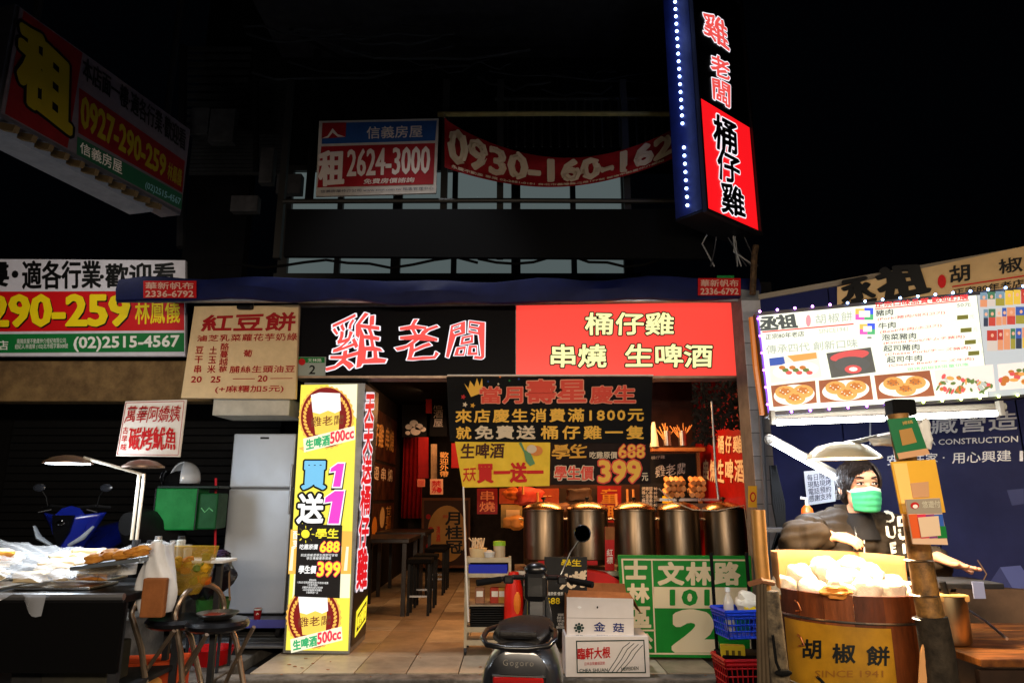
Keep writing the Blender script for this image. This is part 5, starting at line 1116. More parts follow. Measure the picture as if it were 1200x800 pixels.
p.text('用心興建', [(1116, 530), (1185, 527), (1185, 540), (1116, 543)], sv, 2, .006); p.text('安心住家 ·', [(1040, 533), (1107, 530), (1107, 541), (1040, 545)], sv, 2, .006); p.text('1', [(1195, 528), (1199, 528), (1199, 540), (1195, 540)], sv, 2, 0)
p.sheet('silver_rule', [(1019, 492), (1021, 492), (1021, 521), (1019, 521)], sv, 2); p.sheet('silver_rule', [(1019, 490), (1060, 487), (1060, 489), (1019, 492)], sv, 2)
cu = M('hoard_cube_pale', (70, 78, 130), .5); cu2 = M('hoard_cube_dark', (40, 46, 92), .5)
p.sheet('cube_print', [(1172, 664), (1196, 662), (1215, 690), (1188, 691)], cu, 2); p.sheet('cube_print', [(1160, 682), (1172, 664), (1188, 691), (1176, 694)], cu2, 2.5)
p.sheet('cube_print', [(1180, 574), (1200, 572), (1200, 590), (1186, 592)], cu2, 2)
p.sheet('hex_line', [(1146, 655), (1157, 672), (1148, 690), (1147, 689), (1155.5, 672), (1145, 656)], M('hex_gold', (130, 100, 70), .5), 2)
# beige shop banner over the hoarding
p = Pan('brush_banner', 'weathered beige banner with large black brush characters above the bun stall menu', 'banner', hl_ + p.u * .5 + Vector((0, 0, 2.6)) - p.n * .05, hr_ + Vector((0, 0, 2.6)) - p.n * .05, hl_ + p.u * .5 + Vector((0, 0, 3)) - p.n * .05)
p.slab('cloth', [(981, 336), (1225, 283), (1225, 345), (981, 370)], M('banner_beige', (196, 164, 116), .7, var=.2, scale=3, emit=.07), .002, .02)
p.text('丞', [(986, 329), (1019, 324), (1024, 354), (990, 358)], blkp, 3, .05, wob=.05, nib=(1.6, .8)); p.text('祖', [(1028, 316), (1076, 308), (1086, 344), (1034, 352)], blkp, 3, .05, wob=.05, nib=(1.6, .8))
p.text('胡', [(1113, 313), (1136, 309), (1136, 329), (1114, 332)], blkp, 3, .02, wob=.02, nib=(1, 1.3)); p.text('椒', [(1170, 305), (1198, 300), (1198, 318), (1172, 321)], blkp, 3, .02, wob=.02)
p.sheet('red_rule', [(1116, 335.5), (1225, 319), (1225, 320.5), (1116, 337)], redp, 3); p.ell('seal', 1104, 330, 5, 8, redp, 3, 12)
p.text('正宗80年老店', [(1118, 339), (1200, 327), (1200, 336), (1118, 346)], blkp, 3, .02)
# ================================================================== BUN STALL MENU SIGN
mA, mB = Vector((1.31, 3.5, 0)), Vector((2.56, 3.25, 0))
d_ = (mB - mA); mB2 = mA + d_ * 1.25
p = Pan('bun_menu_sign', 'bright lit menu sign with bun photos and coloured lamps around its edge', 'menu sign', P(900, 487, 3.5), Vector((mB2.x, mB2.y, P(900, 487, 3.5).z + .03)), P(885, 366, 3.5))
ed = [(885, 366), (1240, 332), (1240, 462), (900, 487)]
p.slab('cabinet', ed, M('menu_cabinet', (40, 38, 44), .5, .4), .004, .12)
mw = E_('menu_glow', (246, 250, 232), 1.02)
p.sheet('face', [(889, 370), (1144, 346), (1158, 465), (902, 482)], mw, 1)
p.sheet('photo_face', [(1144.5, 346), (1240, 337), (1240, 459), (1158.5, 465)], E_('menu_glow_b', (190, 196, 200), .9), 1)
mg = E_('menu_dark', (76, 84, 84), .8); mrd = E_('menu_red', (232, 60, 64)); mpk = E_('menu_pink', (240, 150, 160)); mlg = E_('menu_grey', (178, 186, 176))
p.text('丞祖', [(890, 372), (930, 368), (934, 384), (892, 388)], mg, 2, .05, wob=.04, nib=(1.4, .8)); p.ell('seal', 947, 376, 3, 7, mpk, 2, 12)
p.text('胡椒餅', [(955, 369), (998, 365), (999, 376), (956, 380)], mlg, 2, .01, sp=1.2)
p.sheet('red_rule', [(893, 388.5), (1000, 379), (1000, 380.5), (893, 390)], mrd, 2)
p.text('正宗80年老店', [(897, 392), (942, 388), (942, 394), (897, 398)], mg, 2, .01); p.text('SINCE1941', [(959, 386), (993, 383), (993, 388), (960, 391)], mlg, 2, .01)
p.text('傳承四代 創新口味', [(897, 405), (1004, 397), (1005, 407), (898, 415)], mlg, 2, .015)
for (x0, y0, x1, y1) in ((1002, 362, 1023, 375), (1007, 380, 1025, 392)):
    xm, ym = (x0 + x1) / 2, (y0 + y1) / 2
    for qq, c_ in ((q(x0, y0, xm, ym), (250, 190, 90)), (q(xm, y0 - 1, x1, ym), (60, 90, 230)), (q(x0, ym, xm, y1), (240, 90, 190)), (q(xm, ym, x1, y1), (80, 180, 120))): p.sheet('colour_square', qq, E_('sq_%d' % c_[0], c_), 2)
    p.sheet('colour_square_centre', q(x0 + 4, y0 + 2.5, x1 - 4, y1 - 3), mw, 3)
p.sheet('dash', q(1016, 395, 1021, 396.5), mg, 2)
p.text('正宗口味品質·歡迎訂購', [(1025, 355), (1134, 345), (1134, 351), (1025, 361)], mrd, 2, .03); p.sheet('red_rule', [(1025, 362), (1135, 351.5), (1135, 352.7), (1025, 363.2)], mrd, 2)
rows = [('豬肉', '(Pork/豬肉/돼지고기)', 1026, 363, 1046, 1107), ('牛肉', '(Beef/牛肉/소고기)', 1029, 378, 1049, 1103), ('泡菜豬肉', '(Kimchi Pork/キムチ豬肉)', 1033, 391, 1073, 1130), ('起司豬肉', '(Cheese Pork/チーズ豬肉)', 1035, 404, 1077, 1137), ('起司牛肉', '(Cheese Beef/チーズ牛肉)', 1039, 417, 1080, 1141)]
for t1, t2, x, y, xb, xc in rows:
    p.text(t1, [(x, y + 1), (xb, y - 1), (xb, y + 6), (x, y + 8)], mg, 2, .02); p.text(t2, [(x + 2, y + 9.5), (xc, y + 1.5), (xc, y + 5.5), (x + 2, y + 13.5)], mrd, 2, .01)
p.text('50元', [(1121, 356), (1137, 354.5), (1137, 359), (1121, 360.5)], mg, 2, 0)
for k, (x, y) in enumerate(((1121, 369), (1125, 384), (1130, 398), (1134, 411))):
    p.sheet('price_patch', [(x, y + 1), (x + 13, y), (x + 13, y + 5), (x, y + 6)], E_('patch_olive', (120, 118, 50), .8), 2); p.text('元', [(x + 15, y), (x + 20, y - .5), (x + 20, y + 4), (x + 15, y + 4.5)], mlg, 2, 0)
p.text('現烤胡椒餅限量供應', [(1062, 431), (1134, 425), (1135, 429), (1063, 435)], E_('menu_green', (120, 220, 140)), 2, .005)
pb_ = E_('ph_brown', (150, 84, 54)); pw = E_('ph_plate', (250, 244, 232)); pg = E_('ph_gold', (226, 160, 84)); pg2 = E_('ph_tan', (190, 112, 48)); pdk = E_('ph_dark', (84, 84, 80)); prd = E_('ph_meat', (214, 84, 84)); pgn = E_('ph_green', (96, 120, 60)); pbl = E_('ph_blue', (50, 84, 170))
def photo(qd, base): p.sheet('photo', qd, base, 2)
photo([(901, 420), (958, 413), (963, 442), (903, 449)], E_('ph_pale', (236, 224, 214))); p.sheet('photo_patch', [(901, 420), (918, 418), (920, 427), (902, 429)], pbl, 2.5); p.sheet('photo_patch', [(922, 417), (956, 413), (957, 420), (930, 424)], pg, 2.5)
p.ell('bowl', 932, 434, 27, 10, pw, 3, 24, rot=-.1); 
for k in range(9): p.ell('topping', 916 + k * 4, 431 + (k % 3) * 3, 4, 2.4, (pg2, pgn, prd)[k % 3], 4, 8)
photo([(968, 414), (1020, 407), (1026, 436), (974, 443)], pdk); p.ell('meat', 995, 417, 23, 6, prd, 3, 18, rot=-.15); p.ell('griddle', 998, 427, 21, 9, M('ph_grid', (60, 62, 62), .5, emit=.5, ecol=(110, 112, 112)), 3.5, 18); p.ell('sauce', 999, 433, 10, 5, prd, 4, 16); p.ell('sauce_dot', 999, 433, 5, 2.5, pw, 5, 12)
for (x0, y0, x1, y1, x2, y2, x3, y3, n_) in ((903, 452, 955, 446, 957, 472, 906, 477, 3), (959, 446, 1019, 440, 1023, 468, 961, 472, 3), (1024, 440, 1089, 434, 1095, 464, 1028, 468, 3)):
    photo([(x0, y0), (x1, y1), (x2, y2), (x3, y3)], pb_); cx_, cy_ = (x0 + x1 + x2 + x3) / 4, (y0 + y1 + y2 + y3) / 4
    p.ell('plate', cx_, cy_ + 1, (x1 - x0) * .46, 12, pw, 3, 28, rot=-.08)
    for k, (dx, dy) in enumerate(((-.2, -2), (.2, -3), (.02, 5))):
        X, Y_ = cx_ + dx * (x1 - x0), cy_ + dy; p.ell('bun', X, Y_, 12, 7.6, pg, 4 + k * .5, 20); p.ell('bun_crust', X - 1, Y_ - 1, 8, 4.5, pg2, 4.2 + k * .5, 14, star=.3)
        for j in range(5): p.ell('sesame', X - 6 + j * 3, Y_ - 2 + (j * 7 % 5), .9, .7, pdk if x0 > 1000 else pw, 4.4 + k * .5, 6)
photo([(1094, 434), (1163, 427), (1166, 458), (1099, 464)], E_('ph_pale', (236, 224, 214)))
for k in range(60):
    X, Y_ = 1098 + random.random() * 62, 438 + random.random() * 22; Y_ = max(Y_, 437 + (X - 1098) * .25); p.ell('filling', X, Y_, random.uniform(2, 5), random.uniform(1, 3), random.choice((pgn, pgn, pg, pg2, mlg, prd)), 3 + k * .03, 7, rot=random.random() * 3)
photo([(1168, 427), (1240, 421), (1240, 452), (1171, 457)], E_('ph_pale', (236, 224, 214)))
for k in range(26): p.ell('filling', 1172 + random.random() * 60, 431 + random.random() * 20, random.uniform(3, 6), random.uniform(2, 4), random.choice((pg, pg2, prd, pgn)), 3 + k * .03, 8)
rr = random.Random(11)
for j, (ya, yb_) in enumerate(((343, 360), (363, 383), (388, 412))):
    x = 1148 + j * 4
    while x < 1236:
        w_ = rr.uniform(5, 12); c_ = rr.choice(((190, 60, 50), (60, 90, 170), (230, 190, 70), (70, 120, 90), (214, 200, 190), (50, 50, 60), (226, 150, 110), (120, 150, 170)))
        sl_ = (x - 1148) * -.08
        p.sheet('street_photo', [(x, ya + sl_), (x + w_, ya + sl_), (x + w_, (ya + yb_) / 2 + sl_), (x, (ya + yb_) / 2 + sl_)], E_('sp_%d_%d' % (c_[0], c_[1]), c_, .8), 2)
        c_ = rr.choice(((230, 190, 70), (214, 200, 190), (50, 60, 80), (226, 150, 110), (200, 70, 60), (160, 150, 60)))
        p.sheet('street_photo', [(x, (ya + yb_) / 2 + sl_), (x + w_, (ya + yb_) / 2 + sl_), (x + w_, yb_ + sl_), (x, yb_ + sl_)], E_('sp_%d_%d' % (c_[0], c_[1]), c_, .8), 2.2)
        p.ell('face_print', x + w_ / 2, ya + 6 + sl_, 1.8, 2.2, E_('sp_skin', (226, 170, 140), .9), 3, 8); x += w_ + .6
# little coloured lamps around the sign
def led(c, col, e):
    return M('led_%s' % '_'.join(map(str, col)), col, .4, emit=e, ecol=col)
lb = {}
def bulb(x, y, col, e=10):
    u, w = p.px(x, y)
    if col not in lb: lb[col] = B().ball((0, 0, 0), .007, 8).build('led_bulb', led(0, col, e), p.root); o = lb[col]
    else: o = lb[col].copy(); COL.objects.link(o)
    o.location = (u, -.012, w)
for k in range(17):
    x = 890 + k * 20.5; bulb(x, 366 + (x - 885) * -.096, (150, 190, 255) if k > 4 else (200, 130, 255))
for k in range(15): x = 905 + k * 22; bulb(x, 484.5 - (x - 900) * .0735, (170, 90, 255) if k < 7 else (230, 255, 120))
for k in range(6): bulb(888 + k * 2.2, 374 + k * 20, (170, 90, 255))
p.slab('purple_strip', [(887, 370), (889, 370), (902, 482), (900, 484)], M('led_strip', (110, 60, 200), .4, emit=.8, ecol=(130, 70, 230)), -.002, .0)
area('menu_glow', p.o + p.u * .7 - p.n * .06 + Vector((0, 0, .3)), p.o + p.u * .7 - p.n * 2 + Vector((0, 0, .1)), 1.2, .4, 3, (.9, 1, .9))
# orange thing at the left edge of sign
o = B().tube([P(881, 372, 3.6), P(886, 430, 3.6), P(894, 486, 3.6)], .018).build('amber_tube', M('amber', (150, 80, 20), .35, emit=.35, ecol=(240, 130, 40))); flat(o, 'amber glowing tube along the outer edge of the bun menu sign', 'light tube')
# fluorescent tubes
tubm = M('tube_glow', (255, 255, 255), .4, emit=16, ecol=(255, 252, 240)); tubm2 = M('tube_glow_cool', (255, 255, 255), .4, emit=12, ecol=(225, 235, 255))
t = T('fluorescent_lamp', 'long white fluorescent lamp under the bun menu sign', 'lamp', P(1035, 490, 3.32)); 
for nm, xa, ya, xb, yb_, Ya, Yb in (('tube', 910, 495, 1036, 490, 3.42, 3.33), ('tube', 1040, 489.5, 1168, 484, 3.32, 3.2)):
    B().tube([P(xa, ya, Ya) - t.location, P(xb, yb_, Yb) - t.location], .014, n=12).build(nm, tubm, t, smooth=True)
B().tube([P(900, 487, 3.56) - t.location, P(1178, 476, 3.33) - t.location], .018).build('fitting', M('fitting_grey', (150, 148, 144), .5), t)
for x in (905, 1172): B().box(P(x, 489 - (x - 905) * .04, 3.45 - (x - 905) * .0008) - t.location, (.02, .03, .07)).build('end_cap', M('fitting_grey', (150, 148, 144), .5), t)
area('bun_tube_light', P(1038, 496, 3.34), P(1038, 496, 3.34) + Vector((0, .25, -1)), 1.15, .05, 16, (1, .96, .88))
t = T('side_fluorescent_lamp', 'slanting white fluorescent lamp on the blue hoarding side of the stall', 'lamp', P(940, 538, 3.7))
B().tube([P(903, 516, 3.55) - t.location, P(978, 558, 4.05) - t.location], .017, n=12).build('tube', tubm2, t, smooth=True); B().tube([P(901, 513, 3.55) - t.location, P(980, 555, 4.07) - t.location], .022).build('fitting', white, t)
for v in (P(901, 515, 3.54), P(980, 558, 4.07)): B().ball(v - t.location, .025, 8).build('end_cap', grey, t)
point('side_tube_light', P(925, 530, 3.7) + Vector((0, .05, -.05)), 15, (.82, .9, 1), .05); point('side_tube_light', P(960, 548, 3.95) + Vector((0, .1, -.04)), 15, (.82, .9, 1), .05)
# ================================================================== BARREL OVEN
BX, BY, BZ = 1.545, 3.29, 1.10; R1 = .33; R0 = .295; Z0 = .22
bo = T('barrel_oven', 'wooden barrel oven with a yellow lettered front plate full of wrapped buns', 'barrel oven', (BX, BY, 0))
wdm = [M('stave_%d' % i, c_, .5, var=.5, scale=7, stretch=(3, 3, .6), bump=.2) for i, c_ in enumerate(((112, 56, 24), (134, 70, 30), (92, 44, 20)))]
NS = 18; me3 = {}
def rz_(z): return R0 + (R1 - R0) * (z - Z0) / (BZ - Z0) + .012 * math.sin(math.pi * (z - Z0) / (BZ - Z0))
for k in range(NS):
    key = k % 3
    if key not in me3:
        b = B(); ha = math.pi / NS * .985; secs = []
        for j in range(9):
            z_ = Z0 + (BZ - Z0) * j / 8; r_ = rz_(z_) + .002 * key
            secs.append([(r_ * math.sin(a), -r_ * math.cos(a), z_) for a in (-ha, -ha / 2, 0, ha / 2, ha)] + [((r_ - .022) * math.sin(a), -(r_ - .022) * math.cos(a), z_) for a in (ha, 0, -ha)])
        b.loft(secs); o = b.build('stave', wdm[key], bo); me3[key] = o
    else: o = me3[key].copy(); COL.objects.link(o)
    o.rotation_euler = (0, 0, k * math.tau / NS + .1)
for z_, nm in ((BZ - .105, 0), (BZ - .02, 1), (Z0 + .2, 2), (Z0 + .5, 3)):
    r_ = rz_(z_) + .006
    if nm != 1: B().tube([(r_ * math.cos(a), r_ * math.sin(a), z_) for a in [k / 48 * math.tau for k in range(48)]], .005, n=6, close=True).build('hoop', steel, bo, smooth=True)
B().lathe([(0, BZ - .13), (.28, BZ - .13), (.28, BZ - .12), (0, BZ - .12)], n=32).build('inner_tray', M('tray_dark', (70, 50, 34), .5), bo)
# yellow plate curved on the front
a0, a1 = rad(-84), rad(-12)
def plate(u, v):
    z_ = (BZ - .12) - (BZ - .12 - .3) * v; a = rad(-80) + rad(78) * u; r_ = rz_(z_) + .009; return (r_ * math.sin(a), -r_ * math.cos(a), z_)
B().grid(plate, 30, 8).build('front_plate', M('plate_yellow', (176, 128, 26), .42, var=.45, scale=4), bo, smooth=True)
# painted words wrapped round the plate
def wrapcyl(body, xc, yc, hw, hh, mat, r):
    vs, fs, be = glyphs(body); X0 = min(v[0] for v in vs); X1 = max(v[0] for v in vs); Y0_ = min(v[1] for v in vs); Y1_ = max(v[1] for v in vs)
    def m_(v):
        x = xc - hw + 2 * hw * (v[0] - X0) / (X1 - X0); y = yc + hh - 2 * hh * (v[1] - Y0_) / (Y1_ - Y0_); a_, b_ = ray(x, y)
        d = Vector((a_, 1, b_)); o0 = Vector((0, 0, H)) - Vector((BX, BY, 0)); A_ = d.x ** 2 + d.y ** 2; Bq = 2 * (o0.x * d.x + o0.y * d.y); t_ = 3.0
        for _ in range(3):
            z_ = o0.z + d.z * t_; r_ = rz_(z_) + .0125; C_ = o0.x ** 2 + o0.y ** 2 - r_ * r_; D = max(0, Bq * Bq - 4 * A_ * C_); t_ = (-Bq - math.sqrt(D)) / (2 * A_)
        return o0 + d * t_
    verts = [m_(v) for v in vs]; faces = list(fs)
    for i, (e0, e1) in enumerate(be):
        a, b_ = verts[e0], verts[e1]; n_ = Vector((a.x, a.y, 0)).normalized(); d = (b_ - a); s_ = d.cross(n_)
        if s_.length < 1e-9: continue
        s_ = s_.normalized() * r; e = d.normalized() * r * .8; st_ = len(verts); off = n_ * (.0002 * (1 + i % 7)); verts += [a + s_ - e + off, a - s_ - e + off, b_ - s_ + e + off, b_ + s_ + e + off]; faces.append((st_, st_ + 1, st_ + 2, st_ + 3))
    me = bpy.data.meshes.new('lettering'); me.from_pydata(verts, [], faces); me.materials.append(mat); o = bpy.data.objects.new('lettering', me); COL.objects.link(o); o.parent = bo
ink = M('ink_dark', (16, 20, 20), .5)
wrapcyl('胡', 951, 760, 11, 11, ink, .0022); wrapcyl('椒', 989, 765, 13, 11, ink, .0022); wrapcyl('餅', 1029, 768, 13, 11, ink, .0022); wrapcyl('丶', 962, 797, 5, 5, ink, .003)
wrapcyl('SINCE 1941', 995, 789, 40, 4, M('ink_faint', (130, 84, 24), .5), .0003)
for z_ in (BZ - .06, BZ - .2):
    a = rad(-66); r_ = R1 + .012; B().tube([(r_ * math.sin(a) + .0, -r_ * math.cos(a), z_ + .02), (r_ * math.sin(a), -r_ * math.cos(a) - .03, z_ + .015), (r_ * math.sin(a) + .01, -r_ * math.cos(a) - .035, z_ - .015), (r_ * math.sin(a) - .008, -r_ * math.cos(a) - .02, z_ - .02)], .004).build('hook', M('copper', (180, 110, 70), .35, .9), bo)
B().box((0, 0, .11), (.6, .6, .2)).build('plinth', dgrey, bo)
# cardboard wind guard at the back of the barrel
cbm = M('guard_tan', (172, 124, 78), .7, var=.08, scale=6)
a_l, a_r = rad(205), rad(-8)
def guard(u, v):
    a = rad(186) - rad(168) * u; r_ = R1 + .002; z1 = BZ + .125 + .03 * (1 - u); return (r_ * math.cos(a), r_ * math.sin(a) * .9, BZ - .05 + (z1 - BZ + .05) * v)
cg_ = T('cardboard_guard', 'tan cardboard wind guard curved round the far side of the barrel', 'cardboard', (BX, BY, 0)); B().grid(guard, 30, 4).build('sheet', cbm, cg_, smooth=True, solid=.004)
# wrapped buns
pap = M('bun_paper', (246, 236, 214), .55, var=.06, scale=20, bump=.6)
rr = random.Random(5); n = 0
bl_ = ['at the near left of the pile', 'in front on the pile, near the hooks', 'front middle of the pile', 'front of the pile toward the pole', 'last at the pole side', 'tall one standing at the left', 'topmost on the left', 'topmost in the middle', 'topmost toward the jacket zip', 'behind the front ones on the right', 'low at the far right', 'leaning on the cardboard', 'under the hand']
for (x, y, Yd, s_) in ((922, 688, 3.3, .95), (952, 692, 3.17, .9), (985, 694, 3.08, .85), (1014, 692, 3.1, .95), (1042, 694, 3.16, .9), (938, 676, 3.3, 1.0), (966, 668, 3.32, 1.05), (998, 668, 3.32, 1.05), (1020, 676, 3.26, .95), (1046, 688, 3.3, .9), (1062, 692, 3.4, .8), (984, 680, 3.2, .95), (1006, 684, 3.18, .95)):
    bm = bmesh.new(); bmesh.ops.create_icosphere(bm, subdivisions=3, radius=1); ph = [rr.uniform(0, 6) for _ in range(5)]
    for v in bm.verts:
        c = v.co.copy(); k = 1 + .09 * math.sin(c.x * 6 + ph[0]) + .08 * math.sin(c.z * 7 + ph[1]) + .07 * abs(math.sin(c.x * 11 + c.y * 8 + ph[2])) + rr.uniform(-.02, .02)
        v.co = Vector((math.copysign(abs(c.x) ** .85, c.x) * .066 * k, math.copysign(abs(c.y) ** .85, c.y) * .055 * k, math.copysign(abs(c.z) ** .85, c.z) * .056 * k)) * s_
    o = B(); o.bm.free(); o.bm = bm; o = o.build('wrapped_bun', pap, smooth=True); o.location = P(x, y, Yd); o.rotation_euler = (rr.uniform(-.4, .4), rr.uniform(-.4, .4), rr.uniform(0, 3))
    flat(o, 'paper wrapped bun ' + bl_[n], 'wrapped bun', 'wrapped buns heaped on the barrel'); n += 1
lump('bare_bun', 'golden unwrapped bun showing among the white wrapped ones', 'bun', P(978, 693, 3.02), (.06, .05, .022), M('bun_gold', (216, 140, 60), .5, var=.3), seed=3)
# hood lamp over the buns
lh = T('hood_lamp', 'cream enamel hood lamp glowing warm over the wrapped buns', 'lamp', P(988, 537, 3.2))
o = B().lathe([(.02, .075), (.05, .072), (.11, .055), (.16, .012), (.165, 0), (.16, -.002), (.105, .045), (.045, .062), (.02, .065)], n=40).build('lamp_shade', M('enamel_cream', (206, 196, 170), .3, coat=.4), lh, smooth=True)
B().lathe([(0, .012), (.14, .012), (.15, .0), (0, 0)], n=32).build('diffuser', M('lamp_glow_warm', (255, 250, 235), .4, emit=7, ecol=(255, 226, 170)), lh)
B().tube([Vector((.02, 0, .07)), P(1005, 517, 3.15) - lh.location, P(1030, 511, 3.05) - lh.location, P(1048, 508, 2.9) - lh.location], .01).build('arm', alu, lh)
spot('hood_lamp_light', lh.location + Vector((0, 0, -.015)), lh.location + Vector((-.05, .0, -1)), 150, (1, .68, .36), 168, .4, .09)
# ================================================================== POLES AND CARDS
pr = T('stall_pole', 'dark weathered pole in front of the barrel tied with wire and hung with cards', 'pole', (P(1100, 790, 2.8).x, 2.8, 0))
px0 = pr.location
pts = [Vector((P(1100, 790, 2.8).x, 2.8, 0)), P(1104, 800, 2.8), P(1095, 740, 2.8), P(1086, 700, 2.8), P(1073, 620, 2.8), P(1062, 540, 2.8), P(1052, 485, 2.8)]
B().tube([v - px0 for v in pts], [.055, .055, .05, .046, .042, .04, .04], n=14).build('pole', M('bamboo_pole', (170, 122, 62), .5, var=.5, scale=9, col2=(52, 40, 26), bump=.3), pr, smooth=True)
B().tube([P(1103, 810, 2.79) - px0, P(1098, 760, 2.79) - px0, P(1091, 722, 2.79) - px0], [.062, .06, .056], n=14).build('bark_wrap', M('bark', (52, 44, 34), .8, var=.6, scale=20, bump=.6), pr, smooth=True)
for y in (656, 697, 725): x = 1052 + (y - 485) * .155 - 5; v = P(1077 + (y - 656) * .14, y, 2.8) - px0; B().lathe([(.048, -.004), (.053, 0), (.048, .004)], c=v, n=16).build('wire_tie', steel, pr)
def card(name, label, qd, Y, m_, cat='card', th=.006):
    pq = [P(x, y, Y) for x, y in qd]; p = Pan(name, label, cat, pq[3], pq[2], pq[0]); p.slab('sheet', qd, m_, 0, th); return p
c1 = card('yellow_folder', 'large yellow plastic folder tied to the stall pole', [(1044, 541), (1096, 538), (1108, 600), (1056, 602)], 2.7, M('folder_yellow', (232, 176, 50), .35, var=.12, scale=2)); c1.sheet('lighter_panel', [(1046, 543), (1062, 542), (1072, 598), (1058, 600)], M('folder_pale', (242, 200, 110), .35), 1)
c1.slab('pale_label', [(1066, 566), (1087, 564), (1088, 582), (1069, 583)], M('label_tan', (196, 150, 110), .5), -.006, -.002)
c2_ = card('green_card', 'green hanging card with a gold square at the top of the pole', [(1040, 491), (1073, 488), (1088, 530), (1052, 537)], 2.66, M('card_green', (24, 104, 62), .3)); c2_.sheet('gold_square', [(1053, 504), (1068, 501), (1074, 518), (1057, 522)], M('card_gold', (176, 132, 70), .35, .3), 1); c2_.sheet('tan_foot', [(1050.5, 531), (1086, 525), (1089, 532), (1053, 538)], M('label_tan', (196, 150, 110), .5), 1.5)
c2_.text('掃碼', [(1056, 494), (1068, 492), (1069, 496), (1057, 498)], M('card_gold2', (190, 160, 90), .4), 2, .01)
c3 = card('payment_card', 'card with grey heading and rainbow lower part at the pole', [(1061, 585), (1101, 583), (1111, 638), (1070, 637)], 2.62, M('card_base', (214, 180, 150), .4))
c3.sheet('grey_band', [(1061.5, 585), (1101, 583.5), (1103.5, 601), (1064, 601.5)], M('card_grey', (150, 140, 124), .4), 1)
for k, c_ in enumerate(((214, 90, 40), (206, 50, 80), (130, 60, 120), (50, 90, 170))): f = lambda t: t; c3.sheet('colour_band', [(1064 + k * 10, 602.5), (1074 + k * 10, 602), (1078.5 + k * 9.9, 630), (1069 + k * 9.9, 630.5)], M('rainbow%d' % k, c_, .4), 1)
c3.sheet('green_band', [(1096, 616), (1107, 616), (1109, 630), (1098, 630)], grnp, 2); c3.sheet('white_label', [(1074, 606), (1098, 604), (1101, 627), (1078, 629)], M('card_white', (216, 190, 160), .4), 3)
c3.ell('face_logo', 1071, 592, 5, 4, redp, 2, 14); c3.ell('face_logo_inner', 1071, 593, 3, 2.3, whtp, 3, 12); c3.text('悠遊付', [(1079, 587), (1100, 586), (1101, 594), (1080, 595)], M('card_pale', (196, 190, 170), .4), 2, .02)
o = T('white_bag_tie', 'white crumpled bag clipped behind the green card', 'bag', P(1082, 508, 2.85)); lump('bag', None, None, (0, 0, 0), (.03, .03, .06), white, .4, seed=21, par=o); lump('bag_corner', None, None, (-.15, 0, -.03), (.06, .03, .02), white, 0, seed=22, par=o)
pb2 = B().box((0, 0, 0), (.1, .08, .07), bev=.01).build('black_clamp', matt, loc=P(1055, 478, 2.95)); flat(pb2, 'black clamp joining the pole to the menu sign', 'clamp')
# left double pole
pl2 = T('lean_pole', 'pair of bound poles, golden above and rough below, at the barrel side', 'pole', (P(905, 795, 3.0).x, 3.0, 0)); q0 = pl2.location
B().tube([P(888, 597, 3.02) - q0, P(891, 645, 3.02) - q0, P(896, 700, 3.02) - q0, P(903, 790, 3.02) - q0], .03, n=14).build('upper_pole', M('golden_pole', (180, 130, 66), .35, .4, var=.3, scale=10), pl2, smooth=True)
B().tube([P(902, 692, 2.98) - q0, P(908, 745, 2.98) - q0, P(914, 800, 2.98) - q0, Vector((.0, -.02, 0))], [.036, .038, .04, .04], n=14).build('rough_pole', M('rough_pole', (110, 96, 74), .8, .2, var=.6, scale=18, col2=(40, 34, 28), bump=.6), pl2, smooth=True)
for k in range(3): B().tube([P(888 + k * 4, 684, 2.96) - q0, P(889 + k * 4, 740, 2.95) - q0, P(890 + k * 5, 800, 2.95) - q0], .009, n=6).build('strap', M('strap_brown', (74, 62, 46), .7, var=.3), pl2)
B().tube([P(878, 684, 2.98) - q0, P(892, 680, 2.94) - q0, P(906, 683, 2.98) - q0], .012, n=6).build('wire_tie', M('tie_brown', (120, 80, 56), .6), pl2)
o = T('black_ladle', 'small black ladle hanging by the barrel plate', 'ladle', P(914, 775, 2.9)); B().ball((.01, 0, -.04), .022, 12, (1.6, .5, .6)).build('bowl', matt, o); B().tube([(-.02, 0, .1), (-.015, 0, 0), (0, 0, -.04)], .006).build('handle', matt, o)
# paper notice, sauce bottle, cables on the hoarding
pn_ = Pan('handwritten_notice', 'white handwritten paper notice on the navy hoarding behind the stall lamp', 'notice', P(945, 592, 4.75), P(978, 588, 4.6), P(943, 556, 4.75)); pn_.slab('paper', [(942, 552), (977, 549), (979, 587), (946, 592)], M('paper_white', (206, 212, 226), .6), 0, .004); pn_.text('每日限量\n現點現烤\n電話預約\n感謝支持', [(946, 556), (974, 553), (975, 584), (949, 588)], M('ink_blue', (40, 44, 70), .6), 2, .008)
o = T('sauce_bottle', 'orange sauce bottle with white pump behind the shoulder', 'bottle', P(946, 600, 4.0)); B().lathe([(0, -.06), (.03, -.06), (.035, -.02), (.03, .02), (.012, .04), (0, .04)], n=18).build('bottle', M('orange_sauce', (190, 84, 24), .3), o, smooth=True); B().tube([(0, 0, .04), (0, 0, .075), (-.03, 0, .08)], .008).build('pump', white, o)
B().box((P(940, 612, 4.05).x, 4.05, P(940, 616, 4.05).z - .02), (.5, .16, .02)).build('back_shelf', dgrey); flat(bpy.data.objects['back_shelf'], 'narrow dark shelf behind the seller carrying the sauce bottle', 'shelf')
cb = T('cable_coil', 'bundle of dark cables hanging by the blue hoarding edge', 'cable', P(905, 600, 4.3))
for k in range(6): B().tube([P(903 + k, 545, 4.3) - cb.location, P(906 + k * 2.5, 590, 4.3) - cb.location, P(912 + k * 1.5, 622, 4.3) - cb.location, P(905, 645, 4.3) - cb.location], .01, n=6).build('loop', matt, cb, smooth=True)
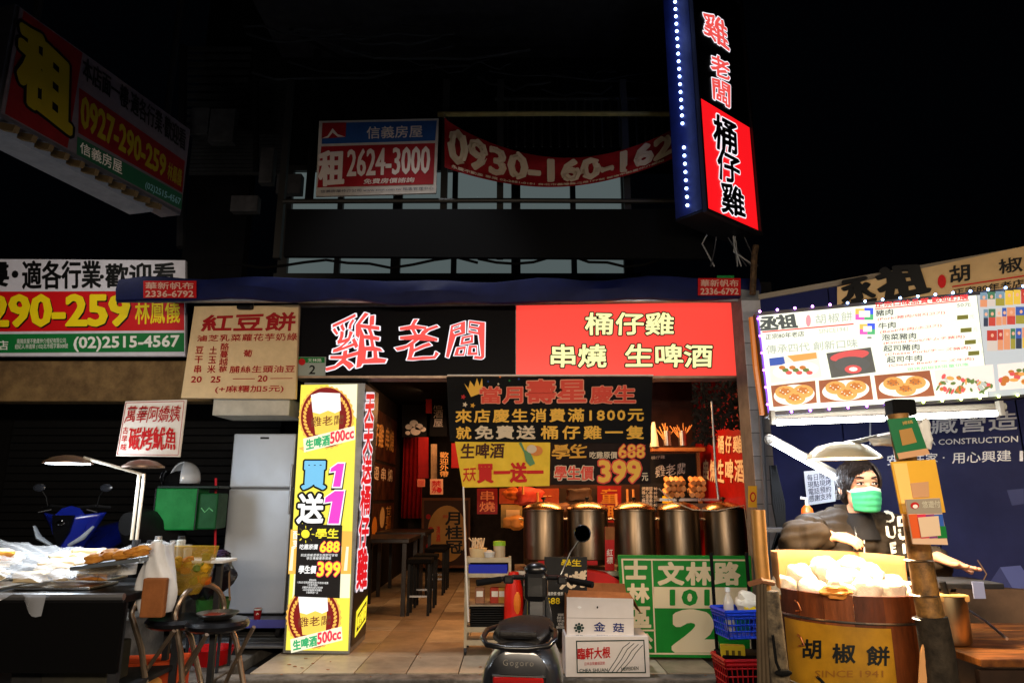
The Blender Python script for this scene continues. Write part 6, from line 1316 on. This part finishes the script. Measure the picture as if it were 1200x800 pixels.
# ================================================================== SIDE COUNTER WITH STEEL POT
sc_ = T('side_counter', 'worn wooden counter boards under the steel pot beside the pole', 'counter', (2.25, 3.3, 0))
wo = M('counter_wood', (150, 92, 40), .45, var=.55, scale=5, stretch=(1, 5, 1), bump=.2, col2=(70, 38, 18))
for k in range(4): B().box((.25, -.3 + k * .2, .86), (1.3, .19, .03), bev=.004).build('plank', wo, sc_)
B().box((.25, -.36, .72), (1.3, .03, .22)).build('front_board', M('counter_edge', (50, 34, 24), .6, var=.4), sc_)
B().box((.3, -.3, .55), (1.2, .3, .02)).build('steel_shelf', steel, sc_)
for x in (-.35, .85): B().box((x, .2, .42), (.05, .05, .84)).build('leg', dgrey, sc_)
c = P(1126, 744, 3.12)
sp = T('steel_pot', 'small steel pot with dark handles on the wooden counter', 'pot', (c.x, 3.2, .88)); sp.scale = (1, 1, 1)
hpt = P(1126, 697, 3.2).z - .88
B().lathe([(0, 0), (.078, 0), (.084, .01), (.084, hpt), (.088, hpt + .004), (.08, hpt + .004), (.078, .012), (0, .012)], n=36).build('body', M('pot_bright', (206, 180, 140), .3, 1, var=.2, scale=5, stretch=(6, 6, .5)), sp, smooth=True)
B().box((0, -.02, hpt - .005), (.14, .1, .03), bev=.008).build('bread_strip', M('bread_pale', (222, 170, 100), .6), sp)
B().tube([(.0, -.03, hpt - .04), (-.02, -.03, hpt + .06)], .014).build('tongs', black, sp)
gb = T('griddle_board', 'flat dark griddle tray above the steel pot under the open hand', 'tray', P(1118, 681, 3.3)); B().box((0, 0, -.005), (.28, .26, .025), bev=.005).build('tray', dgrey, gb); B().box((0.02, -.135, -.02), (.05, .006, .07)).build('blue_tag', M('tag_blue', (150, 160, 200), .5), gb); B().tube([(.0, 0, -.02), (.0, .12, -.2), (0.02, .14, P(1118, 681, 3.3).z * -1 + .88)], .01).build('stand', dgrey, gb)
wl2 = T('low_brown_wall', 'low brown board wall at the foot of the hoarding', 'wall', (3.3, 4.3, 0)); B().box((-.2, -.25, .5), (2.4, .06, .96), rz=rad(-38)).build('board', M('brown_board', (84, 62, 44), .7, var=.5, scale=4), wl2)
o = B().tube([P(1137, 716, 3.5), P(1158, 730, 3.3), P(1180, 748, 3.1)], .006).build('wire', steel); flat(o, 'thin metal wire slanting beside the steel pot', 'wire')
rp = T('rope_bundle', 'bundle of pale rope hanging at the foot of the stall pole', 'rope', P(1085, 760, 2.85))
for k in range(7): B().tube([P(1086 + k % 3, 742, 2.78) - rp.location, P(1080 + k * 1.6, 765, 2.78) - rp.location, P(1078 + k * 2.2, 800, 2.78) - rp.location], .006, n=5).build('strand', M('rope_pale', (190, 140, 90), .8), rp)
# ================================================================== PERSON
def remesh(b, name, mat, parent, vox, smooth_it=4, disp=None):
    o = b.build('tmp_' + name, mat); md = o.modifiers.new('r', 'REMESH'); md.mode = 'VOXEL'; md.voxel_size = vox
    if smooth_it: m2 = o.modifiers.new('s', 'SMOOTH'); m2.factor = .5; m2.iterations = smooth_it
    bpy.context.view_layer.update(); dg = bpy.context.evaluated_depsgraph_get(); me = bpy.data.meshes.new_from_object(o.evaluated_get(dg))
    bpy.data.objects.remove(o)
    if disp:
        ns = [v.normal.copy() for v in me.vertices]
        for v, n_ in zip(me.vertices, ns): v.co += n_ * disp(v.co)
    me.polygons.foreach_set('use_smooth', [True] * len(me.polygons)); me.name = name
    r = bpy.data.objects.new(name, me); COL.objects.link(r); r.parent = parent
    if not me.materials: me.materials.append(mat)
    return r
HC = P(1008, 572, 3.82)
PS = 1.24
pe = T('person', 'person in a black jacket and green face mask selling buns behind the barrel', 'person', (HC.x, 3.86, 0)); O = pe.location.copy(); pe.scale = (PS, PS, PS)
skin = M('skin', (208, 150, 118), .5, var=.06, scale=14); skin.node_tree.nodes['Principled BSDF'].inputs['Subsurface Weight'].default_value = .12; skin.node_tree.nodes['Principled BSDF'].inputs['Subsurface Radius'].default_value = (.01, .004, .002)
def R_(v): return (Vector(v) - O) / PS
hc = R_(HC); hy = Matrix.Rotation(rad(-4), 3, 'Z')
def hv(x, y, z_): return hc + hy @ Vector((x, y, z_))
b = B()
def eb(c, r, tgt=b): tgt.ball(c, 1, 20, r)
eb(hv(0, .012, .03), (.074, .09, .088)); eb(hv(0, -.01, -.03), (.06, .07, .075)); eb(hv(0, -.035, -.07), (.035, .038, .035)); eb(hv(0, -.05, .045), (.055, .035, .035))
eb(hv(.035, -.055, -.02), (.026, .022, .022)); eb(hv(-.035, -.055, -.02), (.026, .022, .022))
b.tube([hv(0, -.078, .012), hv(0, -.09, -.012), hv(0, -.096, -.026)], [.009, .011, .013], n=8); eb(hv(0, -.084, -.055), (.022, .012, .008)); eb(hv(0, -.085, -.045), (.02, .01, .006))
for sg in (-1, 1): eb(hv(sg * .077, .012, -.005), (.01, .018, .03))
b.tube([hv(0, .02, -.05), hv(0, .05, -.1), hv(0, .085, -.15)], [.05, .05, .06], n=16)
sh = hc.z - .135; TY = .085  # shoulder height
sL, sR = Vector((-.17, TY, sh - .05)), Vector((.17, TY, sh - .05))
b.loft([[(w * math.cos(a) + ox, d * math.sin(a) + TY, z_) for a in [k / 20 * math.tau for k in range(20)]] for z_, w, d, ox in ((sh - .5, .15, .1, 0), (sh - .38, .13, .09, 0), (sh - .22, .15, .1, 0), (sh - .1, .165, .1, 0), (sh - .01, .15, .075, 0), (sh + .03, .08, .06, 0))])
for sg in (-1, 1): b.tube([(sg * .09, .03, sh - .45), (sg * .1, .02, .4), (sg * .1, .04, .08)], [.08, .055, .035], n=12); b.tube([(sg * .1, .07, .03), (sg * .1, -.1, .03)], [.035, .03], n=10)
elL, wrL, haL = R_(P(936, 634, 3.74)), R_(P(976, 628, 3.6)), R_(P(980, 627, 3.62))
elR, wrR, haR = R_(P(1085, 668, 3.75)), R_(P(1100, 653, 3.5)), R_(P(1118, 660, 3.4))
ar_ = []
for s_, e_, w_ in ((sL, elL, wrL), (sR, elR, wrR)): b.tube([s_, (s_ + e_) / 2, e_, (e_ + w_) / 2, w_], [.05, .042, .036, .033, .025], n=12)
def hand(b, w, d, up, fingers, size=1.0, curl=.3):
    d = d.normalized(); s_ = d.cross(up).normalized(); n_ = s_.cross(d).normalized()
    pts_ = []
    b.loft([[w + d * (t * size) + s_ * (ww * math.cos(a) * size) + n_ * (th * math.sin(a) * size) for a in [k / 14 * math.tau for k in range(14)]] for t, ww, th in ((-.01, .024, .02), (.02, .03, .018), (.05, .038, .016), (.085, .04, .014))])
    for i, (L, off) in enumerate(zip((.07, .078, .073, .056), (-.03, -.01, .011, .03))):
        base = w + (d * .08 + s_ * off) * size; sp_ = s_ * (off * fingers); c_ = curl * (1 + .15 * i)
        d1 = (d + sp_ - n_ * c_ * .4).normalized(); d2 = (d + sp_ - n_ * c_ * 1.3).normalized(); d3 = (d + sp_ - n_ * c_ * 2.2).normalized()
        p1 = base + d1 * L * .42 * size; p2 = p1 + d2 * L * .33 * size; p3 = p2 + d3 * L * .27 * size
        b.tube([base - d * .02, base, p1, p2, p3], [.0095 * size, .0095 * size, .0088 * size, .008 * size, .0062 * size], n=8)
    t0_ = w + (d * .025 - s_ * .028) * size; t1_ = t0_ + (d * .03 - s_ * .026 - n_ * .008) * size; t2_ = t1_ + (d * .032 - s_ * .008 - n_ * .01) * size
    b.tube([t0_ - d * .01, t0_, t1_, t2_], [.012 * size, .013 * size, .0105 * size, .008 * size], n=8)
hand(b, wrL, (R_(P(1002, 633, 3.54)) - wrL), Vector((-.1, -.6, 1)), 2.6, .78, .5)
hand(b, wrR, (R_(P(1138, 668, 3.3)) - wrR), Vector((.25, -1, .55)), 2.2, 1.12, -.12)
body = remesh(b, 'body', skin, pe, .0052, 2)
# jacket
jk = M('jacket_olive_black', (44, 36, 27), .75, var=.2, scale=6, bump=.2, spec=.12)
b = B()
b.loft([[(w * math.cos(a), d * math.sin(a) + TY, z_) for a in [k / 24 * math.tau for k in range(24)]] for z_, w, d in ((sh - .5, .2, .14), (sh - .38, .215, .15), (sh - .22, .22, .155), (sh - .1, .22, .15), (sh - .03, .2, .125), (sh + .025, .13, .1), (sh + .045, .085, .08))])
for s_, e_, w_ in ((sL, elL, wrL), (sR, elR, wrR)):
    m1 = (s_ + e_) / 2; m2_ = (e_ + w_) / 2; dd = (w_ - e_).normalized()
    b.tube([Vector((s_.x * .6, TY, s_.z + .02)), s_, m1, e_, m2_, w_ - dd * .03, w_ - dd * .0], [.07, .082, .085, .083, .072, .054, .036], n=14)
    b.ball(e_, .082, 14)
def fold(c): return .006 * math.sin(c.z * 46 + c.x * 31 + c.y * 11) + .0045 * math.sin(c.x * 83 - c.z * 53 + c.y * 37) + .003 * math.sin(c.z * 131 + c.y * 60 + c.x * 20)
jacket = remesh(b, 'jacket', jk, pe, .0075, 5, fold)
bvh = BVHTree.FromPolygons([v.co[:] for v in jacket.data.vertices], [tuple(f.vertices) for f in jacket.data.polygons])
def onjacket(x, y, off=.004):
    a_, b_ = ray(x, y); d = Vector((a_, 1, b_)).normalized(); h_ = bvh.ray_cast(R_((0, 0, H)), d)
    return (h_[0] + h_[1] * off) if h_[0] else None
jw = M('jacket_print', (220, 212, 196), .55)
def jtext(body, c0, ux, uy, r):  # c0 = origin px, ux = px vector along the word, uy = px vector up the letters
    vs, fs, be = glyphs(body); X0 = min(v[0] for v in vs); X1 = max(v[0] for v in vs); Y0_ = min(v[1] for v in vs); Y1_ = max(v[1] for v in vs)
    def m_(v):
        a = (v[0] - X0) / (X1 - X0); d = (v[1] - Y0_) / (Y1_ - Y0_); return (c0[0] + ux[0] * a + uy[0] * d, c0[1] + ux[1] * a + uy[1] * d)
    pv = [m_(v) for v in vs]; b = B(); polys = [[pv[i] for i in f] for f in fs]
    for (e0, e1) in be: polys.append(hull([(pv[e][0] + r * math.cos(t), pv[e][1] + r * math.sin(t)) for e in (e0, e1) for t in [k / 8 * math.tau for k in range(8)]]))
    for i, pl3 in enumerate(polys):
        w3 = [onjacket(x, y, .006 + .0002 * (i % 9)) for x, y in pl3]
        if all(w3) and max((a - w3[0]).length for a in w3) < .06: b.bm.faces.new([b.bm.verts.new(v) for v in w3])
    b.build('chest_lettering', jw, jacket, recalc=False)
jtext('D\nU\nE', (1041, 648), (11, -1), (-5, -47), .9); jtext('D\nU\nI', (1056, 648), (10, -1), (-4, -42), .9)
for pts in ([(1001, 614), (1003, 628), (1000, 644)], [(1010, 618), (1012, 632), (1013, 650)]):
    w3 = [onjacket(x, y, .004) for x, y in pts]
    if all(w3): B().tube(w3, .003, n=5).build('zip', steel, jacket)
B().lathe([(.062, -.0), (.078, .0), (.072, .035), (.062, .035)], c=Vector((0, TY - .02, sh + .03)), n=30, sy=.95).build('collar', jk, jacket, smooth=True)
B().loft([[(w * math.cos(a), d * math.sin(a) + .04, z_) for a in [k / 20 * math.tau for k in range(20)]] for z_, w, d in ((sh - .08, .09, .12), (sh + .0, .07, .095), (sh + .03, .06, .085))]).build('tshirt', M('tshirt_black', (22, 20, 20), .8), pe, smooth=True)
trs = B()
for sg in (-1, 1): trs.tube([(sg * .09, .03, sh - .42), (sg * .1, .02, .4), (sg * .1, .04, .08)], [.11, .08, .06], n=14)
trs.build('trousers', matt, pe, smooth=True); 
# hair: cap with a fringe swept across
hm_ = M('hair_black', (22, 14, 11), .55, spec=.3)
b = B(); eb(hv(0, .026, .04), (.085, .094, .088), b); eb(hv(0, .045, -.01), (.08, .07, .08), b)
hair = remesh(b, 'hair', hm_, pe, .005, 2)
b = B(); rr = random.Random(2)
for k in range(420):  # locks falling from a side parting over a fringe, the sides and the nape
    th = rr.uniform(-2.5, 2.5)  # azimuth from the face, + = viewer's right
    part = (.035 + rr.uniform(-.012, .012), -.01 + rr.uniform(-.04, .05), .135)
    fr0 = abs(th) < .75
    if fr0: end = (-.078 + .1 * (th + .75) / 1.5 * rr.uniform(.6, 1.1) - .0, -.088 + .02 * abs(th), .052 + .03 * (th + .75) / 1.5 + rr.uniform(-.008, .008))
    else: end = (.088 * math.sin(th) * rr.uniform(.94, 1.04), .03 - .1 * math.cos(th) * 1.0, rr.uniform(-.05, -.015) if abs(th) > 1.2 else .0 + rr.uniform(-.02, .01))
    pts = []
    for j in range(7):
        t_ = j / 6; x = part[0] * (1 - t_) + end[0] * t_; y = part[1] * (1 - t_) + end[1] * t_; z_ = part[2] * (1 - t_) + end[2] * t_
        v = Vector((x / .089, (y - .012) / .1, (z_ - .035) / .096)); m = v.length
        if m < 1.0 or j < 5: f_ = 1.0 / max(m, .2); x, y, z_ = x * f_, .012 + (y - .012) * f_, .035 + (z_ - .035) * f_
        pts.append(hv(x, y, z_) + Vector((rr.uniform(-.001, .001), rr.uniform(-.001, .001), rr.uniform(-.001, .001))))
    b.tube(pts, [.003, .0042, .0045, .0042, .0038, .003, .0012], n=5)
b.build('hair_locks', hm_, hair, smooth=True)
# eyes, brows
ew = M('eye_white', (226, 216, 206), .2); ei = M('iris_brown', (26, 14, 10), .1)
for sg in (-1, 1):
    e_ = B().ball((0, 0, 0), .0125, 14, (1.15, .6, .42)).build('eye', ew, pe, smooth=True); e_.location = hv(sg * .031, -.0785, .018)
    i_ = B().ball((0, 0, 0), .0058, 12, (1, .5, .85)).build('iris', ei, e_, smooth=True); i_.location = (.002, -.0062, 0)
    B().tube([hv(sg * .017, -.0855, .017 + .006), hv(sg * .032, -.088, .0248), hv(sg * .047, -.08, .020)], .003, n=6).build('eyelid', ei, pe)
    B().tube([hv(sg * .016, -.086, .042), hv(sg * .034, -.086, .048), hv(sg * .052, -.074, .043)], [.003, .0036, .002], n=6).build('eyebrow', hm_, pe)
def maskf(u, v):
    X = (u - .5) * 2; w = .067 * (1 - .1 * abs(v - .5) - .12 * v); z_ = -.006 - .088 * v + .012 * (1 - abs(X)) * (1 - v) - .008 * v * (1 - X * X)
    prof = .112 - .01 * (v - .35) ** 2 * 4 ; y = -(prof * (1 - .52 * abs(X) ** 2.2)) + .0018 * math.sin(v * 26); return hv(X * w, y, z_)
B().grid(maskf, 24, 20).build('face_mask', M('mask_green', (58, 150, 104), .7, var=.06), pe, smooth=True, solid=.0015)
def maskt(u, v): q_ = maskf(u, v * .14); return q_ + Vector((0, -.002, .0015))
B().grid(maskt, 24, 3).build('mask_edge', M('mask_pale', (196, 214, 196), .7), pe, smooth=True)
for sg in (-1, 1): B().tube([hv(sg * .062, -.055, -.018), hv(sg * .078, -.01, .0), hv(sg * .08, .01, .012)], .0018, n=5).build('mask_loop', white, pe)
# ================================================================== FOREGROUND SCOOTER
fs_ = T('parked_scooter', 'dark grey scooter seen from behind with red tail lamp and black grab rail', 'scooter', (.035, 3.62, 0), rz=rad(-7))
sb = M('scooter_graphite', (34, 36, 41), .3, .3, coat=.5); sd_ = M('scooter_black', (14, 14, 16), .3, coat=.3)
def ring(y, w, z0, z1, ox=0, e=.75, n=20):
    cz, h_ = (z0 + z1) / 2, (z1 - z0) / 2; out = []
    for k in range(n):
        a = k / n * math.tau; c_, s_ = math.cos(a), math.sin(a); tw_ = 1 - .16 * s_
        out.append((ox + math.copysign(abs(c_) ** e, c_) * w * tw_, y, cz + math.copysign(abs(s_) ** e, s_) * h_))
    return out
B().loft([ring(-.035, .12, .5, .72), ring(-.02, .165, .42, .77), ring(.03, .195, .36, .8), ring(.2, .205, .34, .81), ring(.45, .19, .32, .8), ring(.65, .15, .3, .76), ring(.72, .12, .3, .7)]).build('tail_body', sb, fs_, smooth=True)
B().loft([ring(.03, .1, .775, .83, e=.8), ring(.1, .145, .77, .865), ring(.3, .155, .77, .87), ring(.45, .145, .77, .85), ring(.62, .12, .76, .83), ring(.72, .06, .75, .8)]).build('seat', M('seat_vinyl', (24, 22, 22), .42, bump=.2, scale=80), fs_, smooth=True)
B().tube([(-.13, .25, .83), (-.175, .1, .835), (-.18, -.02, .82), (-.15, -.075, .80), (-.05, -.095, .79), (.05, -.095, .79), (.15, -.075, .80), (.18, -.02, .82), (.175, .1, .835), (.13, .25, .83)], .013, n=10).build('grab_rail', sd_, fs_, smooth=True)
B().box((0, -.055, .845), (.19, .04, .035), bev=.014).build('backrest_pad', M('seat_vinyl', (24, 22, 22), .42), fs_)
B().box((0, -.036, .635), (.25, .03, .034), bev=.01).build('tail_lamp', M('tail_red', (150, 14, 14), .12, emit=.22, ecol=(200, 30, 24), coat=1), fs_)
B().box((0, -.03, .635), (.27, .03, .05), bev=.008).build('lamp_frame', sd_, fs_)
vs, fcs, be = glyphs('Gogoro', 1, 1.25); x0 = min(v[0] for v in vs); x1 = max(v[0] for v in vs); k_ = .15 / (x1 - x0)
me = bpy.data.meshes.new('rear_lettering'); me.from_pydata([((v[0] - (x0 + x1) / 2) * k_, -.0395 , .70 + v[1] * k_) for v in vs], [], fcs); me.materials.append(M('chrome_letter', (210, 205, 196), .2, .8)); o = bpy.data.objects.new('rear_lettering', me); COL.objects.link(o); o.parent = fs_
B().box((0, .02, .4), (.2, .012, .14)).build('number_plate', white, fs_); B().loft([ring(.0, .06, .3, .42), ring(-.08, .07, .2, .3)]).build('mudguard', sd_, fs_)
w = B().lathe([(.13, -.04), (.2, -.055), (.235, -.03), (.245, 0), (.235, .03), (.2, .055), (.13, .04)], ax='x', n=32).build('wheel', matt, fs_, smooth=True); w.location = (0, .17, .245); rim_ = B().lathe([(.0, -.03), (.13, -.035), (.13, .035), (0, .03)], ax='x', n=24).build('rim', alu, w)
B().loft([ring(.6, .16, .26, .34), ring(1.0, .16, .26, .34)]).build('floorboard', sd_, fs_, smooth=True)
B().loft([ring(1.02, .1, .28, .5), ring(1.03, .105, .4, .9), ring(1.1, .07, .6, 1.0)]).build('leg_shield', sb, fs_, smooth=True)
B().box((.0, .98, .64), (.12, .05, .62), bev=.02, rx=rad(-6)).build('inner_column', M('column_blue_grey', (16, 19, 25), .35, coat=.3), fs_)
B().box((0, .95, .95), (.15, .12, .17), bev=.03).build('instrument_pod', sd_, fs_); B().ball((0, .95, 1.05), .075, 16, (1, .8, .6)).build('display_hood', sd_, fs_, smooth=True)
for sg in (-1, 1):
    B().tube([(0, .96, 1.0), (sg * .14, .95, 1.0), (sg * .24, .9, .99)], .016, n=8).build('handlebar', sd_, fs_); B().tube([(sg * .22, .91, .99), (sg * .36, .84, .975)], .02, n=10).build('grip', matt, fs_, smooth=True)
    B().tube([(sg * .2, .97, .99), (sg * .33, .93, .965)], .006).build('brake_lever', dgrey, fs_)
    w3 = B().box((sg * .17, .92, .99), (.06, .05, .05), bev=.01).build('switch_block', sd_, fs_)
B().tube([(.16, .96, 1.02), (.22, .98, 1.15), (.285, .98, 1.24)], .007).build('mirror_stalk', sd_, fs_)
o = B().ball((0, 0, 0), .056, 20, (1, .35, 1)).build('mirror', sd_, fs_, smooth=True); o.location = (.3, .98, 1.27); B().lathe([(0, 0), (.047, 0), (.05, .004)], ax='y', n=24).build('mirror_glass', M('mirror_glass', (190, 200, 210), .02, 1), o).location = (0, -.026, 0)
w = B().lathe([(.12, -.04), (.19, -.05), (.235, 0), (.19, .05), (.12, .04)], ax='x', n=28).build('wheel', matt, fs_); w.location = (0, 1.3, .235)
B().tube([(0, 1.3, .235), (0, 1.15, .75)], .03).build('fork', dgrey, fs_); B().loft([ring(1.15, .05, .42, .5), ring(1.3, .07, .46, .54), ring(1.5, .05, .4, .46)]).build('front_mudguard', sb, fs_, smooth=True)
B().tube([(.1, .3, .1), (.2, .32, .02)], .01).build('side_stand', dgrey, fs_)
